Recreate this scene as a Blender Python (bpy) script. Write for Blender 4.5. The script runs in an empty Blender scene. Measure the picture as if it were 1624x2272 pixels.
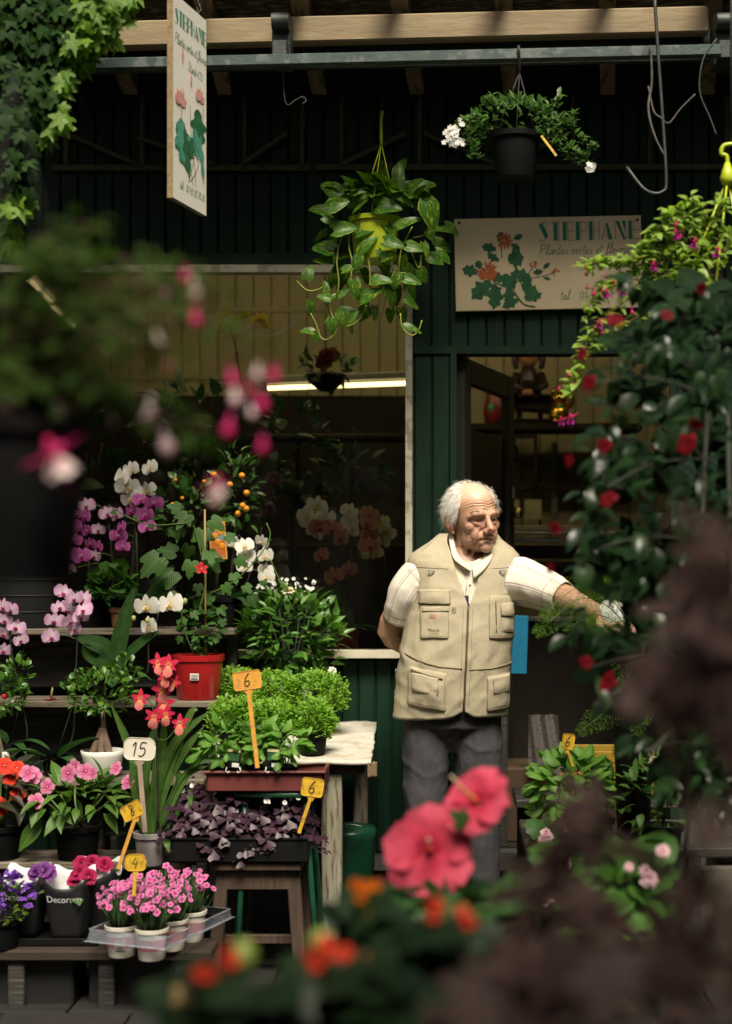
import bpy, bmesh, math, random
import numpy as np
from mathutils import Vector, Matrix, Euler, Quaternion, noise
rad = math.radians
V = Vector
RN = random.Random(11)
U = RN.uniform
# ---------------------------------------------------------------- camera, sky, sun, exposure
FPX, VPX, HOR, CAMZ = 3181.0, 1000.0, 1250.0, 1.37      # focal length, vanishing point and horizon in 1624 x 2272 picture units
SC = bpy.context.scene
COL = SC.collection
cam_d = bpy.data.cameras.new('camera'); CAM = bpy.data.objects.new('camera', cam_d); COL.objects.link(CAM)
CAM.location = (0, 0, CAMZ); CAM.rotation_euler = (rad(90), 0, 0)
cam_d.sensor_fit = 'HORIZONTAL'; cam_d.sensor_width = 36.0; cam_d.lens = 36.0 * FPX / 1624
cam_d.shift_x = (812 - VPX) / 1624; cam_d.shift_y = (HOR - 1136) / 1624
cam_d.clip_start = .05; cam_d.clip_end = 400
cam_d.dof.use_dof = True; cam_d.dof.focus_distance = 4.95; cam_d.dof.aperture_fstop = 2.3
SC.camera = CAM
SUN_EL, SUN_AZ = 55.0, 12.0          # azimuth: degrees from straight behind the camera, minus = from the left
world = bpy.data.worlds.new('World'); SC.world = world; world.use_nodes = True
wn = world.node_tree.nodes; wl = world.node_tree.links
sky = wn.new('ShaderNodeTexSky'); sky.sky_type = 'NISHITA'; sky.sun_disc = False
sky.sun_elevation = rad(SUN_EL); sky.sun_rotation = rad(180 + SUN_AZ)
sky.air_density = 1.0; sky.dust_density = 8.0; sky.ozone_density = 0.2
wl.new(sky.outputs[0], wn['Background'].inputs[0]); wn['Background'].inputs[1].default_value = 0.05
sd = bpy.data.lights.new('sun', 'SUN'); sd.energy = 5.0; sd.angle = rad(24); sd.color = (1, .91, .75)
SUN = bpy.data.objects.new('sun', sd); COL.objects.link(SUN)
_s = V((math.sin(rad(SUN_AZ)) * math.cos(rad(SUN_EL)), -math.cos(rad(SUN_AZ)) * math.cos(rad(SUN_EL)), math.sin(rad(SUN_EL))))
SUN.rotation_euler = _s.to_track_quat('Z', 'Y').to_euler(); SUN.location = (0, 0, 9)
SC.view_settings.view_transform = 'Standard'; SC.view_settings.look = 'None'
SC.view_settings.gamma = 1; SC.view_settings.use_curve_mapping = False
SC.view_settings.exposure = 0.34
SC.cycles.use_denoising = True
SC.cycles.max_bounces = 7; SC.cycles.transparent_max_bounces = 10; SC.cycles.sample_clamp_indirect = 4
# ---------------------------------------------------------------- helpers
def P(px, py, Y):
    """the point of the place that stands Y metres out and shows at px, py of the photograph"""
    return V(((px - VPX) * Y / FPX, Y, CAMZ + (HOR - py) * Y / FPX))
def tag(o, label=None, cat=None, group=None, kind=None):
    if label: o['label'] = label
    if cat: o['category'] = cat
    if group: o['group'] = group
    if kind: o['kind'] = kind
    return o
def thing(name, label, cat, loc=(0, 0, 0), group=None, rz=0.0):
    o = bpy.data.objects.new(name, None); COL.objects.link(o); o.location = loc; o.rotation_euler = (0, 0, rz)
    o.empty_display_size = .05
    return tag(o, label, cat, group)
def link(name, mesh, parent=None, mat4=None, loc=None):
    o = bpy.data.objects.new(name, mesh); COL.objects.link(o)
    if parent is not None: o.parent = parent
    if mat4 is not None: o.matrix_basis = mat4
    elif loc is not None: o.location = loc
    return o
MATS = {}
def nodes_of(name):
    m = bpy.data.materials.new(name); m.use_nodes = True; MATS[name] = m
    nt = m.node_tree; return m, nt, nt.nodes, nt.links, nt.nodes['Principled BSDF']
def rgb(c):
    return (c[0], c[1], c[2], 1)
def mixrgb(N, L, a, b, fac, mode='MIX'):
    n = N.new('ShaderNodeMix'); n.data_type = 'RGBA'; n.blend_type = mode
    for s, v in ((n.inputs[6], a), (n.inputs[7], b), (n.inputs[0], fac)):
        if hasattr(v, 'links') or hasattr(v, 'is_linked'): L.new(v, s)
        elif isinstance(v, (int, float)): s.default_value = v
        else: s.default_value = rgb(v)
    return n.outputs[2]
def tex(N, L, scale=10, stretch=(1, 1, 1), detail=4, coord='Object', rough=.55):
    tc = N.new('ShaderNodeTexCoord'); mp = N.new('ShaderNodeMapping'); mp.inputs['Scale'].default_value = stretch
    L.new(tc.outputs[coord], mp.inputs[0]); n = N.new('ShaderNodeTexNoise')
    n.inputs['Scale'].default_value = scale; n.inputs['Detail'].default_value = detail; n.inputs['Roughness'].default_value = rough
    L.new(mp.outputs[0], n.inputs['Vector']); return n.outputs[0]
def ramp(N, L, fac, stops):
    r = N.new('ShaderNodeValToRGB'); L.new(fac, r.inputs[0]); e = r.color_ramp.elements
    while len(e) < len(stops): e.new(.5)
    for k, (p, c) in enumerate(stops):
        e[k].position = p; e[k].color = rgb(c) if not isinstance(c, (int, float)) else (c, c, c, 1)
    return r.outputs[0]
def bumpn(N, L, B, h, strength=.3, dist=.01):
    b = N.new('ShaderNodeBump'); b.inputs['Strength'].default_value = strength; b.inputs['Distance'].default_value = dist
    L.new(h, b.inputs['Height']); L.new(b.outputs[0], B.inputs['Normal']); return b
def mat(name, col, rough=.5, col2=None, scale=12, stretch=(1, 1, 1), lo=.35, hi=.7, bump=0, bscale=None, metal=0, spec=.5, col3=None, var=0, emit=0, coat=0):
    """plain procedural surface: two colours mixed by stretched noise, wear in a third colour, fine relief"""
    if name in MATS: return MATS[name]
    m, nt, N, L, B = nodes_of(name)
    B.inputs['Roughness'].default_value = rough; B.inputs['Metallic'].default_value = metal
    B.inputs['Specular IOR Level'].default_value = spec; B.inputs['Coat Weight'].default_value = coat
    c = None
    col2 = col2 or tuple(x * .72 for x in col)
    n1 = tex(N, L, scale, stretch)
    c = ramp(N, L, n1, [(lo, col), (hi, col2)])
    if col3:
        n2 = tex(N, L, scale * 2.3, stretch, 6)
        c = mixrgb(N, L, c, col3, ramp(N, L, n2, [(.52, 0), (.60, 1)]))
    if var:
        oi = N.new('ShaderNodeObjectInfo'); hs = N.new('ShaderNodeHueSaturation')
        mr = N.new('ShaderNodeMapRange'); mr.inputs[3].default_value = 1 - var; mr.inputs[4].default_value = 1 + var
        L.new(oi.outputs['Random'], mr.inputs[0]); L.new(mr.outputs[0], hs.inputs['Value']); L.new(c, hs.inputs['Color']); c = hs.outputs[0]
    L.new(c, B.inputs['Base Color'])
    if bump: bumpn(N, L, B, tex(N, L, bscale or scale * 3, stretch, 6), bump, .004)
    if emit:
        B.inputs['Emission Color'].default_value = rgb(col); B.inputs['Emission Strength'].default_value = emit
    return m
def leafmat(name, col, col2, trans=.3, rough=.38, vein=None, veinw=.05, spots=None, spec=.4, under=None, hue=.03, tcol=None):
    """leaf: two greens picked per leaf, midrib, optional variegation, light passing through the blade"""
    if name in MATS: return MATS[name]
    m, nt, N, L, B = nodes_of(name)
    oi = N.new('ShaderNodeObjectInfo'); at = N.new('ShaderNodeAttribute'); at.attribute_name = 'tint'
    ad = N.new('ShaderNodeMath'); L.new(oi.outputs['Random'], ad.inputs[0]); L.new(at.outputs['Fac'], ad.inputs[1])
    fr = N.new('ShaderNodeMath'); fr.operation = 'FRACT'; L.new(ad.outputs[0], fr.inputs[0])
    c = mixrgb(N, L, col, col2, fr.outputs[0])
    uv = N.new('ShaderNodeUVMap'); uv.uv_map = 'uv'; sp = N.new('ShaderNodeSeparateXYZ'); L.new(uv.outputs[0], sp.inputs[0])
    nz = tex(N, L, 40, (1, 1, 1), 3)
    c = mixrgb(N, L, c, tuple(x * .55 for x in col), ramp(N, L, nz, [(.35, .55), (.7, 0)]))
    if spots:
        n2 = N.new('ShaderNodeTexNoise'); n2.inputs['Scale'].default_value = 5; n2.inputs['Detail'].default_value = 5
        mp = N.new('ShaderNodeMapping'); mp.inputs['Scale'].default_value = (2.2, .8, 1); L.new(uv.outputs[0], mp.inputs[0])
        n2.noise_dimensions = '4D'; L.new(mp.outputs[0], n2.inputs['Vector'])
        mw = N.new('ShaderNodeMath'); mw.operation = 'MULTIPLY'; mw.inputs[1].default_value = 40; L.new(fr.outputs[0], mw.inputs[0]); L.new(mw.outputs[0], n2.inputs['W'])
        c = mixrgb(N, L, c, spots, ramp(N, L, n2.outputs[0], [(.54, 0), (.64, 1)]))
    ab = N.new('ShaderNodeMath'); ab.operation = 'SUBTRACT'; L.new(sp.outputs[0], ab.inputs[0]); ab.inputs[1].default_value = .5
    a2 = N.new('ShaderNodeMath'); a2.operation = 'ABSOLUTE'; L.new(ab.outputs[0], a2.inputs[0])
    if vein:
        w = N.new('ShaderNodeTexWave'); w.inputs['Scale'].default_value = 3.2; w.bands_direction = 'Y'; w.inputs['Distortion'].default_value = 0
        cb = N.new('ShaderNodeCombineXYZ'); s1 = N.new('ShaderNodeMath'); s1.operation = 'SUBTRACT'; L.new(sp.outputs[1], s1.inputs[0]); L.new(a2.outputs[0], s1.inputs[1])
        L.new(s1.outputs[0], cb.inputs[1]); L.new(cb.outputs[0], w.inputs['Vector'])
        c = mixrgb(N, L, c, vein, ramp(N, L, w.outputs[1], [(.86, 0), (1, .35)]))
        c = mixrgb(N, L, c, vein, ramp(N, L, a2.outputs[0], [(veinw * .4, .8), (veinw, 0)]))
        bumpn(N, L, B, w.outputs[1], .25, .003)
    L.new(c, B.inputs['Base Color']); B.inputs['Roughness'].default_value = rough; B.inputs['Specular IOR Level'].default_value = spec
    if trans:
        t = N.new('ShaderNodeBsdfTranslucent'); hs = N.new('ShaderNodeHueSaturation'); hs.inputs['Value'].default_value = 1.7; hs.inputs['Saturation'].default_value = 1.1
        if tcol: t.inputs[0].default_value = rgb(tcol)
        else: L.new(c, hs.inputs['Color']); L.new(hs.outputs[0], t.inputs[0])
        mx = N.new('ShaderNodeMixShader'); mx.inputs[0].default_value = trans
        L.new(B.outputs[0], mx.inputs[1]); L.new(t.outputs[0], mx.inputs[2]); L.new(mx.outputs[0], N['Material Output'].inputs[0])
    return m
def petalmat(name, c0, c1, c2, p=(.0, .3, .9), trans=.3, rough=.6, veins=0):
    """petal: colour from throat to rim along the petal, light passing through"""
    if name in MATS: return MATS[name]
    m, nt, N, L, B = nodes_of(name)
    uv = N.new('ShaderNodeUVMap'); uv.uv_map = 'uv'; sp = N.new('ShaderNodeSeparateXYZ'); L.new(uv.outputs[0], sp.inputs[0])
    c = ramp(N, L, sp.outputs[1], [(p[0], c0), (p[1], c1), (p[2], c2)])
    if veins:
        mp = N.new('ShaderNodeMapping'); mp.inputs['Scale'].default_value = (16, 1.5, 1); L.new(uv.outputs[0], mp.inputs[0])
        n = N.new('ShaderNodeTexNoise'); n.inputs['Scale'].default_value = 1; L.new(mp.outputs[0], n.inputs['Vector'])
        c = mixrgb(N, L, c, c0, ramp(N, L, n.outputs[0], [(.5, 0), (.7, veins)]))
    oi = N.new('ShaderNodeObjectInfo'); hs = N.new('ShaderNodeHueSaturation'); mr = N.new('ShaderNodeMapRange'); mr.inputs[3].default_value = .85; mr.inputs[4].default_value = 1.08
    L.new(oi.outputs['Random'], mr.inputs[0]); L.new(mr.outputs[0], hs.inputs['Value']); L.new(c, hs.inputs['Color']); c = hs.outputs[0]
    L.new(c, B.inputs['Base Color']); B.inputs['Roughness'].default_value = rough; B.inputs['Specular IOR Level'].default_value = .12
    t = N.new('ShaderNodeBsdfTranslucent'); L.new(c, t.inputs[0]); mx = N.new('ShaderNodeMixShader'); mx.inputs[0].default_value = trans
    L.new(B.outputs[0], mx.inputs[1]); L.new(t.outputs[0], mx.inputs[2]); L.new(mx.outputs[0], N['Material Output'].inputs[0])
    return m
def smoothpath(pts, n=4):
    """Catmull-Rom through the points"""
    pts = [V(p) for p in pts]
    if len(pts) < 3: return pts
    q = [pts[0] * 2 - pts[1]] + pts + [pts[-1] * 2 - pts[-2]]; out = []
    for i in range(1, len(q) - 2):
        a, b, c, d = q[i - 1:i + 3]
        for k in range(n):
            t = k / n
            out.append(.5 * ((2 * b) + (c - a) * t + (2 * a - 5 * b + 4 * c - d) * t * t + (3 * b - a - 3 * c + d) * t ** 3))
    return out + [pts[-1]]
class MB:
    """collects shapes; build() links them as one mesh object"""
    def __init__(s): s.v = []; s.f = []; s.m = []; s.uv = {}
    def add(s, vs, fs, m=0, uvs=None):
        o = len(s.v); s.v += [tuple(p) for p in vs]
        for f in fs:
            s.f.append(tuple(i + o for i in f)); s.m.append(m)
        if uvs:
            for i, q in enumerate(uvs): s.uv[o + i] = q
        return s
    def box(s, c, size, rot=None, m=0, ch=.0):
        x, y, z = (k / 2 for k in size); c = V(c); vs = []; fs = []
        if ch <= 0:
            vs = [V((a * x, b * y, d * z)) for a in (-1, 1) for b in (-1, 1) for d in (-1, 1)]
            fs = [(0, 1, 3, 2), (4, 6, 7, 5), (0, 4, 5, 1), (2, 3, 7, 6), (0, 2, 6, 4), (1, 5, 7, 3)]
        else:
            ch = min(ch, x * .9, y * .9, z * .9); ix = {}
            for a in (-1, 1):
                for b in (-1, 1):
                    for d in (-1, 1):
                        for k, e in enumerate(((0, ch, ch), (ch, 0, ch), (ch, ch, 0))):
                            ix[a, b, d, k] = len(vs); vs.append(V((a * (x - e[0]), b * (y - e[1]), d * (z - e[2]))))
            I = lambda a, b, d, k: ix[a, b, d, k]
            for g in (-1, 1):
                fs += [tuple(I(g, b, d, 0) for b, d in ((-1, -1), (1, -1), (1, 1), (-1, 1))[::g]),
                       tuple(I(a, g, d, 1) for a, d in ((-1, -1), (-1, 1), (1, 1), (1, -1))[::g]),
                       tuple(I(a, b, g, 2) for a, b in ((-1, -1), (1, -1), (1, 1), (-1, 1))[::g])]
            for a in (-1, 1):
                for b in (-1, 1):
                    fs.append((I(a, b, -1, 0), I(a, b, 1, 0), I(a, b, 1, 1), I(a, b, -1, 1))[::a * b])
                    fs.append((I(a, -1, b, 0), I(a, -1, b, 2), I(a, 1, b, 2), I(a, 1, b, 0))[::a * b])
                    fs.append((I(-1, a, b, 1), I(1, a, b, 1), I(1, a, b, 2), I(-1, a, b, 2))[::a * b])
            for a in (-1, 1):
                for b in (-1, 1):
                    for d in (-1, 1): fs.append((I(a, b, d, 0), I(a, b, d, 1), I(a, b, d, 2))[::a * b * d])
        if rot is not None:
            r = rot if isinstance(rot, Matrix) else Euler(rot).to_matrix(); vs = [r @ v for v in vs]
        return s.add([v + c for v in vs], fs, m)
    def beam(s, a, b, w, h, m=0, up=(0, 0, 1), ch=.003):
        """a bar from a to b, w across and h along up"""
        a = V(a); b = V(b); d = b - a; y = d.normalized(); x = y.cross(V(up)).normalized(); z = x.cross(y)
        r = Matrix((x, y, z)).transposed()
        return s.box((a + b) / 2, (w, d.length, h), r, m, ch)
    def tube(s, pts, r, n=6, m=0, caps=True, flat=1.0):
        pts = [V(p) for p in pts]; k = len(pts); rs = r if isinstance(r, (list, tuple)) else [r] * k
        if len(rs) != k: rs = [rs[0] + (rs[-1] - rs[0]) * i / (k - 1) for i in range(k)]
        vs = []; fs = []; uvs = []; nrm = None
        for i, p in enumerate(pts):
            d = (pts[min(i + 1, k - 1)] - pts[max(i - 1, 0)]); d = d.normalized() if d.length > 1e-9 else V((0, 0, 1))
            if nrm is None: nrm = d.orthogonal().normalized() if abs(d.y) > .9 else d.cross(V((0, 1, 0))).normalized()
            nrm = (nrm - d * nrm.dot(d)).normalized(); b = d.cross(nrm)
            for j in range(n):
                a = 2 * math.pi * j / n
                vs.append(p + (nrm * math.cos(a) + b * math.sin(a) * flat) * rs[i]); uvs.append((j / n, i / (k - 1)))
        for i in range(k - 1):
            for j in range(n):
                fs.append((i * n + j, i * n + (j + 1) % n, (i + 1) * n + (j + 1) % n, (i + 1) * n + j))
        if caps: fs += [tuple(range(n))[::-1], tuple(range((k - 1) * n, k * n))]
        return s.add(vs, fs, m, uvs)
    def lathe(s, prof, n=24, c=(0, 0, 0), m=0, sx=1, sy=1, rot=None, cap=True):
        c = V(c); vs = []; fs = []; uvs = []; k = len(prof)
        for i, (r, z) in enumerate(prof):
            for j in range(n):
                a = 2 * math.pi * j / n; q = V((r * sx * math.cos(a), r * sy * math.sin(a), z))
                vs.append((rot @ q if rot else q) + c); uvs.append((j / n, i / (k - 1)))
        for i in range(k - 1):
            for j in range(n):
                fs.append((i * n + j, i * n + (j + 1) % n, (i + 1) * n + (j + 1) % n, (i + 1) * n + j))
        if cap:
            if prof[0][0] > 1e-5: fs.append(tuple(range(n))[::-1])
            if prof[-1][0] > 1e-5: fs.append(tuple(range((k - 1) * n, k * n)))
        return s.add(vs, fs, m, uvs)
    def ball(s, c, r, n=10, m=0, rot=None):
        r = (r, r, r) if isinstance(r, (int, float)) else r; k = max(4, n // 2 + 1)
        pr = [(max(math.sin(math.pi * i / k), 1e-4), -math.cos(math.pi * i / k)) for i in range(k + 1)]
        vs = []; fs = []; uvs = []; c = V(c)
        for i, (q, z) in enumerate(pr):
            for j in range(n):
                a = 2 * math.pi * j / n; p = V((q * math.cos(a) * r[0], q * math.sin(a) * r[1], z * r[2]))
                vs.append((rot @ p if rot else p) + c); uvs.append((j / n, i / k))
        for i in range(k):
            for j in range(n): fs.append((i * n + j, i * n + (j + 1) % n, (i + 1) * n + (j + 1) % n, (i + 1) * n + j))
        return s.add(vs, fs, m, uvs)
    def grid(s, fn, nu, nv, m=0, wrap=False):
        vs = []; fs = []; uvs = []
        for i in range(nv + 1):
            for j in range(nu + (0 if wrap else 1)):
                vs.append(fn(j / nu, i / nv)); uvs.append((j / nu, i / nv))
        w = nu if wrap else nu + 1
        for i in range(nv):
            for j in range(nu):
                j2 = (j + 1) % w if wrap else j + 1
                fs.append((i * w + j, i * w + j2, (i + 1) * w + j2, (i + 1) * w + j))
        return s.add(vs, fs, m, uvs)
    def poly(s, pts, m=0, th=0, n=(0, 0, 1)):
        """a flat outline with thickness along n"""
        k = len(pts); pts = [V(p) for p in pts]
        if not th: return s.add(pts, [tuple(range(k))], m)
        n = V(n) * th; fs = [tuple(range(k))[::-1], tuple(range(k, 2 * k))] + [(i, (i + 1) % k, k + (i + 1) % k, k + i) for i in range(k)]
        return s.add(pts + [p + n for p in pts], fs, m)
    def mesh(s, name, mats, smooth=True, angle=None):
        me = bpy.data.meshes.new(name); me.from_pydata(s.v, [], s.f)
        for q in (mats if isinstance(mats, (list, tuple)) else [mats]): me.materials.append(q)
        me.polygons.foreach_set('material_index', s.m)
        if smooth: me.polygons.foreach_set('use_smooth', [True] * len(s.f))
        if s.uv:
            ul = me.uv_layers.new(name='uv'); li = np.empty(len(me.loops), dtype=np.int32); me.loops.foreach_get('vertex_index', li)
            arr = np.zeros((len(s.v), 2), dtype=np.float32)
            for i, q in s.uv.items(): arr[i] = q
            ul.data.foreach_set('uv', arr[li].ravel())
        if angle and smooth: me.set_sharp_from_angle(angle=rad(angle))
        me.update(); return me
    def build(s, name, mats, parent=None, smooth=True, angle=None, mat4=None, loc=None):
        return link(name, s.mesh(name, mats, smooth, angle), parent, mat4, loc)
def M4(pos, d, n, sc=1.0):
    """frame at pos: y along d, z towards n"""
    d = V(d).normalized(); n = V(n); x = d.cross(n)
    if x.length < 1e-4: x = d.orthogonal()
    x.normalize(); z = x.cross(d); s = sc if isinstance(sc, (tuple, list)) else (sc, sc, sc)
    return Matrix(((x.x * s[0], d.x * s[1], z.x * s[2], pos[0]), (x.y * s[0], d.y * s[1], z.y * s[2], pos[1]), (x.z * s[0], d.z * s[1], z.z * s[2], pos[2]), (0, 0, 0, 1)))
def F4(pos, face, up=(0, 0, 1), sc=1.0):
    """frame at pos: z along face, y towards up (for flowers)"""
    z = V(face).normalized(); y = V(up) - z * V(up).dot(z)
    if y.length < 1e-3: y = z.orthogonal()
    y.normalize(); x = y.cross(z); s = sc
    return Matrix(((x.x * s, y.x * s, z.x * s, pos[0]), (x.y * s, y.y * s, z.y * s, pos[1]), (x.z * s, y.z * s, z.z * s, pos[2]), (0, 0, 0, 1)))
PROF = {
    'ovate': lambda t: math.sin(math.pi * t ** .72) ** .85,
    'lance': lambda t: math.sin(math.pi * t ** .8) ** 1.15,
    'strap': lambda t: min(1, (t * 6 + .35)) * (1 - max(0, (t - .6) / .4) ** 2.2) ,
    'heart': lambda t: (1 - t) ** .55 * min(1, .45 + 2.6 * t) * 1.12,
    'obov': lambda t: math.sin(math.pi * t ** 1.35) ** .8,
    'petal': lambda t: (min(1, t * 1.9 + .12)) ** .8 * math.sqrt(max(0, 1 - max(0, (t - .5) / .5) ** 2.6)),
}
def leaf_shape(w=.4, prof='ovate', n=6, fold=.2, curl=.4, wave=0, teeth=0, cols=2, seed=0, mb=None, frame=None, m=0, back=0):
    """one blade of length 1 along +y, face up +z, w = full width"""
    mb = mb or MB(); rn = random.Random(seed); f = PROF[prof]; rows = []; y = z = 0.0; vs = []; uvs = []; fs = []
    ks = [-1, 0, 1] if cols == 2 else [-1, -.5, 0, .5, 1]
    ph = rn.uniform(0, 6)
    for i in range(n + 1):
        t = i / n; hw = max(f(min(max(t, .001), .999)), 0) * w / 2
        if i == n: hw = .002
        if teeth and 0 < i < n: hw *= 1 + teeth * (1 if i % 2 else -1)
        for k in ks:
            yy = y - (.22 * w * k * k * (1 - t) ** 3 if prof == 'heart' else 0)
            zz = z + fold * abs(k) * hw - back * (k * k) * hw + wave * math.sin(t * 9 + k * 1.6 + ph) * abs(k) * w * .5
            q = V((k * hw, yy, zz)); vs.append(frame @ q if frame else q); uvs.append((.5 + .5 * k, t))
        a = curl * (t + .5 / n); y += math.cos(a) / n; z -= math.sin(a) / n
    c = len(ks)
    for i in range(n):
        for j in range(c - 1): fs.append((i * c + j, i * c + j + 1, (i + 1) * c + j + 1, (i + 1) * c + j))
    return mb.add(vs, fs, m, uvs)
LM = {}
def leafmeshes(key, material, nvar=4, **kw):
    """a few variants of one leaf kind, shared by all its copies"""
    k = (key, material.name)
    if k not in LM:
        LM[k] = []
        for i in range(nvar):
            q = dict(kw); rn = random.Random(i * 7 + 1)
            for a in ('curl', 'fold', 'w'):
                if a in q: q[a] *= rn.uniform(.75, 1.3)
            LM[k].append(leaf_shape(seed=i, **q).mesh(key, material))
    return LM[k]
def lobed_meshes(key, material, lobes, nvar=4, bend=.35, w=1.0):
    """palmate blade: lobes = list of (angle from the tip, radius); fan round the stalk end"""
    k = (key, material.name)
    if k in LM: return LM[k]
    LM[k] = []
    for s in range(nvar):
        rn = random.Random(s + 5); mb = MB(); ring = []
        for (a, r) in lobes: ring.append((a, r * rn.uniform(.92, 1.08)))
        pts = [(a, r) for a, r in ring] + [(-a, r * rn.uniform(.93, 1.05)) for a, r in ring[::-1] if abs(a) > 1e-3 and a < 179]
        vs = [V((0, .0, 0))]; uvs = [(.5, 0)]
        b = bend * rn.uniform(.5, 1.4); fo = rn.uniform(.05, .25)
        def z(x, y): return -b * (x * x + y * y) + fo * abs(x)
        mid = []
        for a, r in pts:
            x = math.sin(rad(a)) * r * w; y = math.cos(rad(a)) * r; vs.append(V((x, y, z(x, y)))); uvs.append((.5 + x * .6, max(0, min(1, y))))
        n0 = len(vs)
        for a, r in pts:
            r *= .5; x = math.sin(rad(a)) * r * w; y = math.cos(rad(a)) * r; vs.append(V((x, y, z(x, y)))); uvs.append((.5 + x * .6, max(0, min(1, y))))
        k2 = len(pts); fs = []
        for i in range(k2):
            j = (i + 1) % k2; fs += [(0, n0 + j, n0 + i), (n0 + i, n0 + j, 1 + j, 1 + i)]
        mb.add(vs, fs, 0, uvs); LM[k].append(mb.mesh(key, material))
    return LM[k]
IVY = [(0, 1.0), (12, .72), (28, .48), (45, .78), (56, .86), (66, .7), (84, .42), (105, .5), (118, .52), (140, .36), (165, .2), (180, .06)]
HIB = [(0, 1.0), (8, .85), (15, .8), (22, .62), (32, .55), (40, .66), (48, .78), (56, .7), (66, .56), (90, .48), (120, .45), (150, .32), (180, .08)]
def scatter(parent, name, meshes, mats4, limit=300, label=None):
    """each piece an object of its own sharing mesh data; past the limit one joined 'stuff' part"""
    out = []
    for m in mats4[:limit]:
        out.append(link(name, meshes[RN.randrange(len(meshes))], parent, m))
    rest = mats4[limit:]
    if rest: joined(parent, name + '_mass', meshes, rest)
    return out
def joined(parent, name, meshes, mats4, kind='stuff'):
    """many small pieces as real geometry in one part"""
    data = []
    for me in meshes:
        nv = len(me.vertices); co = np.empty(nv * 3, dtype=np.float32); me.vertices.foreach_get('co', co)
        ul = me.uv_layers.get('uv'); uvv = None
        li = np.empty(len(me.loops), dtype=np.int32); me.loops.foreach_get('vertex_index', li)
        if ul:
            uvv = np.empty(len(me.loops) * 2, dtype=np.float32); ul.data.foreach_get('uv', uvv); uvv = uvv.reshape(-1, 2)
        ls = np.empty(len(me.polygons), dtype=np.int32); lt = np.empty(len(me.polygons), dtype=np.int32); mi = np.empty(len(me.polygons), dtype=np.int32)
        me.polygons.foreach_get('loop_start', ls); me.polygons.foreach_get('loop_total', lt); me.polygons.foreach_get('material_index', mi)
        data.append((co.reshape(-1, 3), uvv, li, ls, lt, mi))
    vs = []; lis = []; lss = []; uvs = []; tint = []; ms = []; off = 0; lo = 0
    for m in mats4:
        co, uvv, li, ls, lt, mi = data[RN.randrange(len(data))]
        A = np.array(m, dtype=np.float32); vs.append(co @ A[:3, :3].T + A[:3, 3]); lis.append(li + off); lss.append(ls + lo); ms.append(mi)
        uvs.append(uvv if uvv is not None else np.zeros((len(li), 2), np.float32)); tint.append(np.full(len(co), RN.random(), np.float32)); off += len(co); lo += len(li)
    vs = np.concatenate(vs); li = np.concatenate(lis); ls = np.concatenate(lss); uvs = np.concatenate(uvs); tint = np.concatenate(tint)
    me = bpy.data.meshes.new(name); me.vertices.add(len(vs)); me.vertices.foreach_set('co', vs.ravel().astype(np.float32))
    me.loops.add(len(li)); me.loops.foreach_set('vertex_index', li.astype(np.int32)); me.polygons.add(len(ls)); me.polygons.foreach_set('loop_start', ls.astype(np.int32))
    me.polygons.foreach_set('material_index', np.concatenate(ms)); me.polygons.foreach_set('use_smooth', np.ones(len(ls), dtype=bool))
    ul = me.uv_layers.new(name='uv'); ul.data.foreach_set('uv', uvs.ravel().astype(np.float32))
    a = me.attributes.new('tint', 'FLOAT', 'POINT'); a.data.foreach_set('value', tint)
    for q in meshes[0].materials: me.materials.append(q)
    me.update(); me.validate(); o = link(name, me, parent)
    if kind: o['kind'] = kind
    return o
def rdir(zlo=-1, zhi=1):
    z = U(zlo, zhi); a = U(0, 6.283); r = math.sqrt(max(0, 1 - z * z)); return V((r * math.cos(a), r * math.sin(a), z))
def pot(parent, r1, r0, h, m, rim=.006, soil=True, name='pot', n=28, rimh=.018, z0=0):
    """plastic flower pot: tapered wall, rolled rim, hollow inside, soil as its own part"""
    o = MB().lathe([(r0 * .5, z0 + .004), (r0, z0), (r0 + .002, z0 + .004), (r1 - .003, z0 + h - rimh), (r1 + rim * .8, z0 + h - rimh + .002), (r1 + rim, z0 + h), (r1 - .002, z0 + h + .001), (r1 - .006, z0 + h - rimh), (r0 * .9, z0 + h * .5)], n).build(name, m, parent, angle=40)
    if soil:
        def g(u, v):
            a = u * 6.2832; r = r1 * .93 * v; return V((r * math.cos(a), r * math.sin(a), z0 + h - rimh * .8 + .006 * noise.noise(V((r * 80 * math.cos(a), r * 80 * math.sin(a), r1 * 33)))))
        MB().grid(g, 16, 4, wrap=True).build('soil', SOIL, parent)
    return o
SOIL = mat('soil', (.035, .022, .014), .95, (.012, .008, .006), 60, bump=.6)
GREEN_STEM = mat('stem_green', (.09, .16, .03), .5, (.06, .1, .02), 30)
DARK_STEM = mat('stem_dark', (.03, .035, .02), .6, (.018, .02, .012), 30)
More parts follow.
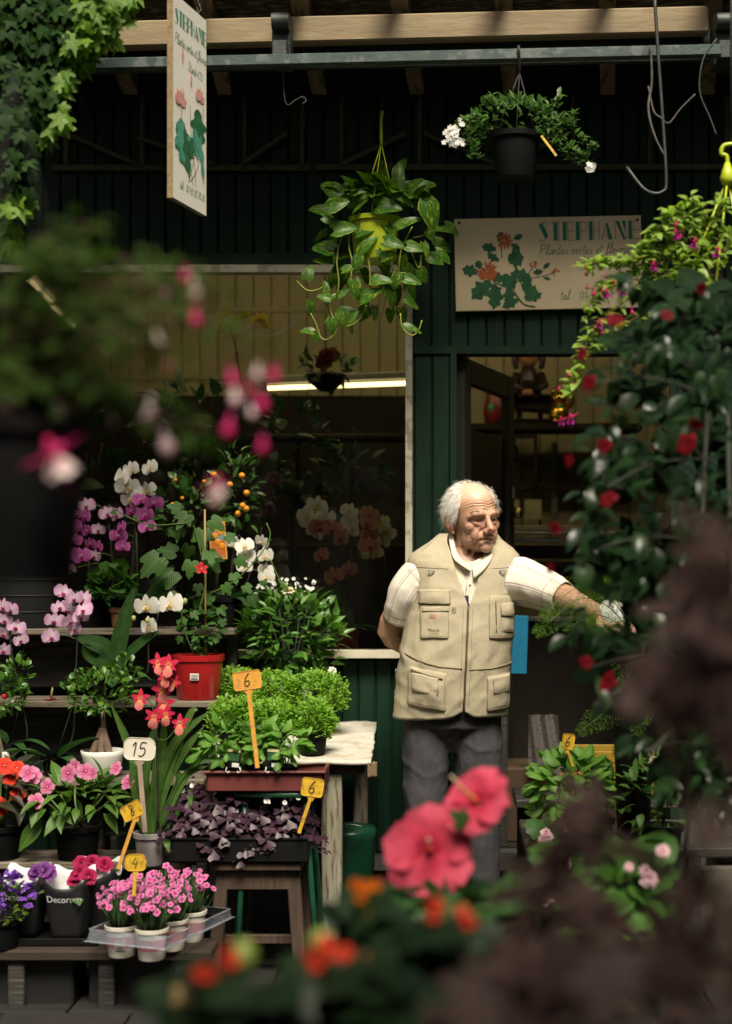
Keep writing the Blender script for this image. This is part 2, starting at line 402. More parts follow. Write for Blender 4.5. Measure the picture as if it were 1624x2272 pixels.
# ================================================================ the setting
GREEN = mat('green_paint', (.005, .036, .015), .55, (.003, .02, .009), 5, (3, 3, .5), .3, .75, bump=.25, bscale=30, spec=.3, col3=(.004, .022, .012), var=.16)
GREEN_B = mat('bar_paint', (.045, .075, .068), .45, (.03, .05, .046), 8, (1, 1, 1), bump=.3, bscale=60, col3=(.10, .12, .11))
CREAM = mat('cream_paint', (.29, .23, .13), .75, (.2, .15, .085), 6, (.6, 3, 3), .3, .7, bump=.5, bscale=25, col3=(.24, .17, .09))
WHITE_P = mat('window_paint', (.62, .58, .45), .6, (.5, .46, .34), 9, bump=.35, bscale=40, col3=(.36, .32, .22))
RAFT = mat('rafter_paint', (.27, .21, .13), .75, (.17, .13, .08), 7, (2, .5, 2), bump=.5, bscale=30, col3=(.09, .06, .04), var=.1)
DECK = mat('roof_deck', (.10, .07, .045), .8, (.05, .035, .025), 6, (1, 4, 1), bump=.5, bscale=20, col3=(.32, .26, .16), var=.2)
LATT = mat('lattice_paint', (.10, .11, .06), .7, (.06, .07, .04), 12, bump=.4)
INCREAM = mat('inner_boards', (.36, .31, .17), .6, (.30, .25, .13), 5, (1, 1, .4), var=.06)
INDARK = mat('inner_dark', (.028, .022, .016), .8, (.018, .014, .011), 8, spec=.2)
WOODD = mat('dark_wood', (.035, .032, .028), .7, (.02, .018, .016), 8, (.4, 4, 4), bump=.5, bscale=24, col3=(.07, .065, .055), var=.15)
WOODG = mat('grey_plank', (.20, .165, .12), .75, (.12, .095, .07), 7, (.35, 5, 5), bump=.7, bscale=20, col3=(.06, .05, .04), var=.15)
WOODB = mat('brown_wood', (.07, .045, .026), .75, (.04, .026, .016), 7, (4, 4, .4), bump=.6, bscale=18, col3=(.07, .05, .035), var=.15)
METAL = mat('worn_metal', (.35, .35, .33), .45, (.25, .25, .24), 12, metal=.8)
IRON = mat('dark_iron', (.05, .06, .055), .5, (.03, .035, .03), 20, metal=.3, bump=.4)
BRASS = mat('brass', (.62, .45, .14), .3, (.5, .34, .1), 20, metal=1)
# ground: worn asphalt sheet with paving in front of the shop
g = MB(); g.grid(lambda u, v: V((-60 + 120 * u, -60 + 120 * v, 0)), 4, 4)
tag(g.build('ground', mat('asphalt', (.03, .028, .026), .8, (.02, .019, .018), 3, bump=.5, bscale=60), smooth=False), kind='structure')
pav = tag(MB().box((-.2, 4.2, .0025), (9, 3.1, .003)).build('paving', mat('paving_joint', (.03, .028, .026), .9), smooth=False), kind='structure')
slabm = [MB().box((0, 0, 0), (.38, .28, .02), ch=.004).mesh('paving_slab', mat('paving_stone', (.016, .014, .012), .85, (.010, .009, .008), 9, bump=.5, bscale=50, var=.25), smooth=False)]
for j in range(9):
    for i in range(16):
        link('paving_slab', slabm[0], pav, loc=(-3.1 + i * .39 + (.19 if j % 2 else 0), 3.0 + j * .29, .012 + U(-.002, .002)))
# ---------------------------------------------------------------- the shop
FY = 5.6
shop = thing('flower_shop', 'dark green boarded flower shop with cream window frame and deep eaves', 'shop', (0, FY, 0))
def S(px, py, dy=0.0):
    """point on the shop front in the shop's own frame"""
    p = P(px, py, FY); return V((p.x, dy, p.z))
wall = MB()
def wbox(mb, x0, x1, y0, y1, d0, d1, m=0):
    a = S(x0, y1); b = S(x1, y0); mb.box(((a.x + b.x) / 2, (d0 + d1) / 2, (a.z + b.z) / 2), (b.x - a.x, d1 - d0, b.z - a.z), m=m)
for q in ((-420, 2300, -20, 592), (912, 1012, 592, 1905), (1012, 1500, 592, 783), (1500, 2300, 592, 1905), (-420, 912, 1462, 1905)):
    wbox(wall, *q, .012, .11)
wallo = wall.build('wall', mat('wall_backing', (.006, .02, .012), .8), shop, smooth=False)
def planks(x0, x1, y0, y1, w, dep=.014, m=GREEN, parent=None, name='plank', d=0):
    a = S(x0, y1); b = S(x1, y0); n = max(1, round((b.x - a.x) / w)); w = (b.x - a.x) / n
    for i in range(n):
        MB().box((0, 0, 0), (w - .005, dep, b.z - a.z), ch=.004).build(name, m, parent or wallo, smooth=False, loc=(a.x + w * (i + .5), d + .004 + U(-.0015, .0015), (a.z + b.z) / 2))
planks(-60, 1690, 210, 575, .068)
planks(915, 1690, 575, 770, .072)
planks(505, 905, 1465, 1890, .066); planks(-60, 505, 1465, 1890, .1)
planks(918, 998, 785, 1890, .075); planks(1500, 1690, 785, 1890, .075)
for (x0, x1, y0, y1, d) in ((-60, 905, 562, 590, -.012), (905, 1500, 768, 785, -.014), (905, 918, 680, 1890, -.003), (998, 1012, 783, 1890, -.016), (1486, 1500, 783, 1890, -.016)):
    b_ = MB(); wbox(b_, x0, x1, y0, y1, d, .012); b_.build('trim_board', GREEN, wallo, smooth=False)
# lattice frieze under the eaves
la = MB()
for (a, b) in (((120, 374), (690, 374)), ((700, 372), (1640, 372))):
    la = MB(); la.beam(S(*a, -.018), S(*b, -.018), .02, .022, up=(0, 0, 1)); la.build('lattice_rail', LATT, wallo, smooth=False)
for x in (150, 318, 545, 673, 760, 930, 1100, 1270, 1440, 1610):
    la = MB(); la.beam(S(x, 372, -.02), S(x, 215, -.02), .018, .016, up=(0, 1, 0)); la.build('lattice_post', LATT, wallo, smooth=False)
for (a, b) in (((150, 300), (305, 368)), ((480, 368), (310, 310)), ((540, 368), (640, 300)), ((760, 368), (900, 300)), ((1100, 368), (940, 300)), ((1120, 368), (1260, 300))):
    la = MB(); la.beam(S(*a, -.036), S(*b, -.036), .016, .016, up=(0, 1, 0)); la.build('lattice_brace', LATT, wallo, smooth=False)
for x in (275, 318, 365, 545, 585, 672): MB().ball(S(x, 374, -.032), .007, 8).build('bolt', IRON, wallo)
# window
win = MB(); wbox(win, -60, 914, 590, 606, -.03, .03); wino = win.build('window', WHITE_P, shop, smooth=False)
b_ = MB(); wbox(b_, 899, 914, 606, 1442, -.028, .03); b_.build('window_stile', WHITE_P, wino, smooth=False)
b_ = MB(); wbox(b_, -60, 905, 1442, 1458, -.07, .04); b_.build('window_sill', WHITE_P, wino, smooth=False)
def glassmat(name='window_glass', tint=(.80, .84, .78), ior=1.5):
    m, nt, N, L, B = nodes_of(name); N.remove(B)
    t = N.new('ShaderNodeBsdfTransparent'); t.inputs[0].default_value = rgb(tint); gl = N.new('ShaderNodeBsdfGlossy'); gl.inputs['Roughness'].default_value = .02
    f = N.new('ShaderNodeFresnel'); f.inputs[0].default_value = ior; mx = N.new('ShaderNodeMixShader')
    L.new(f.outputs[0], mx.inputs[0]); L.new(t.outputs[0], mx.inputs[1]); L.new(gl.outputs[0], mx.inputs[2]); L.new(mx.outputs[0], N['Material Output'].inputs[0]); return m
def dirty_glass():
    m = glassmat('window_glass', (.80, .84, .78), 1.6); nt = m.node_tree; N = nt.nodes; L = nt.links; out = N['Material Output']; src = out.inputs[0].links[0].from_socket
    d = N.new('ShaderNodeBsdfDiffuse'); d.inputs[0].default_value = (.45, .44, .38, 1); mx = N.new('ShaderNodeMixShader')
    L.new(ramp(N, L, tex(N, L, 2.2, (1, 1, .45), 7), [(.45, .0), (.8, .022)]), mx.inputs[0]); L.new(src, mx.inputs[1]); L.new(d.outputs[0], mx.inputs[2]); L.new(mx.outputs[0], out.inputs[0]); return m
GLASS = dirty_glass()
b_ = MB(); a = S(-60, 1442); c = S(899, 606); b_.add([(a.x, .005, a.z), (c.x, .005, a.z), (c.x, .005, c.z), (a.x, .005, c.z)], [(0, 1, 2, 3)]); b_.build('pane', GLASS, wino, smooth=False)
# door opening, open leaf, threshold
dz0, dz1 = S(0, 1895).z, S(0, 786).z; hx = S(1013, 0).x
door = MB(); dm = Matrix.Translation((hx + .012, .05, 0)) @ Matrix.Rotation(rad(71), 4, 'Z')
for (x0, x1, z0, z1, th) in ((.0, .09, dz0, dz1, .036), (.61, .70, dz0, dz1, .036), (.09, .61, dz1 - .10, dz1, .034), (.09, .61, dz0, dz0 + .7, .03), (.09, .61, dz0 + 1.1, dz0 + 1.16, .033)):
    door.box(((x0 + x1) / 2, 0, (z0 + z1) / 2), (x1 - x0, th, z1 - z0), ch=.004)
dro = door.build('door', mat('door_paint', (.03, .032, .02), .45, (.02, .022, .015), 6), shop, smooth=False, mat4=dm)
MB().ball((.655, -.045, S(0, 1125).z), .026, 14).build('door_knob', BRASS, dro)
MB().box((.35, 0, (dz0 + dz1) / 2 + .25), (.52, .004, .9)).build('door_pane', GLASS, dro, smooth=False)
MB().box((.64, -.03, S(0, 1075).z), (.02, .003, .05)).build('hanging_tag', WHITE_P, dro, smooth=False)
b_ = MB(); wbox(b_, 810, 1560, 1895, 1925, -.06, .1); b_.build('threshold', METAL, shop, smooth=False)
for x in (830, 1000, 1200): MB().ball(S(x, 1910, -.061), .006, 8).build('screw', IRON, shop)
b_ = MB(); wbox(b_, -420, 2300, 1926, 2030, -.03, .12); b_.build('plinth', mat('plinth_stone', (.12, .105, .085), .8, (.07, .06, .05), 8, bump=.5), shop, smooth=False)
# interior shell
RY = 2.0
zc = 3.05; xl = -2.4; xr = 2.0; zf = .24
inn = MB()
inn.box((-.2, RY / 2 + .1, zf - .02), (4.6, RY, .04)); inn.box((-.2, RY + .06, 1.65), (4.6, .04, 2.9)); inn.box((xl, RY / 2 + .1, 1.65), (.04, RY, 2.9)); inn.box((xr, RY / 2 + .1, 1.65), (.04, RY, 2.9)); inn.box((-.2, RY / 2 + .12, zc), (4.6, RY - .02, .04))
inno = inn.build('interior', INDARK, shop, smooth=False)
for i in range(46):
    w = .095; x = xl + .07 + i * w
    if x > xr - .05: break
    MB().box((0, 0, 0), (w - .004, .012, .78 if x < .05 else 2.2), ch=.003).build('board', INCREAM, inno, smooth=False, loc=(x, RY + .03, zc - .40 if x < .05 else zc - 1.15))
for z in (2.72, 2.36): MB().box((-1.2, RY + .018, z), (2.3, .012, .03), ch=.003).build('batten', INCREAM, inno, smooth=False)
# roof over the front: rafters, cream beam, green plate and bar
roof = MB(); roof.add([(-3.2, -.84, 3.398), (3.2, -.84, 3.398), (3.2, 2.3, 3.30), (-3.2, 2.3, 3.30), (-3.2, -.84, 3.438), (3.2, -.84, 3.438), (3.2, 2.3, 3.34), (-3.2, 2.3, 3.34)], [(0, 1, 2, 3), (4, 7, 6, 5), (0, 4, 5, 1), (2, 6, 7, 3), (1, 5, 6, 2), (0, 3, 7, 4)])
roofo = roof.build('roof', mat('roof_zinc', (.06, .06, .06), .7), shop, smooth=False)
for i in range(4, 13):
    MB().box((0, 0, 0), (6.2, .215, .012), ch=.003).build('deck_board', DECK, roofo, smooth=False, mat4=Matrix.Translation((0, -1.62 + i * .23, 3.398 - .0296 * (i * .23))) @ Matrix.Rotation(-.0296, 4, 'X'))
for (xa, xb) in ((-60, 40), (170, 290), (425, 500), (640, 710), (862, 925), (1107, 1132), (1346, 1348), (1590, 1570), (1830, 1790)):
    a = P(xb + (xa - xb) * 1.0, 40, 4.55); b = P(xb, 200, 5.58); a.z = 3.33; b.z = 3.23
    d = (a - b).normalized(); a2 = a + d * .02
    MB().beam(a2 - V((0, FY, 0)), b - V((0, FY, 0)), .058, .075, ch=.004).build('rafter', RAFT, roofo, smooth=False)
YB = 4.85
a = P(-80, 88, YB) - V((0, FY, 0)); b = P(1570, 46, YB - .07) - V((0, FY, 0))
MB().beam(a, b, .05, .088, ch=.006).build('cream_beam', CREAM, roofo, smooth=False)
a = P(-80, 130, YB + .05) - V((0, FY, 0)); b = P(1700, 92, YB - .03) - V((0, FY, 0))
MB().beam(a, b, .02, .12, ch=.003).build('iron_plate', IRON, roofo, smooth=False)
a = P(-80, 150, 4.66) - V((0, FY, 0)); b = P(1600, 112, 4.6) - V((0, FY, 0))
MB().beam(a, b, .035, .036, ch=.004).build('green_bar', GREEN_B, roofo, smooth=False)
for px in (628, 1600):
    p = P(px, 95, 4.74) - V((0, FY, 0)); q = MB(); q.box(p, (.062, .08, .17), ch=.004); q.box(p + V((0, -.06, -.05)), (.05, .06, .06), ch=.004)
    q.tube([p + V((-.028, -.06, .05)), p + V((.028, -.06, .05))], .028, 10); br = q.build('bracket', IRON, roofo, angle=40)
    q = MB()
    for dx in (-.016, .016):
        for dz in (-.01, .03, -.04): q.ball(p + V((dx, -.042, dz)), .005, 6)
    q.build('rivet', IRON, br)
# hook and loose wires
WIRE = mat('old_wire', (.09, .08, .07), .8, (.045, .04, .035), 40)
def pipe(parent, pts, r, m, name, o=V((0, FY, 0)), n=6, sm=5): return MB().tube(smoothpath([V(p) - o for p in pts], sm), r, n).build(name, m, parent)
pipe(roofo, [P(628, 150, 4.75), P(632, 215, 4.75), P(640, 232, 4.75), P(655, 222, 4.75), P(672, 214, 4.74), P(680, 222, 4.74), P(672, 230, 4.73)], .0022, WIRE, 'bent_wire')
pipe(roofo, [P(1452, -10, 4.5), P(1460, 120, 4.5), P(1470, 260, 4.5), P(1478, 400, 4.5), P(1470, 424, 4.5), P(1450, 428, 4.5), P(1425, 415, 4.52), P(1390, 370, 4.55)], .0055, IRON, 'hanging_hook')
pipe(roofo, [P(1443, 100, 4.58), P(1446, 180, 4.55), P(1438, 240, 4.52), P(1452, 300, 4.5), P(1474, 345, 4.5)], .004, WIRE, 'loose_wire')
pipe(roofo, [P(1438, 190, 4.55), P(1450, 245, 4.52), P(1466, 260, 4.5), P(1484, 272, 4.5), P(1510, 240, 4.5), P(1542, 208, 4.5)], .003, WIRE, 'loose_wire')
pipe(roofo, [P(1590, 85, 4.55), P(1560, 130, 4.55), P(1552, 200, 4.55), P(1575, 260, 4.55), P(1590, 300, 4.55)], .003, IRON, 'cable')
# unseen walls added at the alley's two ends to block sky light from the sides
for nm, x in (('sky_block_wall_left', -3.9), ('sky_block_wall_right', 3.9)):
    tag(MB().box((x, 1.7, 2.1), (.2, 8.2, 4.2)).build(nm, mat('sky_block_wall', (.02, .03, .018), .9), smooth=False), kind='structure')
# ---------------------------------------------------------------- the stall opposite (behind the camera; it shades the alley and shows in the window)
opp = thing('market_stall', 'timber stall across the alley with striped awning, seen only in the window', 'stall', (0, -1.2, 0))
MB().box((0, -.9, 2.2), (11, .08, 4.4)).build('wall', mat('stall_timber', (.06, .045, .03), .8), opp, smooth=False)
MB().box((0, .05, 3.04), (9, 1.9, .05)).build('canopy', mat('stall_roof', (.07, .06, .05), .8), opp, smooth=False)
for i in range(8): MB().beam((-3.5 + i, -.9, 2.98), (-3.5 + i, 3.74, 2.98), .05, .07).build('rafter', mat('stall_timber', (.06, .045, .03), .8), opp, smooth=False)
for i in range(12):
    for k in (0, 1):
        MB().box((0, 0, 0), (.036, .006, .2), ch=.002).build('awning_stripe', mat('awning_white', (.75, .68, .6), .8) if k else mat('awning_green', (.1, .25, .2), .8), opp, smooth=False, loc=(-1.1 + i * .08 + k * .04, 1.3, 2.02))
# ================================================================ the man
MY = 5.05
man = thing('person', 'white-haired man in beige utility vest, striped shirt and grey trousers leaning by the doorway', 'person', (0, MY, 0))
ML = V((0, MY, 0))
def mp(px, py, Y=MY): return P(px, py, Y) - ML
def skinmat():
    m, nt, N, L, B = nodes_of('skin')
    n1 = tex(N, L, 22, (1, 1, 1), 5); n2 = tex(N, L, 160, (1, 1, 1), 3)
    c = ramp(N, L, n1, [(.3, (.54, .33, .225)), (.55, (.49, .28, .185)), (.75, (.42, .22, .14))])
    c = mixrgb(N, L, c, (.26, .1, .055), ramp(N, L, n2, [(.62, 0), (.75, .5)]))
    at = N.new('ShaderNodeAttribute'); at.attribute_name = 'redness'
    c = mixrgb(N, L, c, (.45, .165, .105), at.outputs['Fac'])
    a2 = N.new('ShaderNodeAttribute'); a2.attribute_name = 'pale'
    c = mixrgb(N, L, c, (.76, .50, .36), a2.outputs['Fac'])
    a3 = N.new('ShaderNodeAttribute'); a3.attribute_name = 'stubble'
    st = N.new('ShaderNodeMath'); st.operation = 'MULTIPLY'; L.new(a3.outputs['Fac'], st.inputs[0]); L.new(ramp(N, L, tex(N, L, 420, (1, 1, 1), 2), [(.52, 0), (.66, .6)]), st.inputs[1])
    c = mixrgb(N, L, c, (.62, .56, .5), st.outputs[0])
    L.new(c, B.inputs['Base Color']); B.inputs['Roughness'].default_value = .47
    B.inputs['Subsurface Weight'].default_value = .3; B.inputs['Subsurface Radius'].default_value = (.012, .005, .003); B.inputs['Subsurface Scale'].default_value = .5
    bumpn(N, L, B, n2, .25, .0015); return m
SKIN = skinmat()
HC = mp(1051, 1150) + V((0, -.028, 0))                     # head centre
HM = Matrix.Translation(HC) @ Matrix.Rotation(rad(29), 4, 'Z') @ Matrix.Rotation(rad(2), 4, 'X') @ Matrix.Rotation(rad(-5), 4, 'Y') @ Matrix.Scale(1.06, 4)
def h(x, y, z): return HM @ V((x, y, z))
HR = HM.to_3x3()
HN = np.array(HR)
b = MB()
def ell(c, r, n=28, rz=0): b.ball(h(*c), r, n, rot=HR @ Matrix.Rotation(rz, 3, 'Z'))
ell((0, .016, .036), (.074, .096, .082), 40); ell((0, -.014, .0), (.066, .074, .09), 40); ell((0, -.026, -.064), (.052, .052, .048))
ell((0, -.068, -.096), (.023, .018, .018), 16)
DZ = -.012                                                # brow, eyes and nose sit low under the high forehead
for s in (-1, 1):
    ell((.038 * s, -.024, -.062), (.022, .036, .036), 20); ell((.043 * s, -.048, -.024), (.021, .022, .022), 20); ell((.028 * s, -.056, -.052), (.022, .022, .030), 20)
    b.tube([h(.056 * s, -.058, .018 + DZ), h(.042 * s, -.077, .028 + DZ), h(.022 * s, -.087, .028 + DZ), h(.004 * s, -.085, .022 + DZ)], [.008, .011, .0115, .009], 10)
    b.ball(h(.0125 * s, -.097, -.032 + DZ * .8), (.0105, .0125, .010), 12, rot=HR)
    b.tube([h(.046 * s, -.066, .007 + DZ), h(.040 * s, -.076, .0125 + DZ), h(.032 * s, -.080, .0145 + DZ), h(.023 * s, -.078, .0115 + DZ), h(.017 * s, -.073, .005 + DZ)], [.004, .0055, .0065, .0055, .004], 8)
    b.tube([h(.046 * s, -.066, .004 + DZ), h(.040 * s, -.074, -.001 + DZ), h(.032 * s, -.077, -.003 + DZ), h(.023 * s, -.075, -.001 + DZ), h(.017 * s, -.072, .004 + DZ)], [.004, .0045, .005, .0045, .004], 8)
    # ear: bowl and rim
    b.ball(h(.077 * s, .018, -.016), (.008, .017, .029), 14, rot=HR @ Matrix.Rotation(.35 * s, 3, 'Z'))
    b.tube(smoothpath([h(.074 * s, .000, -.016), h(.082 * s, .004, .006), h(.087 * s, .017, .016), h(.090 * s, .032, .006), h(.087 * s, .033, -.016), h(.080 * s, .023, -.036), h(.075 * s, .010, -.046)], 3), [.004, .005, .0055, .0055, .005, .006, .007], 8)
b.tube([h(0, -.082, .024 + DZ), h(0, -.090, .008 + DZ), h(0, -.100, -.012 + DZ), h(0, -.106, -.024 + DZ * .8)], [.0105, .0095, .0115, .0145], 14)
b.ball(h(0, -.107, -.028 + DZ * .8), (.0155, .0145, .0135), 14, rot=HR)
ell((0, -.076, -.058), (.030, .014, .016), 18); ell((0, -.072, -.079), (.028, .014, .014), 16)
b.tube([h(-.028, -.069, -.068), h(-.012, -.083, -.0635), h(0, -.0865, -.063), h(.012, -.083, -.0635), h(.028, -.069, -.068)], [.003, .004, .004, .004, .003], 8)
b.tube([h(-.026, -.069, -.070), h(-.012, -.082, -.072), h(0, -.0855, -.0725), h(.012, -.082, -.072), h(.026, -.069, -.070)], [.003, .0045, .005, .0045, .003], 8)
# neck, trunk, limbs
b.tube([h(0, .028, -.03), h(0, .026, -.08), mp(1036, 1212) + V((0, .02, 0)), mp(1030, 1250) + V((0, .03, 0))], [.058, .060, .062, .075], 20)
for q in ((-.02, -.03), (.024, -.035)): b.tube([h(q[0], -.02, -.075), mp(1040, 1222) + V((q[0] * .6, -.052, 0)), mp(1038, 1250) + V((q[0] * .3, -.042, 0))], [.008, .007, .007], 8)
b.tube([mp(1030, 1225) + V((0, .02, 0)), mp(1030, 1290), mp(1015, 1430), mp(1003, 1600)], [.062, .095, .10, .10], 24)
b.tube([mp(930, 1265) + V((0, .02, 0)), mp(1030, 1248), mp(1125, 1262) + V((0, .02, 0))], [.05, .055, .05], 16)
LEGS = ((-.088, -.092, -.09), (.098, .10, .105))
for (x0, x1, x2) in LEGS:
    b.tube([V((x0 * .8, .0, .9)), V((x0, 0, .72)), V((x1, -.01, .48)), V((x2, .01, .1)), V((x2, .01, .06))], [.066, .062, .046, .036, .036], 14)
RS, RE, RW = mp(1125, 1272), mp(1246, 1322, 4.90), mp(1332, 1362, 4.73)
LS, LE, LW = mp(922, 1270) + V((0, .01, 0)), mp(862, 1400, 5.13), mp(958, 1478, 5.30)
b.tube(smoothpath([RS, (RS + RE) / 2, RE, RE * .55 + RW * .45, RW], 3), [.056, .052, .048, .047, .044, .042, .043, .044, .040, .036, .032, .029, .026][:13], 14)
b.tube(smoothpath([LS, (LS + LE) / 2, LE, LE * .55 + LW * .45, LW], 3), [.056, .052, .048, .046, .044, .042, .043, .043, .040, .036, .032, .029, .026][:13], 14)
def hand(w, d, n, side, curl=.5):
    """palm and five bent fingers: w wrist, d pointing direction, n back of the hand"""
    d = V(d).normalized(); x = d.cross(V(n)).normalized(); n = x.cross(d); x = x * side
    Q = lambda a, c, e: w + x * a + d * c + n * e
    b.tube([Q(0, -.015, 0), Q(0, .015, 0)], [.024, .026], 12, flat=.7)
    b.ball(Q(0, .048, 0), (.036, .042, .015), 16, rot=Matrix((x, d, n)).transposed())
    for i, (o, L, r) in enumerate(((-.027, .062, .0076), (-.009, .074, .0084), (.010, .070, .0084), (.028, .064, .008))):
        pts = [Q(o * .8, .055, .0)]; a = .15; p = Q(o, .085, .001)
        for s, f in ((0, .45), (1, .32), (2, .26)):
            pts.append(p); p = p + (d * math.cos(a) - n * math.sin(a)) * L * f; a += curl * (1.1 - .1 * i)
        pts.append(p); b.tube(smoothpath(pts, 3), [r * 1.1, r * .8], 9)
    b.tube(smoothpath([Q(.022, .015, -.004), Q(.043, .04, -.012), Q(.046, .066, -.02), Q(.038, .088, -.026)], 3), [.0125, .0085], 9)
hand(RW, (RW - RE).normalized() + V((.3, 0, -.25)), (0, -.55, .85), 1, .55)
hand(LW, (LW - LE).normalized() + V((.2, .2, -.3)), (.1, .9, .3), -1, .6)
raw = b.build('body_source', SKIN)
md = raw.modifiers.new('r', 'REMESH'); md.mode = 'VOXEL'; md.voxel_size = .0031; md.use_smooth_shade = True
md = raw.modifiers.new('s', 'SMOOTH'); md.factor = .5; md.iterations = 5
dg = bpy.context.evaluated_depsgraph_get(); me = bpy.data.meshes.new_from_object(raw.evaluated_get(dg)); me.name = 'body'
bpy.data.objects.remove(raw)
nv = len(me.vertices); co = np.empty(nv * 3); me.vertices.foreach_get('co', co); co = co.reshape(-1, 3)
HI = np.array(HM.inverted()); lc = co @ HI[:3, :3].T + HI[:3, 3]
X, Y_, Z_ = lc.T; inh = (np.abs(X) < .1) & (np.abs(Y_) < .13) & (Z_ > -.14) & (Z_ < .13)
front = np.clip((-Y_ - .02) / .04, 0, 1) * inh
dy = np.zeros(nv)
ga = lambda x0, z0, sx, sz: np.exp(-((X - x0) / sx) ** 2 - ((Z_ - z0) / sz) ** 2)
ax = np.abs(X); gs = lambda x0, z0, sx, sz: np.exp(-((ax - x0) / sx) ** 2 - ((Z_ - z0) / sz) ** 2)
dy += .0072 * gs(.031, .006 + DZ, .018, .010)                                   # eye sockets
dy += .0035 * gs(.018, .006 + DZ, .006, .010)                                    # inner corners
def groove(pts, w, a):
    d2 = np.full(nv, 9.0)
    for (x0, z0), (x1, z1) in zip(pts, pts[1:]):
        L2 = (x1 - x0) ** 2 + (z1 - z0) ** 2; t = np.clip(((ax - x0) * (x1 - x0) + (Z_ - z0) * (z1 - z0)) / L2, 0, 1)
        d2 = np.minimum(d2, (ax - x0 - t * (x1 - x0)) ** 2 + (Z_ - z0 - t * (z1 - z0)) ** 2)
    return a * np.exp(-d2 / w ** 2)
dy += groove([(.017, -.034), (.026, -.046), (.033, -.063), (.035, -.080)], .0046, .0042)      # nose-to-mouth folds
dy += groove([(.016, -.018), (.026, -.028), (.042, -.025)], .0034, .0020)                   # bags under the eyes
dy += groove([(.0, -.0678), (.020, -.068), (.029, -.0725)], .0022, .0058)                  # mouth line
dy += groove([(.029, -.0725), (.033, -.088)], .003, .0035)
dy += groove([(.0, -.0835), (.012, -.0825)], .005, .0035)                                  # under the lower lip
dy += groove([(.005, .008), (.006, .028)], .0024, .0034)                                  # frown lines
dy += groove([(.050, -.006), (.062, .0)], .002, .0022) + groove([(.050, -.011), (.062, -.016)], .002, .0022) + groove([(.048, -.016), (.058, -.028)], .002, .002)
fw = np.clip((Z_ - .026) / .006, 0, 1) * np.clip((.064 - Z_) / .012, 0, 1) * np.clip((.064 - ax) / .012, 0, 1)
zz = Z_ + .004 * np.sin(X * 75 + .8) + .0035 * np.abs(np.sin(X * 30)) + .0012 * np.sin(X * 190)
dy += .0017 * fw * np.sin(zz * 2 * np.pi / .0092)
dy += .0012 * inh * np.sin(zz * 2 * np.pi / .011 + X * 260) * np.clip((-.045 - Z_) / .03, 0, 1) * np.clip((ax - .03) / .02, 0, 1)
dv = np.zeros((nv, 3)); dv[:, 1] = dy * front; co += dv @ np.array(HR).T
ntrl = np.exp(-(((ax - .0085) / .0042) ** 2 + ((Z_ + .0425) / .005) ** 2)) * front
co += (np.array([0, .004, .006]) * ntrl[:, None]) @ np.array(HR).T
me.vertices.foreach_set('co', co.ravel())
def att(n, v):
    a = me.attributes.new(n, 'FLOAT', 'POINT'); a.data.foreach_set('value', np.clip(v, 0, 1).astype(np.float32))
att('redness', front * (.6 * ga(0, -.038, .018, .016) + .3 * gs(.042, -.03, .022, .03) + .4 * ga(0, -.066, .028, .009)) + .9 * inh * np.clip((ax - .076) / .008, 0, 1))
att('pale', inh * np.clip((Z_ - .05) / .03, 0, 1) * .9)
att('stubble', inh * np.clip((-.045 - Z_) / .03, 0, 1) * (Y_ > -.11) * .38)
me.materials.clear(); me.materials.append(SKIN); me.polygons.foreach_set('use_smooth', [True] * len(me.polygons)); me.update()
body = link('body', me, man)
# eyes
EYE = mat('eye_white', (.55, .48, .42), .2, (.5, .4, .34), 60); IRIS = mat('iris', (.02, .014, .01), .15, (.01, .008, .006), 80)
for s in (-1, 1):
    e = MB().ball(h(.0315 * s, -.0615, .005 + DZ), .0115, 18).build('eye', EYE, man)
    MB().ball(h(.0315 * s + .0022, -.0694, .0032 + DZ), (.0052, .0046, .0052), 14, rot=HR).build('iris', IRIS, e)
# hair: soft cap and loose strands round the bald crown
HAIRM = mat('white_hair', (.90, .88, .83), .8, (.82, .80, .74), 60, (1, 1, 1), spec=.15); BROWM = mat('grey_brow', (.36, .31, .25), .7, (.2, .17, .14), 80)
CC = V((0, .016, .036)); CR = V((.076, .098, .084))
def skull(az, el, k=1.0):
    d = V((math.sin(az) * math.cos(el), -math.cos(az) * math.cos(el), math.sin(el))); return CC + V((d.x * CR.x, d.y * CR.y, d.z * CR.z)) * k, d
def hairmask(az, el):
    a = abs(math.degrees(az)); e = math.degrees(el); top = 40 + max(0, (a - 70)) * .42
    if a < 60 + max(0, (10 - e)) * .35: return 0
    if e < -30 - max(0, a - 95) * .55: return 0
    if a < 100 and e < -14 - (a - 60) * .12: return 0
    return 1 if e < top else (.34 if e < top + 14 else (.16 if a > 80 else .05))
def cap(u, v):
    az = (u - .5) * 2 * math.pi * .985; el = rad(-62) + v * rad(140); m_ = 1 if min(hairmask(az * .93, el), hairmask(az, el + rad(7)), hairmask(az, el - rad(7))) == 1 else 0
    k = 1.055 if m_ == 1 else .93
    p, d = skull(az, el, k + .02 * noise.noise(V((az * 6, el * 6, 1))) * m_); return h(*p)
caph = MB().grid(cap, 90, 46, wrap=False).build('hair_cap', HAIRM, man)
hs = MB(); rr = random.Random(4); cnt = 0
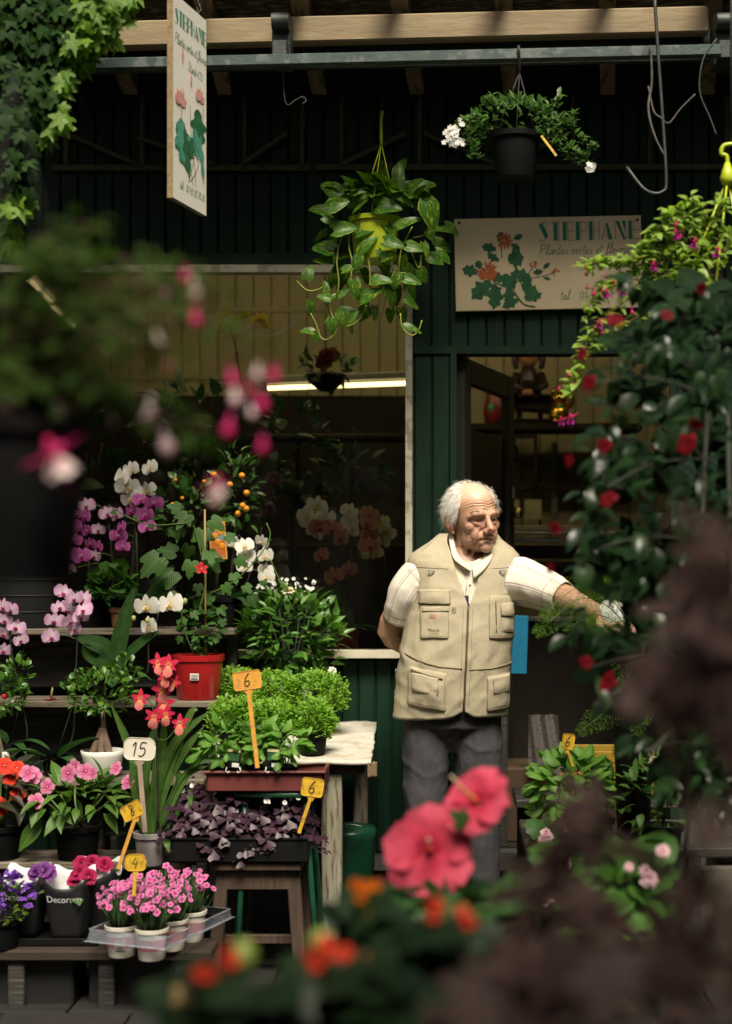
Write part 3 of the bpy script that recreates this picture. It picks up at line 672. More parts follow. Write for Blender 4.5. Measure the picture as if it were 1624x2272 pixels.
while cnt < 9800:
    az = rr.uniform(-math.pi, math.pi); el = math.asin(rr.uniform(-.85, 1)); mk = hairmask(az, el)
    if rr.random() > mk: continue
    cnt += 1; p, d = skull(az, el, 1.0); a = abs(math.degrees(az)); sg = 1 if az > 0 else -1
    thin = mk < 1
    back = V((0, 1, 0)); down = V((0, 0, -1)); t = back * rr.uniform(.35, .9) + down * rr.uniform(.2, .9) + d * rr.uniform(.1, .6) + V((rr.uniform(-.3, .3), rr.uniform(-.3, .3), rr.uniform(-.3, .3)))
    if thin: t = V((sg * rr.uniform(.1, .7), rr.uniform(.1, .9), rr.uniform(-.15, .35))) + d * .1
    if math.degrees(el) < -15 and a < 105: t = down + d * .2 + back * rr.uniform(-.1, .4)
    t = (t - d * t.dot(d) * .55).normalized(); Ln = rr.uniform(.018, .042); w = .00055 if not thin else .0004
    sd_ = t.cross(d).normalized(); pts = []
    for i in range(4):
        q = i / 3; c = p + t * Ln * q + d * ((.002 if thin else rr.uniform(.002, .010)) + .010 * q * (1 - q) * rr.uniform(.4, 1.5)) + V((0, 0, -.35 * Ln * q * q)); wv = w * (1 - .75 * q)
        pts += [h(*(c - sd_ * wv)), h(*(c + sd_ * wv))]
    hs.add(pts, [(0, 1, 3, 2), (2, 3, 5, 4), (4, 5, 7, 6)])
tag(hs.build('hair', HAIRM, man), kind='stuff')
br = MB()
for s in (-1, 1):
    for i in range(210):
        t = rr.random(); x = .016 + .038 * t; z = .013 + .011 * math.sin(t * 2.4) + rr.uniform(-.004, .004); y = -.0945 + .022 * t ** 2
        d = V((s * rr.uniform(.4, 1), -.4, rr.uniform(-.2, .6))).normalized(); L_ = rr.uniform(.006, .011); p = V((x * s, y + .004, z)); n_ = V((0, 0, .0007))
        br.add([h(*(p - n_)), h(*(p + n_)), h(*(p + d * L_))], [(0, 1, 2)])
tag(br.build('eyebrows', BROWM, man), kind='stuff')
# ---------------------------------------------------------------- clothes
def cloth(name, col, col2, weave=900, fold=.5, stripes=None):
    m, nt, N, L, B = nodes_of(name)
    c = ramp(N, L, tex(N, L, 9, (1, 1, 1), 4), [(.3, col), (.75, col2)])
    c = mixrgb(N, L, c, tuple(x * .8 for x in col2), ramp(N, L, tex(N, L, 300, (1, 1, 1), 2), [(.5, 0), (.75, .5)]))
    if stripes:
        uv = N.new('ShaderNodeUVMap'); uv.uv_map = 'uv'; sp = N.new('ShaderNodeSeparateXYZ'); L.new(uv.outputs[0], sp.inputs[0])
        mu = N.new('ShaderNodeMath'); mu.operation = 'MULTIPLY'; mu.inputs[1].default_value = stripes[0]; L.new(sp.outputs[0], mu.inputs[0])
        fr = N.new('ShaderNodeMath'); fr.operation = 'FRACT'; L.new(mu.outputs[0], fr.inputs[0])
        r = ramp(N, L, fr.outputs[0], [(.40, 0), (.42, 1), (.46, 1), (.48, 0), (.55, 0), (.57, .8), (.60, .8), (.62, 0)])
        c = mixrgb(N, L, c, stripes[1], r)
    L.new(c, B.inputs['Base Color']); B.inputs['Roughness'].default_value = .85; B.inputs['Specular IOR Level'].default_value = .2
    w = N.new('ShaderNodeTexWave'); w.inputs['Scale'].default_value = weave; w.bands_direction = 'DIAGONAL'
    b1 = bumpn(N, L, B, tex(N, L, 45, (1, 1, .6), 6), fold, .004)
    b2 = N.new('ShaderNodeBump'); b2.inputs['Strength'].default_value = min(1, fold * 1.2); b2.inputs['Distance'].default_value = .016
    L.new(tex(N, L, 11, (1.6, 1.6, .75), 3, rough=.4), b2.inputs['Height']); L.new(b2.outputs[0], b1.inputs['Normal']); return m
VEST = cloth('vest_cotton', (.47, .415, .295), (.41, .36, .245)); SHIRT = cloth('shirt_stripe', (.74, .70, .60), (.68, .64, .53), fold=.3, stripes=(7, (.36, .28, .28)))
SHIRTP = cloth('shirt_plain', (.74, .69, .55), (.68, .62, .47), fold=.3); TROU = cloth('trouser_twill', (.075, .073, .078), (.05, .049, .054), fold=.7)
NAVY = cloth('navy_undershirt', (.035, .035, .06), (.025, .025, .04)); THREAD = mat('dark_zip', (.16, .12, .06), .5, (.1, .08, .04), 200, metal=.3); SEAM = mat('seam', (.33, .275, .165), .9)
TZ = [(.800, .004, .180, .126), (.90, .006, .182, .140), (1.00, .010, .182, .146), (1.10, .022, .176, .142), (1.20, .036, .169, .133), (1.29, .044, .167, .122), (1.34, .046, .176, .110), (1.378, .046, .177, .097), (1.400, .048, .170, .086), (1.423, .050, .142, .076), (1.450, .053, .105, .067), (1.474, .056, .078, .060)]
TA = np.array(TZ)
def tor(z): return [float(np.interp(z, TA[:, 0], TA[:, k])) for k in (1, 2, 3)]
def folds(x, z, s=0):
    """soft creases of the vest"""
    w = noise.noise(V((x * 3.5 + s, z * 3.5, 2.2)))
    a = noise.noise(V((x * 8 + s, z * 4, 3.1))) * .008
    ph = (x * .55 + z) * 30 + 5 * w
    a += .0065 * (1 - abs(math.sin(ph))) ** 2 * max(0, noise.noise(V((x * 5 + s, z * 5, 5.5))) + .30)
    ph = (-x * .9 + z) * 26 + 5 * noise.noise(V((x * 3, z * 3, 8)))
    a += .006 * (1 - abs(math.sin(ph))) ** 2 * max(0, noise.noise(V((x * 5 + s, z * 5, 15.5))) + .22)
    a += .0045 * max(0, 1 - abs(z - 1.04) / .05) * math.sin(x * 75 + 3 * noise.noise(V((x * 9, z * 9, 1))))
    a += .008 * math.sin(x * 24 + s + 2 * w) * max(0, (1.0 - z) / .2)
    return a
def tsurf(u, z, off=0.0):
    """u = angle from the front, positive to the viewer's right"""
    cx, hw, hd = tor(z); s, c = math.sin(u), math.cos(u); e = .86
    sx = math.copysign(abs(s) ** e, s); cy = math.copysign(abs(c) ** e, c)
    sl = .018 * max(0, z - 1.38) * 10 * max(0, c)
    return V((cx + (hw + off) * sx, .02 - (hd + off) * cy + sl * .2, z))
def vfront(x, z, off=.016):
    cx, hw, hd = tor(z); q = min(.9995, abs((x - cx) / (hw + off))); s = q ** (1 / .86); c = math.sqrt(max(0, 1 - s * s)) ** .86
    sl = .018 * max(0, z - 1.38) * 10 * c
    return V((x, .02 - (hd + off) * c + sl * .2 - folds(x, z), z))
ZIPX = lambda z: .0595 - (1.227 - z) * .045 if z < 1.3 else .0595
VZ = 1.227
def gap(z): return .003 if z < VZ else .003 + .070 * min(1, (z - VZ) / .22) ** .9
def vest_fn(u, v):
    z0 = .832; z = z0 + (1.472 - z0) * (v ** .92)
    cx, hw, hd = tor(z); off = .016
    def ang(x):
        q = max(-.999, min(.999, (x - cx) / (hw + off))); s = math.copysign(abs(q) ** (1 / .86), q); return math.asin(max(-1, min(1, s)))
    r = ang(min(ZIPX(z) + gap(z), cx + hw * .8)); l = ang(max(ZIPX(z) - gap(z), cx - hw * .8)) + 2 * math.pi
    a = r + (l - r) * u; p = tsurf(a, z, off)
    edge = min(u, 1 - u)
    if v < .08: p.z += .022 * math.exp(-(edge / .018) ** 2) * (1 - v / .08)                 # rounded front corners
    p.z += .006 * math.sin(a * 2 + .4) * (1 - v)
    n = V((p.x - cx, p.y - .02, 0)).normalized(); return p + n * folds(p.x if abs(math.sin(a)) < .98 or math.cos(a) > 0 else p.x + 5, z)
vo = MB().grid(vest_fn, 150, 90).build('vest', VEST, man); sm = vo.modifiers.new('th', 'SOLIDIFY'); sm.thickness = .004; sm.offset = 1
def pz(py): return (2113 - py) / 630.0
def pxx(px): return (px - VPX) * MY / FPX
PF = []
def patch(x0, x1, y0, y1, off, name, m=VEST, rad_=.012, slant=0, parent=vo, seam=True, bulge=.006):
    """pocket or flap lying on the vest, given by its corners in the picture"""
    nu, nv_ = 14, 14; mb = MB()
    def fn(u, v):
        x = pxx(x0 + (x1 - x0) * u) ; z = pz(y1 + (y0 - y1) * v + slant * (u - .5)); x += .0028 * noise.noise(V((x * 30, z * 30, x0))); z += .0035 * noise.noise(V((x * 26, z * 26, y0 + 7)))
        W = pxx(x1) - pxx(x0); H = pz(y0) - pz(y1); cxn = min(u, 1 - u) * W; czn = v * H
        if cxn < rad_ and czn < rad_:
            dx = rad_ - cxn; dz = rad_ - czn; r = math.hypot(dx, dz)
            if r > rad_: k = rad_ / r; x += math.copysign(dx * (1 - k), .5 - u); z += dz * (1 - k)
        e = min(u, 1 - u, v, 1 - v); h_ = off * min(1, e * 10 + (.15 if e <= 0 else .4)) + bulge * math.sin(math.pi * u) * math.sin(math.pi * min(1, v * 1.1 + .05)) * (.7 + .6 * noise.noise(V((x * 25, z * 25, off * 900))))
        if e <= 0: h_ = -.002
        return vfront(x, z, .020 + h_)
    mb.grid(fn, nu, nv_); o = mb.build(name, m, parent); PF.append(fn)
    if seam:
        def sp(u, v): return fn(u, v) + V((0, -.0008, 0))
        ln = MB(); path = [sp(.06, .97)] + [sp(.06, 1 - .9 * i / 8) for i in range(1, 9)] + [sp(.06 + .88 * i / 8, .07) for i in range(9)] + [sp(.94, .1 + .87 * i / 8) for i in range(9)]
        ln.tube(path, .0009, 4); ln.build('stitching', SEAM, o)
    return o
patch(930, 998, 1336, 1416, .005, 'pocket'); patch(932, 999, 1345, 1354, .009, 'pocket_band', seam=False, bulge=0); patch(926, 1001, 1306, 1339, .010, 'pocket_flap', rad_=.004)
patch(1080, 1141, 1318, 1419, .005, 'pocket'); patch(1106, 1139, 1350, 1402, .009, 'pocket', rad_=.004); patch(1107, 1140, 1336, 1365, .013, 'pocket_flap', rad_=.004)
patch(902, 992, 1478, 1568, .007, 'pocket', slant=16, bulge=.014); patch(911, 976, 1490, 1532, .016, 'pocket_flap', slant=14, bulge=.008)
patch(1076, 1131, 1492, 1572, .007, 'pocket', slant=-6, bulge=.012); patch(1090, 1131, 1494, 1532, .014, 'pocket_flap', slant=-5, bulge=.006)
def vline(pts, r, name, m, off=.021, n=5, sm=6):
    path = []
    for (a, c) in zip(pts, pts[1:]):
        for i in range(sm): t = i / sm; path.append(vfront(pxx(a[0] + (c[0] - a[0]) * t), pz(a[1] + (c[1] - a[1]) * t), off))
    path.append(vfront(pxx(pts[-1][0]), pz(pts[-1][1]), off)); return MB().tube(path, r, n).build(name, m, vo)
vline([(1037, 1342), (1034, 1420), (1031, 1500), (1028, 1572)], .0032, 'zip', THREAD, .020)
vline([(1047, 1342), (1044, 1420), (1041, 1500), (1038, 1560)], .0009, 'stitching', SEAM, .0205); vline([(1027, 1342), (1024, 1420), (1021, 1500), (1018, 1560)], .0009, 'stitching', SEAM, .0205)
vline([(913, 1257), (955, 1260), (994, 1262)], .0016, 'yoke_seam', SEAM, .020); vline([(1080, 1262), (1115, 1260), (1146, 1256)], .0016, 'yoke_seam', SEAM, .020)
vline([(888, 1442), (930, 1462), (975, 1474), (1024, 1478)], .0024, 'pocket_zip', THREAD, .021); vline([(1040, 1480), (1090, 1478), (1138, 1468)], .0022, 'waist_seam', SEAM, .021)
vline([(912, 1480), (950, 1492), (982, 1500)], .002, 'pocket_zip', THREAD, .030); vline([(1097, 1332), (1098, 1400)], .002, 'pocket_zip', THREAD, .028)
for s_, pts in ((0, [(996, 1212), (1005, 1262), (1020, 1305), (1036, 1340)]), (1, [(1084, 1210), (1076, 1262), (1060, 1305), (1040, 1340)])): pass
for px in (957, 1112):
    c = vfront(pxx(px), pz(1266), .024); ring = [c + V((.011 * math.cos(a), -.003, .010 * math.sin(a))) for a in [math.pi + math.pi * i / 8 for i in range(9)]]
    MB().tube(ring + [ring[0]], .0017, 6).build('d_ring', METAL, vo)
c = vfront(pxx(1006), pz(1349), .026); MB().tube([c + V((.006 * math.cos(a), 0, .008 * math.sin(a))) for a in [6.283 * i / 10 for i in range(11)]], .0013, 6).build('d_ring', METAL, vo)
c = vfront(pxx(877), pz(1492), .014); MB().tube([c + V((0, .006 * math.cos(a), .012 * math.sin(a))) for a in [6.283 * i / 10 for i in range(11)]], .002, 6).build('side_buckle', METAL, vo)
# armhole seams
for sg in (-1, 1):
    pts = []
    for i in range(13):
        z = 1.20 + .245 * i / 12; cx, hw, hd = tor(z); pts.append(tsurf(sg * rad(62 - 8 * math.sin(i / 12 * 3.1)), z, .019))
    MB().tube(pts, .002, 5).build('armhole_seam', SEAM, vo)
# print on the pocket and small red label
def text_mesh(s, size, name='lettering', extrude=0.0):
    cu = bpy.data.curves.new(name, 'FONT'); cu.body = s; cu.size = size; cu.extrude = extrude; cu.align_x = 'CENTER'; cu.resolution_u = 3
    o = bpy.data.objects.new(name, cu); COL.objects.link(o); d = bpy.context.evaluated_depsgraph_get(); m_ = bpy.data.meshes.new_from_object(o.evaluated_get(d)); bpy.data.objects.remove(o); m_.name = name; return m_
INK = mat('dark_ink', (.03, .02, .015), .7); 
def on_pocket(px, py, off=.0012): return PF[0]((px - 930) / 68, 1 - (py - 1336) / 80) + V((0, -off, 0))
def wrap_text(s, px, py, size, m, sx=1.0):
    t = text_mesh(s, size)
    for v in t.vertices: v.co = on_pocket(px + v.co.x * sx * 630, py - v.co.y * 630)
    t.materials.clear(); t.materials.append(m); link('lettering', t, vo)
wrap_text('PEACE', 962, 1397, .0125, INK, 1.15); wrap_text('CLASSICS', 962, 1403, .008, SEAM, 1.0)
MB().grid(lambda u, v: on_pocket(952 + 14 * u, 1368 - 7 * v), 3, 2).build('cloth_label', mat('faded_red', (.5, .26, .17), .8), vo)
# shirt: front in the V, collar, placket, sleeves
def shirt_half(sg):
    def fn(u, v):
        z = 1.12 + .335 * v; op = .004 if z < 1.368 else .004 + rad(44) * min(1, (z - 1.368) / .07); a = .03 + sg * (op + (1.25 - op) * u)
        p = tsurf(a, z, .004); p.y += .003 * math.sin(p.x * 90 + z * 30); return p
    return fn
so = MB().grid(shirt_half(1), 20, 30).grid(shirt_half(-1), 20, 30).build('shirt', SHIRTP, man)
for inner, outer in (([(1004, 1186, .00), (1007, 1206, -.045), (1014, 1228, -.075), (1027, 1245, -.094), (1044, 1258, -.104)], [(994, 1190, -.01), (998, 1214, -.062), (1004, 1238, -.096), (1018, 1252, -.110), (1042, 1268, -.118)]),
                     ([(1090, 1214, -.03), (1082, 1226, -.06), (1072, 1238, -.08), (1059, 1249, -.096), (1046, 1258, -.104)], [(1097, 1220, -.045), (1089, 1238, -.082), (1079, 1255, -.102), (1066, 1270, -.114), (1049, 1284, -.120)])):
    A_ = smoothpath([mp(x, y) + V((0, d, 0)) for x, y, d in inner], 5); B_ = smoothpath([mp(x, y) + V((0, d, 0)) for x, y, d in outer], 5); k = len(A_); vs = []
    for j in range(6):
        t = j / 5; vs += [p.lerp(q, t) + V((0, -.005 * math.sin(math.pi * t * .85), .002 * math.sin(math.pi * t))) for p, q in zip(A_, B_)]
    q = MB().add(vs, [(j * k + i, j * k + i + 1, (j + 1) * k + i + 1, (j + 1) * k + i) for j in range(5) for i in range(k - 1)]).build('collar', SHIRTP, so)
    mdf = q.modifiers.new('th', 'SOLIDIFY'); mdf.thickness = .002
def sfr(px, py, off): p = mp(px, py); cx, hw, hd = tor(p.z); return V((p.x, vfront(p.x, p.z, .006).y + folds(p.x, p.z) - off, p.z))
MB().grid(lambda u, v: sfr(1040 + (u - .5) * 17 + 3 * (1 - v), 1338 - v * 92, .002 + .003 * math.sin(math.pi * u)), 6, 16).build('placket', SHIRT, so)
for py in (1262, 1296): MB().ball(sfr(1041, py, .008), (.0045, .002, .0045), 10).build('button', mat('button', (.6, .55, .45), .3), so)
MB().grid(lambda u, v: sfr(1037 + (u - .5) * 26 * (.35 + .65 * v), 1347 - v * 27, .004), 6, 6).build('undershirt', NAVY, man)
def sleeve(pts, rs, cuffn, seed, flat=1.0, nseg=44, nr=40):
    path = smoothpath(pts, 12); k = len(path); R_ = np.interp(np.linspace(0, 1, k), np.linspace(0, 1, len(rs)), rs); mb = MB(); vs = []; uvs = []
    nrm = V((0, -1, .2)).normalized()
    for i, p in enumerate(path):
        d = (path[min(i + 1, k - 1)] - path[max(i - 1, 0)]).normalized(); nn = (nrm - d * nrm.dot(d)).normalized(); bb = d.cross(nn); t = i / (k - 1)
        for j in range(nr):
            a = 2 * math.pi * j / nr; w = 1 + .10 * noise.noise(V((math.cos(a) * 1.3 + seed, math.sin(a) * 1.3, t * 3.5))) + .08 * (1 - abs(math.sin(t * 9 + 1.4 * math.sin(a + seed) + 2 * noise.noise(V((t * 3, a, seed)))))) ** 2 * (1 - abs(2 * t - 1) ** 3) * (.6 + .8 * noise.noise(V((t * 4, a * .8, seed + 4))))
            if t > .97: w *= .985
            vs.append(p + (nn * math.cos(a) + bb * math.sin(a) * flat) * R_[i] * w); uvs.append((j / nr, t))
    fs = [(i * nr + j, i * nr + (j + 1) % nr, (i + 1) * nr + (j + 1) % nr, (i + 1) * nr + j) for i in range(k - 1) for j in range(nr)]
    mb.add(vs, fs, 0, uvs); o = mb.build('sleeve', SHIRT, so); md = o.modifiers.new('th', 'SOLIDIFY'); md.thickness = .003
    # hem stitched near the cuff
    i = k - 5; MB().tube([V(v) * 1.0 for v in vs[i * nr:(i + 1) * nr]] + [V(vs[i * nr])], .0012, 4).build('cuff_seam', SEAM, o)
    return o
sleeve([mp(1105, 1282), mp(1142, 1288), mp(1190, 1302, 4.99), mp(1250, 1328, 4.90)], [.05, .084, .087, .079, .068, .060], 1, 3.0)
sleeve([mp(945, 1280), mp(926, 1288), mp(900, 1320), mp(880, 1374, 5.09)], [.05, .070, .072, .067, .060, .056], 1, 8.0)
# trousers
tb = MB(); tb.tube([V((.008, .015, 1.0)), V((.008, .015, .90)), V((.008, .015, .80)), V((.006, .015, .70))], [.165, .172, .170, .06], 40, flat=.70)
for li, (x0, x1, x2) in enumerate(LEGS):
    pts = [V((x0 * .92, .015, .86)), V((x0, .012, .68)), V((x1, .005, .50)), V((x2, .012, .30)), V((x2, .015, .05))]; rs = [.085, .083, .073, .067, .069]
    path = smoothpath(pts, 14); k = len(path); R_ = np.interp(np.linspace(0, 1, k), np.linspace(0, 1, 5), rs); vs = []; nr = 44
    for i, p in enumerate(path):
        t = i / (k - 1)
        for j in range(nr):
            a = 2 * math.pi * j / nr; nz = noise.noise(V((t * 6, math.cos(a) * 1.2 + li * 9, math.sin(a) * 1.2)))
            w = 1 + .05 * noise.noise(V((math.cos(a) * 1.4 + li * 7, math.sin(a) * 1.4, t * 6)))
            w += .07 * (1 - abs(math.sin(t * 15 + 1.2 * math.sin(a + li * 2) + 2.5 * nz))) ** 2 * math.exp(-((t - .22) / .18) ** 2) + .05 * (1 - abs(math.sin(t * 20 - 1.1 * math.cos(a) + 3 * nz))) ** 2 * math.exp(-((t - .5) / .12) ** 2)
            w += .035 * math.exp(-((a - 4.71) / .13) ** 2)
            vs.append(p + V((math.cos(a), math.sin(a) * 1.1, 0)) * R_[i] * w)
    n0 = len(vs); fs = [(i * nr + j, i * nr + (j + 1) % nr, (i + 1) * nr + (j + 1) % nr, (i + 1) * nr + j) for i in range(k - 1) for j in range(nr)]
    tb.add(vs, fs + [tuple(range(nr))[::-1], tuple(range((k - 1) * nr, k * nr))])
raw = tb.build('trouser_source', TROU); md = raw.modifiers.new('r', 'REMESH'); md.mode = 'VOXEL'; md.voxel_size = .0045; md.use_smooth_shade = True; md = raw.modifiers.new('s', 'SMOOTH'); md.factor = .5; md.iterations = 3
dg = bpy.context.evaluated_depsgraph_get(); me = bpy.data.meshes.new_from_object(raw.evaluated_get(dg)); me.name = 'trousers'; bpy.data.objects.remove(raw)
me.materials.clear(); me.materials.append(TROU); me.polygons.foreach_set('use_smooth', [True] * len(me.polygons)); tr = link('trousers', me, man)
for li, (x0, x1, x2) in enumerate(LEGS):
    # shoe
    sh = MB()
    def sho(u, v, x2=x2):
        a = u * 2 * math.pi; L_ = .135; W = .048 * (1 - .25 * max(0, -math.cos(a))); zt = .075 * (1 - v) ** .5 if False else .02 + .06 * math.sin(v * 1.57)
        k_ = 1 - v ** 2.2; hgt = .055 + .04 * max(0, math.cos(a + math.pi)) * 0
        return V((x2 + W * k_ * math.sin(a), -.03 + L_ * k_ * -math.cos(a) * (1 if math.cos(a) > 0 else .8), .004 + hgt * v + .035 * v * max(0, -math.cos(a))))
    sh.grid(sho, 28, 8, wrap=True).build('shoe', mat('shoe_leather', (.03, .022, .018), .5), man)
# ================================================================ signs and price tags
STROKES = {
 'P': (.62, [[(.02, 0), (.16, 1)], [(.05, .8), (.16, 1), (.5, .97), (.56, .75), (.4, .55), (.1, .5)]]),
 'S': (.6, [[(.55, .9), (.4, 1), (.22, .9), (.25, .7), (.4, .5), (.42, .2), (.25, .02), (.02, .12)]]),
 'l': (.28, [[(.0, .05), (.2, .6), (.26, .98), (.18, .98), (.1, .3), (.14, .02), (.28, .1)]]),
 'a': (.42, [[(.34, .42), (.2, .48), (.06, .3), (.08, .05), (.22, .04), (.34, .42), (.32, .08), (.42, .08)]]),
 'n': (.44, [[(.02, .4), (.08, .45), (.06, .0), (.12, .32), (.24, .46), (.3, .35), (.3, .06), (.44, .08)]]),
 't': (.32, [[(.18, .9), (.08, .15), (.14, .02), (.32, .1)], [(.0, .58), (.3, .62)]]),
 'e': (.36, [[(.04, .2), (.26, .32), (.22, .46), (.1, .42), (.04, .18), (.14, .02), (.36, .12)]]),
 's': (.32, [[(.26, .44), (.12, .44), (.1, .3), (.24, .18), (.18, .03), (.02, .06)]]),
 'v': (.4, [[(.0, .42), (.08, .45), (.12, .05), (.2, .04), (.32, .46), (.4, .4)]]),
 'r': (.34, [[(.02, .4), (.08, .45), (.08, .02)], [(.08, .3), (.2, .46), (.34, .4)]]),
 'f': (.34, [[(.02, .1), (.2, .6), (.32, .95), (.22, 1), (.12, .5), (.0, -.35), (.1, -.3), (.16, .05), (.34, .15)]]),
 'u': (.42, [[(.02, .45), (.06, .1), (.16, .03), (.3, .2), (.32, .45), (.32, .06), (.42, .08)]]),
 'i': (.2, [[(.06, .45), (.06, .05), (.2, .1)], [(.09, .66), (.11, .7)]]),
 'd': (.42, [[(.32, .42), (.2, .48), (.06, .3), (.08, .05), (.22, .04), (.36, .95), (.34, .06), (.42, .08)]]),
 ':': (.3, [[(.12, .12), (.15, .15)], [(.12, .42), (.15, .45)]]), ' ': (.3, []), '.': (.2, [[(.06, .02), (.1, .05)]]),
 '°': (.2, [[(.1, .6), (.03, .68), (.1, .76), (.17, .68), (.1, .6)]]),
 '0': (.5, [[(.25, 0), (.08, .2), (.08, .6), (.25, .8), (.4, .6), (.4, .2), (.25, 0)]]), '1': (.34, [[(.04, .6), (.2, .8), (.18, 0)]]),
 '2': (.5, [[(.06, .62), (.2, .8), (.38, .68), (.34, .45), (.06, .02), (.44, .02)]]), '3': (.48, [[(.06, .74), (.24, .8), (.36, .64), (.2, .44), (.38, .28), (.3, .04), (.04, .04)]]),
 '4': (.5, [[(.26, .85), (.06, .35), (.44, .35)], [(.36, .62), (.3, -.05)]]), '5': (.5, [[(.42, .8), (.14, .8), (.1, .46), (.3, .5), (.4, .25), (.24, .0), (.04, .06)]]),
 '6': (.5, [[(.36, .85), (.14, .5), (.1, .14), (.24, .0), (.4, .14), (.34, .36), (.14, .3)]]), '7': (.44, [[(.04, .8), (.4, .8), (.18, 0)]]),
 '8': (.46, [[(.38, .72), (.24, .85), (.14, .66), (.34, .3), (.24, .0), (.1, .14), (.2, .4), (.36, .6), (.38, .72)]]), '9': (.48, [[(.38, .6), (.22, .42), (.1, .58), (.22, .8), (.38, .66), (.3, 0)]]),
}
def strip(mb, pts, w, fr, off, m=0):
    """one flat pen stroke with mitred bends, fr maps (x, y, out)"""
    k = len(pts); L_ = []; R_ = []
    for i in range(k):
        a = V(pts[max(0, i - 1)] + (0,)); c = V(pts[min(k - 1, i + 1)] + (0,)); d = (c - a)
        d = d.normalized() if d.length > 1e-9 else V((1, 0, 0)); n = V((-d.y, d.x, 0)) * w / 2; p = V(pts[i] + (0,)); L_.append(p + n); R_.append(p - n)
    mb.add([fr(q.x, q.y, off) for q in L_] + [fr(q.x, q.y, off) for q in R_], [(k + i, k + i + 1, i + 1, i) for i in range(k - 1)], m)
def bez(pts, n=4): return [(p.x, p.y) for p in smoothpath([V((x, y, 0)) for x, y in pts], n)]
def script(mb, s, x, y, size, w, fr, off=.001, shear=.12, gapx=.02):
    """handwriting; returns the end x"""
    for ch in s:
        wd, sts = STROKES[ch]
        for q, st in enumerate(sts):
            pts = bez([(x + (a + shear * c) * size, y + c * size) for a, c in st], 4) if len(st) > 2 else [(x + (a + shear * c) * size, y + c * size) for a, c in st]
            strip(mb, pts, w, fr, off + q * .0002)
        x += (wd + gapx) * size
    return x
def deco(mb, x, y, H, fr, off=.001, lw=.012, adv=None, sp=.9):
    """STEPHANE in fat-and-hairline capitals"""
    def pg(ps): mb.add([fr(x + a * H, y + c * H, off) for a, c in ps], [tuple(range(len(ps)))])
    def ln(ps, k=1): strip(mb, [(x + a * H, y + c * H) for a, c in (bez(ps, 5) if len(ps) > 2 else ps)], lw * k, fr, off + .0003)
    for ch in 'STEPHANE':
        if ch == 'S': pg([(.02, .88), (.2, .98), (.52, .2), (.36, .1)]); ln([(.2, .98), (.38, .96), (.5, .85)]); ln([(.28, .84), (.5, .3)]); ln([(.36, .1), (.2, .0), (.0, .06)]); wd = .62
        elif ch == 'T': pg([(.14, 0), (.36, 0), (.36, .96), (.14, .96)]); ln([(.43, 0), (.43, .98)]); ln([(.0, .99), (.56, .99)]); wd = .6
        elif ch == 'E': pg([(0, 0), (.2, 0), (.2, 1), (0, 1)]); ln([(.27, 0), (.27, 1)]); [ln([(.27, t), (.6, t)]) for t in (.01, .5, .99)]; wd = .66
        elif ch == 'P': pg([(0, 0), (.2, 0), (.2, 1), (0, 1)]); ln([(.27, 0), (.27, 1)]); ln([(.27, .99), (.5, .96), (.6, .75), (.5, .52), (.27, .48)]); wd = .66
        elif ch == 'H': pg([(0, 0), (.2, 0), (.2, 1), (0, 1)]); ln([(.27, 0), (.27, 1)]); ln([(.27, .5), (.52, .5)]); ln([(.54, 0), (.54, 1)]); wd = .64
        elif ch == 'A': pg([(.24, .9), (.32, .9), (.58, 0), (.36, 0)]); ln([(.24, .9), (.0, 0)]); ln([(.06, .22), (.38, .22)]); ln([(.22, .62), (.34, .1)], .7); wd = .66
        elif ch == 'N': pg([(.04, 1), (.24, 1), (.56, .02), (.56, 0), (.44, 0)]); ln([(.03, 0), (.03, 1)]); ln([(.58, 0), (.58, 1)]); pg([(.36, 1), (.56, 1), (.56, .4)]); wd = .68
        x += wd * H * sp + .03 * H
    return x
INKG = mat('green_lettering', (.01, .22, .13), .6, (.012, .18, .1), 30); PEN = mat('pen_green', (.05, .20, .13), .7); PINKP = mat('painted_pink', (.74, .40, .36), .7, (.62, .20, .19), 40)
LEAFP = mat('painted_leaf', (.03, .16, .06), .7, (.012, .09, .03), 40); ORANGEP = mat('painted_orange', (.60, .17, .04), .7, (.45, .08, .02), 90); TEALP = mat('painted_teal', (.10, .38, .27), .7, (.04, .2, .13), 30); STEMP = mat('painted_stem', (.10, .16, .05), .7)
BOARD = mat('sign_board', (.82, .69, .45), .7, (.77, .63, .40), 3, bump=.15, bscale=60); BOARDW = mat('sign_white', (.86, .82, .72), .6, (.82, .77, .66), 4); CHIP = mat('chipboard_edge', (.32, .24, .13), .9, (.2, .14, .07), 70, bump=.8)
def blob(mb, pts, fr, off): mb.add([fr(x, y, off) for x, y in pts], [tuple(range(len(pts)))])
def pleaf(mb, x, y, a, L_, W, fr, off, lob=True, n=14):
    """painted lobed leaf"""
    d = (math.cos(a), math.sin(a)); ps = []
    for sg in (1, -1):
        for i in range(n + 1):
            t = i / n if sg > 0 else 1 - i / n
            w = W * math.sin(math.pi * min(1, t * .95 + .04)) * (1 + (.28 * math.sin(t * 19) if lob else 0)) * .5
            ps.append((x + d[0] * t * L_ - d[1] * w * sg, y + d[1] * t * L_ + d[0] * w * sg))
    c = (x + d[0] * L_ * .5, y + d[1] * L_ * .5); vs = [fr(*c, off)] + [fr(*p, off) for p in ps]; k = len(ps)
    mb.add(vs, [(0, 1 + i, 1 + (i + 1) % k) for i in range(k)])
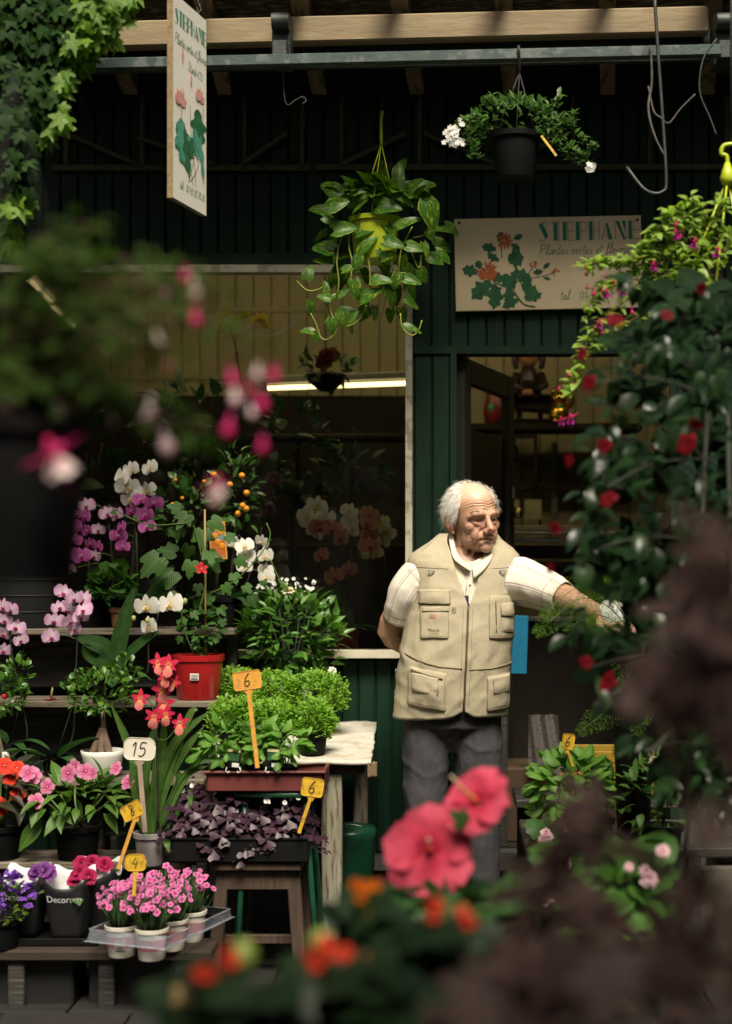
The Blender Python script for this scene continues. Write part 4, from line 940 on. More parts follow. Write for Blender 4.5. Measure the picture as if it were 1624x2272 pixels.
# --- sign on the wall
ws = thing('wall_sign', 'cream sign board on the green wall with green lettering and orange chrysanthemums', 'sign', P(1216, 584, 5.57))
WW, WH = .727, .359
wm = Matrix.Rotation(rad(-1.2), 4, 'Y')
bo = MB().box((0, 0, 0), (WW, .012, WH), ch=.002).build('board', BOARD, ws, smooth=False, mat4=wm)
def fw_(x, y, o): return V((-WW / 2 + x * WW / 1485, -.006 - o, WH / 2 - y * WH / 735))     # x, y in the sign's own picture units
FW = lambda x, y, o: fw_(x, -y, o)
k_ = 735 / WH
q = MB(); deco(q, 668, -190, 148, FW, .0012, 4.5, sp=1.02); q.build('lettering', INKG, bo, smooth=False)
q = MB(); e = script(q, 'Plantes vertes et fleuries', 672, -300, 82, 4.2, FW, .0012, gapx=.0); e = script(q, 'Stand n°33', 990, -398, 78, 4.2, FW, .0012); q.build('lettering', PEN, bo, smooth=False)
q = MB(); script(q, 'tel : 01 43 29 70 61', 830, -660, 76, 4.4, FW, .0012, gapx=.02); q.build('lettering', PEN, bo, smooth=False)
q = MB()
for pts, w in (([(630, -715), (540, -690), (470, -600), (420, -530), (450, -500)], 16), ([(420, -560), (330, -520), (280, -470)], 10), ([(370, -320), (375, -220), (400, -190)], 9), ([(470, -520), (560, -470), (620, -400)], 7), ([(560, -490), (700, -470), (790, -440)], 7)): strip(q, bez(pts), w, FW, .0008)
tag(q.build('painted_stems', STEMP, bo, smooth=False), kind='stuff')
for i, (x, y, a, L_, W) in enumerate(((350, -340, 2.6, 110, 60), (330, -250, 2.9, 120, 75), (470, -170, .4, 80, 46), (450, -210, -.6, 85, 50), (350, -190, 1.2, 90, 60), (380, -450, -.9, 150, 120), (420, -330, .1, 130, 150), (180, -430, 2.9, 130, 90), (280, -500, -2.4, 210, 130), (330, -550, -1.75, 180, 110), (300, -520, -1.3, 130, 90), (200, -400, 1.9, 70, 60), (290, -450, -.5, 110, 80),
        (600, -480, 2.9, 170, 100), (600, -480, -2.2, 120, 80), (620, -440, .1, 80, 46), (700, -410, .7, 70, 36), (700, -480, -.3, 60, 26), (560, -660, 1.0, 140, 110), (570, -660, .45, 130, 70), (500, -650, -2.7, 150, 70), (420, -560, -1.5, 130, 90))):
    q = MB(); pleaf(q, x, y, a, L_, W, FW, .0010 + (i % 6) * .00012); q.build('painted_leaf', LEAFP, bo, smooth=False)
def mum(x, y, r, half=False, n=34):
    q = MB(); rn = random.Random(int(x))
    for i in range(n):
        a = rn.uniform(0, 6.283) if not half else rn.uniform(.3, 2.8); L_ = r * rn.uniform(.6, 1.0); pleaf(q, x + 8 * math.cos(a), y + 8 * math.sin(a), a, L_, r * .2, FW, .002 + i * .00002, lob=False, n=4)
    q.build('painted_flower', ORANGEP, bo, smooth=False)
mum(258, -420, 92); mum(395, -180, 70); mum(620, -375, 34, False, 16); mum(800, -440, 34, False, 16)
for x, y in ((40, 32), (1455, 38)): MB().ball(fw_(x, y, .001), (.006, .003, .006), 8).build('screw', IRON, bo)
# --- hanging sign
Y1, Y2 = 4.35, 4.585
c0 = P(384, 437, Y1); c1 = P(458, 478, Y2); ax_ = (c1 - c0); ax_.z = 0; HWD = ax_.length; ax_.normalize(); HHT = .625; nn_ = V((ax_.y, -ax_.x, 0))   # faces the viewer's right
hsn = thing('hanging_sign', 'white hanging sign board seen edge-on, with lotus flowers and green lettering', 'sign', c0)
TH = .019
fr3 = Matrix((ax_, V((0, 0, 1)), nn_)).transposed()
def fh(x, y, o): return fr3 @ V((x * HWD, y * HHT, o))
hb = MB().box(fr3 @ V((HWD / 2, HHT / 2, -TH / 2)), (HWD, HHT, TH), fr3).build('board', CHIP, hsn, smooth=False)
MB().add([fh(.0, .0, .0006), fh(1, 0, .0006), fh(1, 1, .0006), fh(0, 1, .0006)], [(0, 1, 2, 3)]).build('painted_face', BOARDW, hb, smooth=False)
asp = HWD / HHT
FHs = lambda x, y, o: fh(x, y * asp, o)          # square units: x 0..1 across, y in widths from the bottom
TOP = 1 / asp
q = MB(); deco(q, .05, TOP - .36, .19, FHs, .0014, .009, sp=.92); q.build('lettering', INKG, hb, smooth=False)
q = MB(); script(q, 'Plantes vertes et fleuries', .05, TOP - .60, .125, .008, FHs, .0014, gapx=-.06); script(q, 'Stand n°33', .42, TOP - .84, .12, .008, FHs, .0014, gapx=-.03); script(q, 'tel : 01 43 25 70 61', .2, .17, .105, .009, FHs, .0014, gapx=-.03); q.build('lettering', PEN, hb, smooth=False)
q = MB()
for pts in ([(.30, 1.45), (.24, 1.1), (.4, .7), (.6, .3)], [(.75, 1.3), (.7, .9), (.6, .6), (.45, .3)], [(.5, 1.3), (.52, 1.0), (.62, .6), (.68, .3)], [(.9, 1.4), (.86, 1.0), (.72, .55), (.5, .32)]): strip(q, bez(pts), .014, FHs, .0010)
tag(q.build('painted_stems', STEMP, hb, smooth=False), kind='stuff')
for i, (x, y, a, L_, W, mm) in enumerate(((.12, .98, -1.1, .62, .34, LEAFP), (.2, 1.05, -1.25, .62, .42, TEALP), (.33, .98, -1.35, .66, .2, LEAFP), (.72, 1.32, -1.45, .5, .42, LEAFP), (.62, 1.05, -1.3, .4, .28, TEALP), (.8, 1.0, -1.4, .62, .12, TEALP), (.55, .9, -1.8, .3, .2, LEAFP))):
    q = MB(); pleaf(q, x, y, a, L_, W, FHs, .0012 + i * .0002, n=20); q.build('painted_leaf', mm, hb, smooth=False)
for (x, y, r) in ((.2, 1.28, .2), (.78, 1.50, .17)):
    q = MB()
    for i in range(11): a = 1.57 + (i - 5) * .3; pleaf(q, x, y - .04, a, r * (1 if i % 2 else .8), r * .34, FHs, .0025 + i * .0001, lob=False, n=8)
    q.build('painted_flower', PINKP, hb, smooth=False)
for (x, y, L_) in ((.27, 1.78, .2), (.52, 1.56, .16)): q = MB(); pleaf(q, x, y, 1.6, L_, .06, FHs, .0026, lob=False, n=8); q.build('painted_bud', PINKP, hb, smooth=False)
for u in (.12, .86):
    ch = MB()
    for i in range(7):
        c = fh(u, 1.0, -TH / 2) + V((0, 0, -.018 + i * .022)); r1 = .012; dv = ax_ if i % 2 else nn_
        ch.tube([c + dv * (.006 * math.cos(a)) + V((0, 0, r1 * math.sin(a))) for a in [6.2832 * j / 10 for j in range(11)]], .0022, 5)
    ch.build('chain', WIRE, hsn)
# --- price tags
TAGY = mat('tag_yellow', (.66, .42, .03), .5, (.52, .30, .02), 25, col3=(.36, .22, .03)); TAGO = mat('tag_orange', (.72, .36, .05), .5, (.60, .28, .04), 25, col3=(.5, .26, .08)); TAGW = mat('tag_white', (.70, .66, .56), .45, (.62, .57, .46), 12)
PENK = mat('marker_black', (.012, .012, .012), .6)
def price_tag(px, py, Y, w, h_, txt, m, label, foot, tilt=0, yaw=0, shape='round', sm=None, lean=None, tw=.82):
    """plate centred at px, py; stake down to the picture point foot"""
    c = P(px, py, Y); f = P(foot[0], foot[1], Y + (foot[2] if len(foot) > 2 else 0)); s = Y / FPX; W = w * s; H = h_ * s
    t = thing('price_tag', label, 'price tag', f, 'price tags stuck in the plants'); R3 = Matrix.Rotation(rad(yaw), 3, 'Z') @ Matrix.Rotation(rad(-tilt), 3, 'Y'); o = c - f
    r = min(W, H) * (.16 if shape == 'round' else .3); pts = []
    for cx, cz, a0 in ((1, 1, 0), (-1, 1, 90), (-1, -1, 180), (1, -1, 270)):
        for i in range(5):
            a = rad(a0 + 22.5 * i); x = cx * (W / 2 - r) + r * math.cos(a); z = cz * (H / 2 - r) + r * math.sin(a)
            if shape == 'arch' and cz > 0: z += .1 * H * (1 - (2 * x / W) ** 2)
            pts.append(o + R3 @ V((x, 0, z)))
    n = R3 @ V((0, -1, 0)); pl = MB().poly(pts[::-1], 0, .0016, -n).build('plate', m, t, smooth=False)
    MB().tube([p + n * .0008 for p in pts] + [pts[0] + n * .0008], .0011, 4).build('rim', m, pl)
    top = o + R3 @ V((0, .001, -H / 2)); q = MB(); q.beam(top, V((0, 0, 0)), .0022 + .008 * (W / .06), .0025, up=(0, 1, 0), ch=.0008)
    q.poly([top + R3 @ V((-W * .22, 0, .001)), top + R3 @ V((W * .22, 0, .001)), top + R3 @ V((W * .07, 0, -H * .28)), top + R3 @ V((-W * .07, 0, -H * .28))], 0, .002, (0, 1, 0)); q.build('stake', sm or m, t, smooth=False)
    F_ = lambda x, y, off: o + R3 @ V((x, -.0004 - off, y)); sz = H * tw; q = MB(); wd = sum(STROKES[ch][0] + .06 for ch in txt) * sz
    script(q, txt, -wd / 2 - .02 * sz, -H * .32, sz, max(.0022, sz * .075), F_, .0006, gapx=.06); q.build('number', PENK, pl, smooth=False)
    return t
# ================================================================ plant kit
LEAF = leafmat('leaf_mid', (.06, .15, .02), (.12, .25, .04), .3, .38, vein=(.16, .26, .07))
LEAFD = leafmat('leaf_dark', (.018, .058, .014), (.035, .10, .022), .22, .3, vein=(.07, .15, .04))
LEAFG = leafmat('leaf_glossy', (.022, .075, .014), (.06, .16, .025), .22, .24, vein=(.10, .2, .05), spec=.6)
LEAFY = leafmat('leaf_lime', (.12, .23, .02), (.22, .36, .045), .4, .45)
BASIL = leafmat('leaf_basil', (.12, .28, .04), (.20, .40, .07), .35, .4, vein=(.12, .26, .05))
BUSHB = leafmat('leaf_bush_basil', (.17, .36, .03), (.30, .50, .07), .4, .55)
STRAP = leafmat('leaf_strap', (.045, .11, .02), (.10, .20, .04), .3, .36, vein=(.12, .22, .06))
ORCL = leafmat('leaf_orchid', (.025, .075, .02), (.05, .12, .03), .18, .33, vein=(.06, .13, .04), veinw=.03)
POTH = leafmat('leaf_pothos', (.04, .14, .015), (.09, .23, .02), .32, .36, spots=(.34, .42, .05), spec=.3)
IVY_SUN = leafmat('leaf_ivy_sun_tone', (.09, .23, .012), (.24, .42, .03), .5, .45, vein=(.22, .36, .08))  # bright greens put sunlight into the colour of the outer ivy leaves
IVY_SHADE = leafmat('leaf_ivy_shade_tone', (.012, .04, .006), (.03, .08, .012), .3, .6, spec=.12)  # dark copy puts shade into the colour of the inner ivy leaves
PURP = leafmat('leaf_purple', (.035, .014, .028), (.075, .032, .055), .15, .42)
MAPLE = leafmat('leaf_bronze', (.034, .017, .015), (.07, .038, .034), .25, .6, spec=.2)
FERN = leafmat('leaf_fern', (.10, .24, .02), (.20, .38, .04), .4, .5)
BRONZE = leafmat('leaf_impatiens_bronze', (.02, .035, .018), (.05, .045, .03), .15, .35, vein=(.12, .05, .04))
PHW = petalmat('petal_white', (.75, .72, .50), (.84, .82, .74), (.86, .84, .79), trans=.3)
PHP = petalmat('petal_purple', (.62, .42, .55), (.45, .07, .32), (.55, .13, .42), (.0, .25, .9), veins=.35)
PHL = petalmat('petal_lilac', (.78, .66, .70), (.74, .52, .68), (.58, .20, .50), (.0, .45, 1), veins=.25)
PHC = petalmat('petal_coral', (.62, .30, .22), (.52, .19, .13), (.60, .30, .22)); PHK = petalmat('petal_plum', (.12, .06, .10), (.10, .05, .09), (.2, .14, .17)); PHY = petalmat('petal_yellow', (.7, .45, .03), (.75, .58, .05), (.72, .6, .1))
LIPY = petalmat('lip_yellow', (.7, .35, .03), (.75, .5, .08), (.8, .7, .5)); LIPM = petalmat('lip_magenta', (.6, .25, .05), (.42, .02, .16), (.35, .02, .14))
REDP = petalmat('petal_red', (.55, .06, .05), (.55, .02, .03), (.62, .05, .07)); REDO = petalmat('petal_cambria', (.7, .28, .16), (.58, .03, .06), (.55, .02, .09)); LIPC = petalmat('lip_cambria', (.85, .45, .08), (.72, .25, .18), (.68, .16, .18))
PINKI = petalmat('petal_impatiens', (.45, .02, .12), (.62, .14, .32), (.70, .32, .46), veins=.5); ORNG = petalmat('petal_orange', (.5, .06, .01), (.72, .12, .01), (.78, .22, .02)); SCAR = petalmat('petal_scarlet', (.45, .02, .01), (.70, .035, .02), (.72, .08, .04))
HIBP = petalmat('petal_hibiscus', (.28, .004, .025), (.62, .05, .105), (.74, .12, .19), (.0, .28, 1), .35, veins=.6); CARN = petalmat('petal_dianthus', (.38, .012, .11), (.60, .10, .33), (.72, .30, .52), (.0, .4, .95)); MAND = petalmat('petal_mandevilla', (.08, .001, .003), (.13, .002, .006), (.17, .003, .012))
GLOXR = petalmat('petal_gloxinia_red', (.16, .006, .02), (.30, .008, .04), (.40, .02, .10), veins=.3); GLOXP = petalmat('petal_gloxinia_purple', (.06, .01, .09), (.09, .015, .13), (.24, .08, .3)); BELL = petalmat('petal_bell', (.2, .08, .48), (.15, .04, .40), (.26, .1, .54))
FUCP = petalmat('petal_fuchsia', (.62, .02, .12), (.66, .03, .16), (.62, .04, .22)); FUCV = petalmat('petal_fuchsia_skirt', (.3, .02, .14), (.34, .02, .18), (.26, .02, .2)); FUCW = petalmat('petal_fuchsia_pale', (.75, .35, .42), (.80, .55, .58), (.82, .72, .70)); PELG = petalmat('petal_carnation', (.75, .25, .38), (.82, .48, .56), (.86, .62, .66)); SALM = petalmat('petal_salmon', (.6, .2, .14), (.68, .27, .2), (.72, .36, .28)); WHT = petalmat('petal_small_white', (.7, .7, .5), (.84, .84, .8), (.86, .86, .84)); CREAMP = petalmat('petal_cream', (.75, .6, .25), (.80, .70, .42), (.84, .78, .58))
FM = {}
def radial(key, spec, mats, center=None):
    """flower facing +z: spec rows = (angles, length, width, profile, lift, curl, wave, material, cup)"""
    k = (key,) + tuple(m.name for m in mats)
    if k in FM: return FM[k]
    out = []
    for var in range(3):
        rn = random.Random(var + 3); mb = MB()
        for (angs, L_, W, pr, lift, curl, wave, mi, z0) in spec:
            for a in angs:
                a2 = rad(a + rn.uniform(-7, 7)); d = V((math.cos(a2) * math.cos(rad(lift)), math.sin(a2) * math.cos(rad(lift)), math.sin(rad(lift))))
                n = V((-math.cos(a2) * math.sin(rad(lift)), -math.sin(a2) * math.sin(rad(lift)), math.cos(rad(lift)))); fr = M4((math.cos(a2) * .03, math.sin(a2) * .03, z0), d, n, L_ * rn.uniform(.93, 1.07))
                leaf_shape(W / L_, pr, 6, rn.uniform(-.1, .15), curl * rn.uniform(.6, 1.4), wave, 0, 4, rn.randrange(99), mb, fr, mi)
        if center:
            for (c, r, mi) in center: mb.ball(c, r, 8, mi)
        out.append(mb.mesh(key, list(mats)))
    FM[k] = out; return out
def phal(m, lip): return radial('orchid_flower', [((90, 210, 330), .50, .36, 'ovate', 6, .3, .03, 0, -.02), ((8, 172), .56, .66, 'petal', 12, .4, .03, 0, .0), ((270,), .26, .24, 'heart', 40, 1.2, 0, 1, .03), ((225, 315), .16, .14, 'ovate', 55, .5, 0, 1, .04)], (m, lip), [((0, -.02, .08), (.05, .05, .05), 0)])
def five(key, m, W=.52, lift=12, curl=.25, wave=.05, L_=.5, m2=None, n=5): return radial(key, [([90 + 360 / n * i for i in range(n)], L_, W, 'petal', lift, curl, wave, 0, 0)], (m, m2 or LIPY), [((0, 0, .03), .05, 1)])
CAMB = radial('cambria_flower', [((90, 162, 18), .5, .26, 'ovate', 12, .35, .06, 0, 0), ((215, 325), .42, .2, 'ovate', 8, .3, .05, 0, 0), ((270,), .62, .46, 'petal', 10, .5, .08, 1, .02)], (REDO, LIPC), [((0, 0, .05), .05, 1)])
DIAN = radial('dianthus_flower', [([0, 72, 144, 216, 288], .5, .5, 'petal', 14, .3, .14, 0, 0), ([36, 180], .3, .3, 'petal', 35, .2, .1, 0, .03)], (CARN,))
HIBF = radial('hibiscus_flower', [([90, 162, 234, 306, 18], .56, .60, 'petal', 24, .7, .2, 0, 0)], (HIBP, LIPY, REDP), [((0, 0, .06), .06, 2)])
POM = radial('double_flower', [([i * 40 for i in range(9)], .5, .3, 'petal', 10, .3, .12, 0, 0), ([20 + i * 51 for i in range(7)], .4, .3, 'petal', 38, .3, .14, 0, .04), ([i * 72 for i in range(5)], .28, .24, 'petal', 66, .2, .14, 0, .06)], (PELG,))
def pom(m): return radial('double_flower', [([i * 40 for i in range(9)], .5, .3, 'petal', 10, .3, .12, 0, 0), ([20 + i * 51 for i in range(7)], .4, .3, 'petal', 38, .3, .14, 0, .04), ([i * 72 for i in range(5)], .28, .24, 'petal', 66, .2, .14, 0, .06)], (m,))
def glox(m): return radial('gloxinia_flower', [([i * 60 for i in range(6)], .5, .5, 'petal', 30, .9, .16, 0, 0), ([30 + i * 90 for i in range(4)], .32, .34, 'petal', 55, .5, .16, 0, .04)], (m,))
def trumpet(m): return radial('trumpet_flower', [([i * 72 for i in range(5)], .5, .42, 'petal', 28, .9, .09, 0, 0)], (m,), [((0, 0, .0), .06, 0)])
def fuch(m, m2):
    k = ('fuchsia', m.name, m2.name)
    if k not in FM:
        FM[k] = []
        for v in range(3):
            rn = random.Random(v); mb = MB(); mb.tube([(0, 0, .35), (0, 0, .1)], [.045, .06], 8, 0)
            for i in range(4):
                a = i * 1.571 + rn.uniform(-.2, .2); d = V((math.cos(a), math.sin(a), rn.uniform(-.35, .35))); leaf_shape(.38, 'lance', 6, .1, rn.uniform(-.6, .2), 0, 0, 4, i, mb, M4((d.x * .04, d.y * .04, .1), d, V((0, 0, 1)), .52), 0)
            for i in range(6):
                a = i * 1.047; d = V((math.cos(a) * .45, math.sin(a) * .45, -1)); leaf_shape(.7, 'petal', 5, .1, -.35, .05, 0, 4, i, mb, M4((d.x * .05, d.y * .05, .08), d, V((math.cos(a), math.sin(a), .3)), .42), 1)
            for i in range(4): mb.tube([(0, 0, 0), (rn.uniform(-.06, .06), rn.uniform(-.06, .06), -.62)], .008, 4, 0)
            FM[k].append(mb.mesh('fuchsia_flower', [m, m2]))
    return FM[k]
def budmesh(m, key='bud', prof=((.0, .3), (.04, .29), (.05, .1), (.13, -.02), (.17, -.14), (.12, -.26), (.001, -.36))):
    k = (key, m.name)
    if k not in FM: FM[k] = [MB().lathe(list(prof)[::-1], 10).mesh(key, m)]
    return FM[k]
OXAL = None
def bush(t, c, r, n, meshes, size, up=.35, out=.8, inner=.55, droop=0, name='leaf', zmin=-1, limit=300, fill=0):
    """leaves standing off an uneven ellipsoid of shoots; c in the thing's frame"""
    ms = []; c = V(c)
    for i in range(n):
        d = rdir(zmin, 1); k = U(inner, 1) ** .6 * (1 + .22 * noise.noise(V((d.x * 2.1 + c.x * 9, d.y * 2.1, d.z * 2.1 + n))))
        p = c + V((d.x * r[0], d.y * r[1], d.z * r[2])) * k; dd = d * out + V((0, 0, up - droop * (1 - abs(d.z)))) + V((U(-.6, .6), U(-.6, .6), U(-.5, .5)))
        ms.append((k, M4(p, dd, d * .6 + V((U(-.3, .3), U(-.3, .3), .8)), size * U(.65, 1.25))))
    ms.sort(key=lambda q: -q[0]); return scatter(t, name, meshes, [m for _, m in ms], limit)
def stems(t, pts_list, r, m, name='stem', n=5, sm=4):
    for pts in pts_list: MB().tube(smoothpath(pts, sm), r, n).build(name, m, t)
def px_list(lst, fx, fy, sc): return [(fx + x / sc / 1.1004 if False else (fx + x / sc) / 1.1004, (fy + y / sc) / 1.1004) for x, y in lst]
LMID = lambda: leafmeshes('leaf', LEAF, w=.42, prof='ovate', n=6, fold=.25, curl=.7)
# ---------------------------------------------------------------- stepped stand
TIER = [(5.25, 1.13, -60, 521), (5.05, .884, -60, 479), (4.85, .638, -60, 453), (4.65, .398, -60, 413)]   # front edge distance, height, picture span
stand = thing('plant_stand', 'dark stepped wooden plant stand with worn grey shelf boards', 'plant stand', (P(200, 1900, 4.9).x, 4.9, 0))
so_ = stand.location.copy()
for i, (Y, z, xa, xb) in enumerate(TIER):
    a = P(xa, 0, Y).x; c = P(xb, 0, Y).x; dep = .215
    for k, (y0, w) in enumerate(((Y, .10), (Y + .105, .105))):
        MB().box((0, 0, 0), (c - a - k * .02, w, .024), ch=.004).build('shelf_board', WOODG, stand, smooth=False, loc=V(((a + c) / 2 - k * .01, y0 + w / 2, z - .012)) - so_)
    ym = Y + .012; zb = TIER[i + 1][1] if i < 3 else 0.0
    MB().box((0, 0, 0), (c - a - .03, .018, z - .03 - zb - .03), ch=.003).build('riser_board', WOODD, stand, smooth=False, loc=V(((a + c) / 2 - .01, ym + .19 if i == 99 else Y + .19, (z - .03 + zb) / 2)) - so_)
    for xx in (c - .03, (a + c) / 2): MB().box((0, 0, 0), (.035, .05, z - .024), ch=.003).build('leg', WOODD, stand, smooth=False, loc=V((xx, Y + .15, (z - .025) / 2)) - so_)
def on(px, Y, z): """a spot on a shelf"""; return V(((px - VPX) * Y / FPX, Y, z))
# low bench in front with the crate board
bench = thing('low_bench', 'rough brown plank bench in front of the stand under the dianthus tray', 'bench', on(250, 4.45, 0))
bl = bench.location.copy(); bz = .20
a, c = P(-60, 0, 4.4).x, P(472, 0, 4.35).x
MB().box((0, 0, 0), (c - a, .15, .034), ch=.006).build('plank', mat('bench_wood', (.035, .022, .013), .85, (.02, .013, .008), 7, (.4, 4, 4), bump=.7, bscale=18, col3=(.03, .02, .014)), bench, smooth=False, loc=V(((a + c) / 2, 4.40, bz - .017)) - bl); MB().box((0, 0, 0), (c - a - .12, .13, .03), ch=.006).build('plank', WOODD, bench, smooth=False, loc=V(((a + c) / 2 - .06, 4.55, bz - .017)) - bl)
for px in (40, 240, 410):
    for dy in (4.37, 4.58): MB().box((0, 0, 0), (.05, .05, bz - .034), ch=.004).build('leg', WOODD, bench, smooth=False, loc=on(px, dy, (bz - .034) / 2) - bl)
# ---------------------------------------------------------------- table, stool
TABW = mat('table_peeling', (.30, .29, .22), .75, (.20, .18, .12), 8, (4, 4, .5), bump=.7, bscale=24, col3=(.13, .085, .05))
PLYW = mat('white_board', (.54, .52, .46), .7, (.44, .41, .34), 6, bump=.3, col3=(.42, .36, .27))
tab = thing('work_table', 'old table with loose white board top and peeling wooden leg', 'table', on(640, 5.1, 0)); tl = tab.location.copy()
A = [P(470, 1690, 4.75), P(822, 1690, 4.75), P(834, 1602, 5.47), P(480, 1602, 5.47)]; A[0].z = A[1].z; A[3].z = A[2].z
def rough_edge(u, v):
    p = A[0].lerp(A[1], u).lerp(A[3].lerp(A[2], u), v); e = .012 * noise.noise(V((u * 40, v * 20, 1))) + .008 * noise.noise(V((u * 130, 4, v * 50)))
    if v > .99: p.y += e * 2.2
    if u > .99: p.x += e
    p.z += .006 * noise.noise(V((u * 5, v * 5, 0))); return p - tl
tt = MB().grid(rough_edge, 60, 20).build('board_top', PLYW, tab); md = tt.modifiers.new('th', 'SOLIDIFY'); md.thickness = .012; md.offset = -1
zt = A[1].z - .03
MB().beam(V((A[0].x, 4.80, zt)) - tl, V((A[1].x - .02, 4.80, zt)) - tl, .03, .03, ch=.003).build('apron', WOODB, tab, smooth=False)
for (px, Y, w) in ((738, 4.82, .068), (800, 5.4, .05), (490, 5.4, .05)): MB().box((0, 0, 0), (w, .055, zt - .018), ch=.004).build('leg', TABW, tab, smooth=False, loc=on(px, Y, (zt - .018) / 2) - tl)
q = MB(); q.grid(lambda u, v: A[1] + V((-.012 + .03 * u, .0 + .02 * u, -.004 - .05 * v + .008 * noise.noise(V((u * 5, v * 6, 2))))) - tl, 6, 8).build('torn_flap', mat('torn_card', (.22, .15, .08), .9), tab).modifiers.new('th', 'SOLIDIFY').thickness = .003
stool = thing('wooden_stool', 'worn brown wooden stool carrying the crate of purple plants', 'stool', on(555, 4.72, 0)); sl = stool.location.copy(); sz = .42
sx0, sx1 = P(475, 0, 4.6).x, P(672, 0, 4.6).x
for k in range(2): MB().box((0, 0, 0), (sx1 - sx0, .135, .03), ch=.005).build('seat_board', WOODB, stool, smooth=False, loc=V(((sx0 + sx1) / 2, 4.62 + k * .14, sz - .015)) - sl)
for x, s_ in ((sx0 + .03, -1), (sx1 - .03, 1)):
    for Y in (4.60, 4.79): MB().beam(V((x, Y, sz - .03)) - sl, V((x + s_ * .03, Y + (-.02 if Y < 4.7 else .02), 0)) - sl, .042, .034, up=(0, 1, 0), ch=.004).build('leg', WOODB, stool, smooth=False)
for Y in (4.59, 4.80): MB().box((0, 0, 0), (sx1 - sx0 - .07, .02, .06), ch=.003).build('apron', WOODB, stool, smooth=False, loc=V(((sx0 + sx1) / 2, Y, sz - .065)) - sl)
MB().box((0, 0, 0), (sx1 - sx0 - .03, .02, .03), ch=.003).build('stretcher', WOODB, stool, smooth=False, loc=V(((sx0 + sx1) / 2, 4.69, .14)) - sl)
GRM = mat('green_enamel', (.01, .07, .035), .35, (.006, .045, .022), 10)
gs_ = thing('green_stool', 'green tubular metal stool under the dark red herb tray', 'stool', on(610, 4.68, 0)); gl_ = gs_.location.copy()
a, c = P(525, 0, 4.6).x, P(690, 0, 4.6).x; gz = .632
MB().tube(smoothpath([V((a, 4.58, gz)) - gl_, V((c, 4.58, gz)) - gl_, V((c, 4.78, gz)) - gl_, V((a, 4.78, gz)) - gl_, V((a, 4.58, gz)) - gl_], 4), .011, 8).build('seat_ring', GRM, gs_)
for x, Y, dx in ((a + .03, 4.6, -.03), (c - .02, 4.6, .05), (a + .03, 4.77, -.03), (c - .02, 4.77, .05)): MB().tube([V((x, Y, gz)) - gl_, V((x + dx, Y + (.03 if Y > 4.7 else -.01), 0)) - gl_], .010, 8).build('leg', GRM, gs_)
bu = thing('green_bucket', 'dark green bucket standing behind the peeling table leg', 'bucket', on(770, 5.3, 0)); MB().lathe([(.08, 0), (.085, .01), (.105, .36), (.11, .38), (.10, .395), (.03, .41), (.001, .412)], 28).build('body', GRM, bu); MB().tube([V((.1 * math.cos(a), -.03 + 0, .36 + .05 * math.sin(a))) for a in [math.pi * i / 10 for i in range(11)]], .003, 5).build('handle', METAL, bu)
# ---------------------------------------------------------------- pots on the stand
BLK = mat('pot_black', (.006, .006, .0065), .65, (.004, .004, .004), 20, spec=.15); REDPOT = mat('pot_red', (.36, .012, .015), .3, (.30, .01, .012), 8, coat=.2); TERRA = mat('pot_terracotta', (.28, .11, .05), .8, (.2, .08, .04), 20); WHITEC = mat('pot_white', (.72, .70, .66), .25, (.68, .66, .6), 10, coat=.3); GREYP = mat('pot_grey', (.27, .25, .25), .4, (.22, .2, .2), 8); LABELW = mat('label_white', (.75, .74, .72), .6); DGREY = mat('pot_slate', (.03, .031, .034), .6, (.022, .023, .026), 12); LIMEP = mat('pot_lime', (.46, .56, .03), .35, (.40, .50, .025), 6)
def label_on_pot(t, r, z, a, w, h_, m=LABELW):
    q = MB(); q.grid(lambda u, v: V(((r + .0015) * math.sin(a + (u - .5) * w / r), -(r + .0015) * math.cos(a + (u - .5) * w / r), z + (v - .5) * h_)), 6, 2); o = q.build('label', m, t)
    for k, (zz, hh) in enumerate(((.28, .06), (.12, .05), (-.05, .05), (-.3, .2))):
        MB().grid(lambda u, v: V(((r + .0024) * math.sin(a + (u - .5) * .8 * w / r), -(r + .0024) * math.cos(a + (u - .5) * .8 * w / r), z + (zz + (v - .5) * hh) * h_)), 6, 1).build('print', mat('print_grey', (.12, .12, .12), .8), o)
bk = thing('dark_bucket', 'large slate grey planter tub at the top left of the stand', 'planter', on(66, 5.36, 1.131)); MB().lathe([(.105, 0), (.108, .004), (.125, .2), (.132, .235), (.125, .24), (.118, .2), (.1, .05)], 32).build('tub', DGREY, bk)
for z in (.06, .12, .18): MB().lathe([(.1075 + z * .085, z - .003), (.112 + z * .085, z), (.1075 + z * .085, z + .003)], 32, cap=False).build('ridge', DGREY, bk)
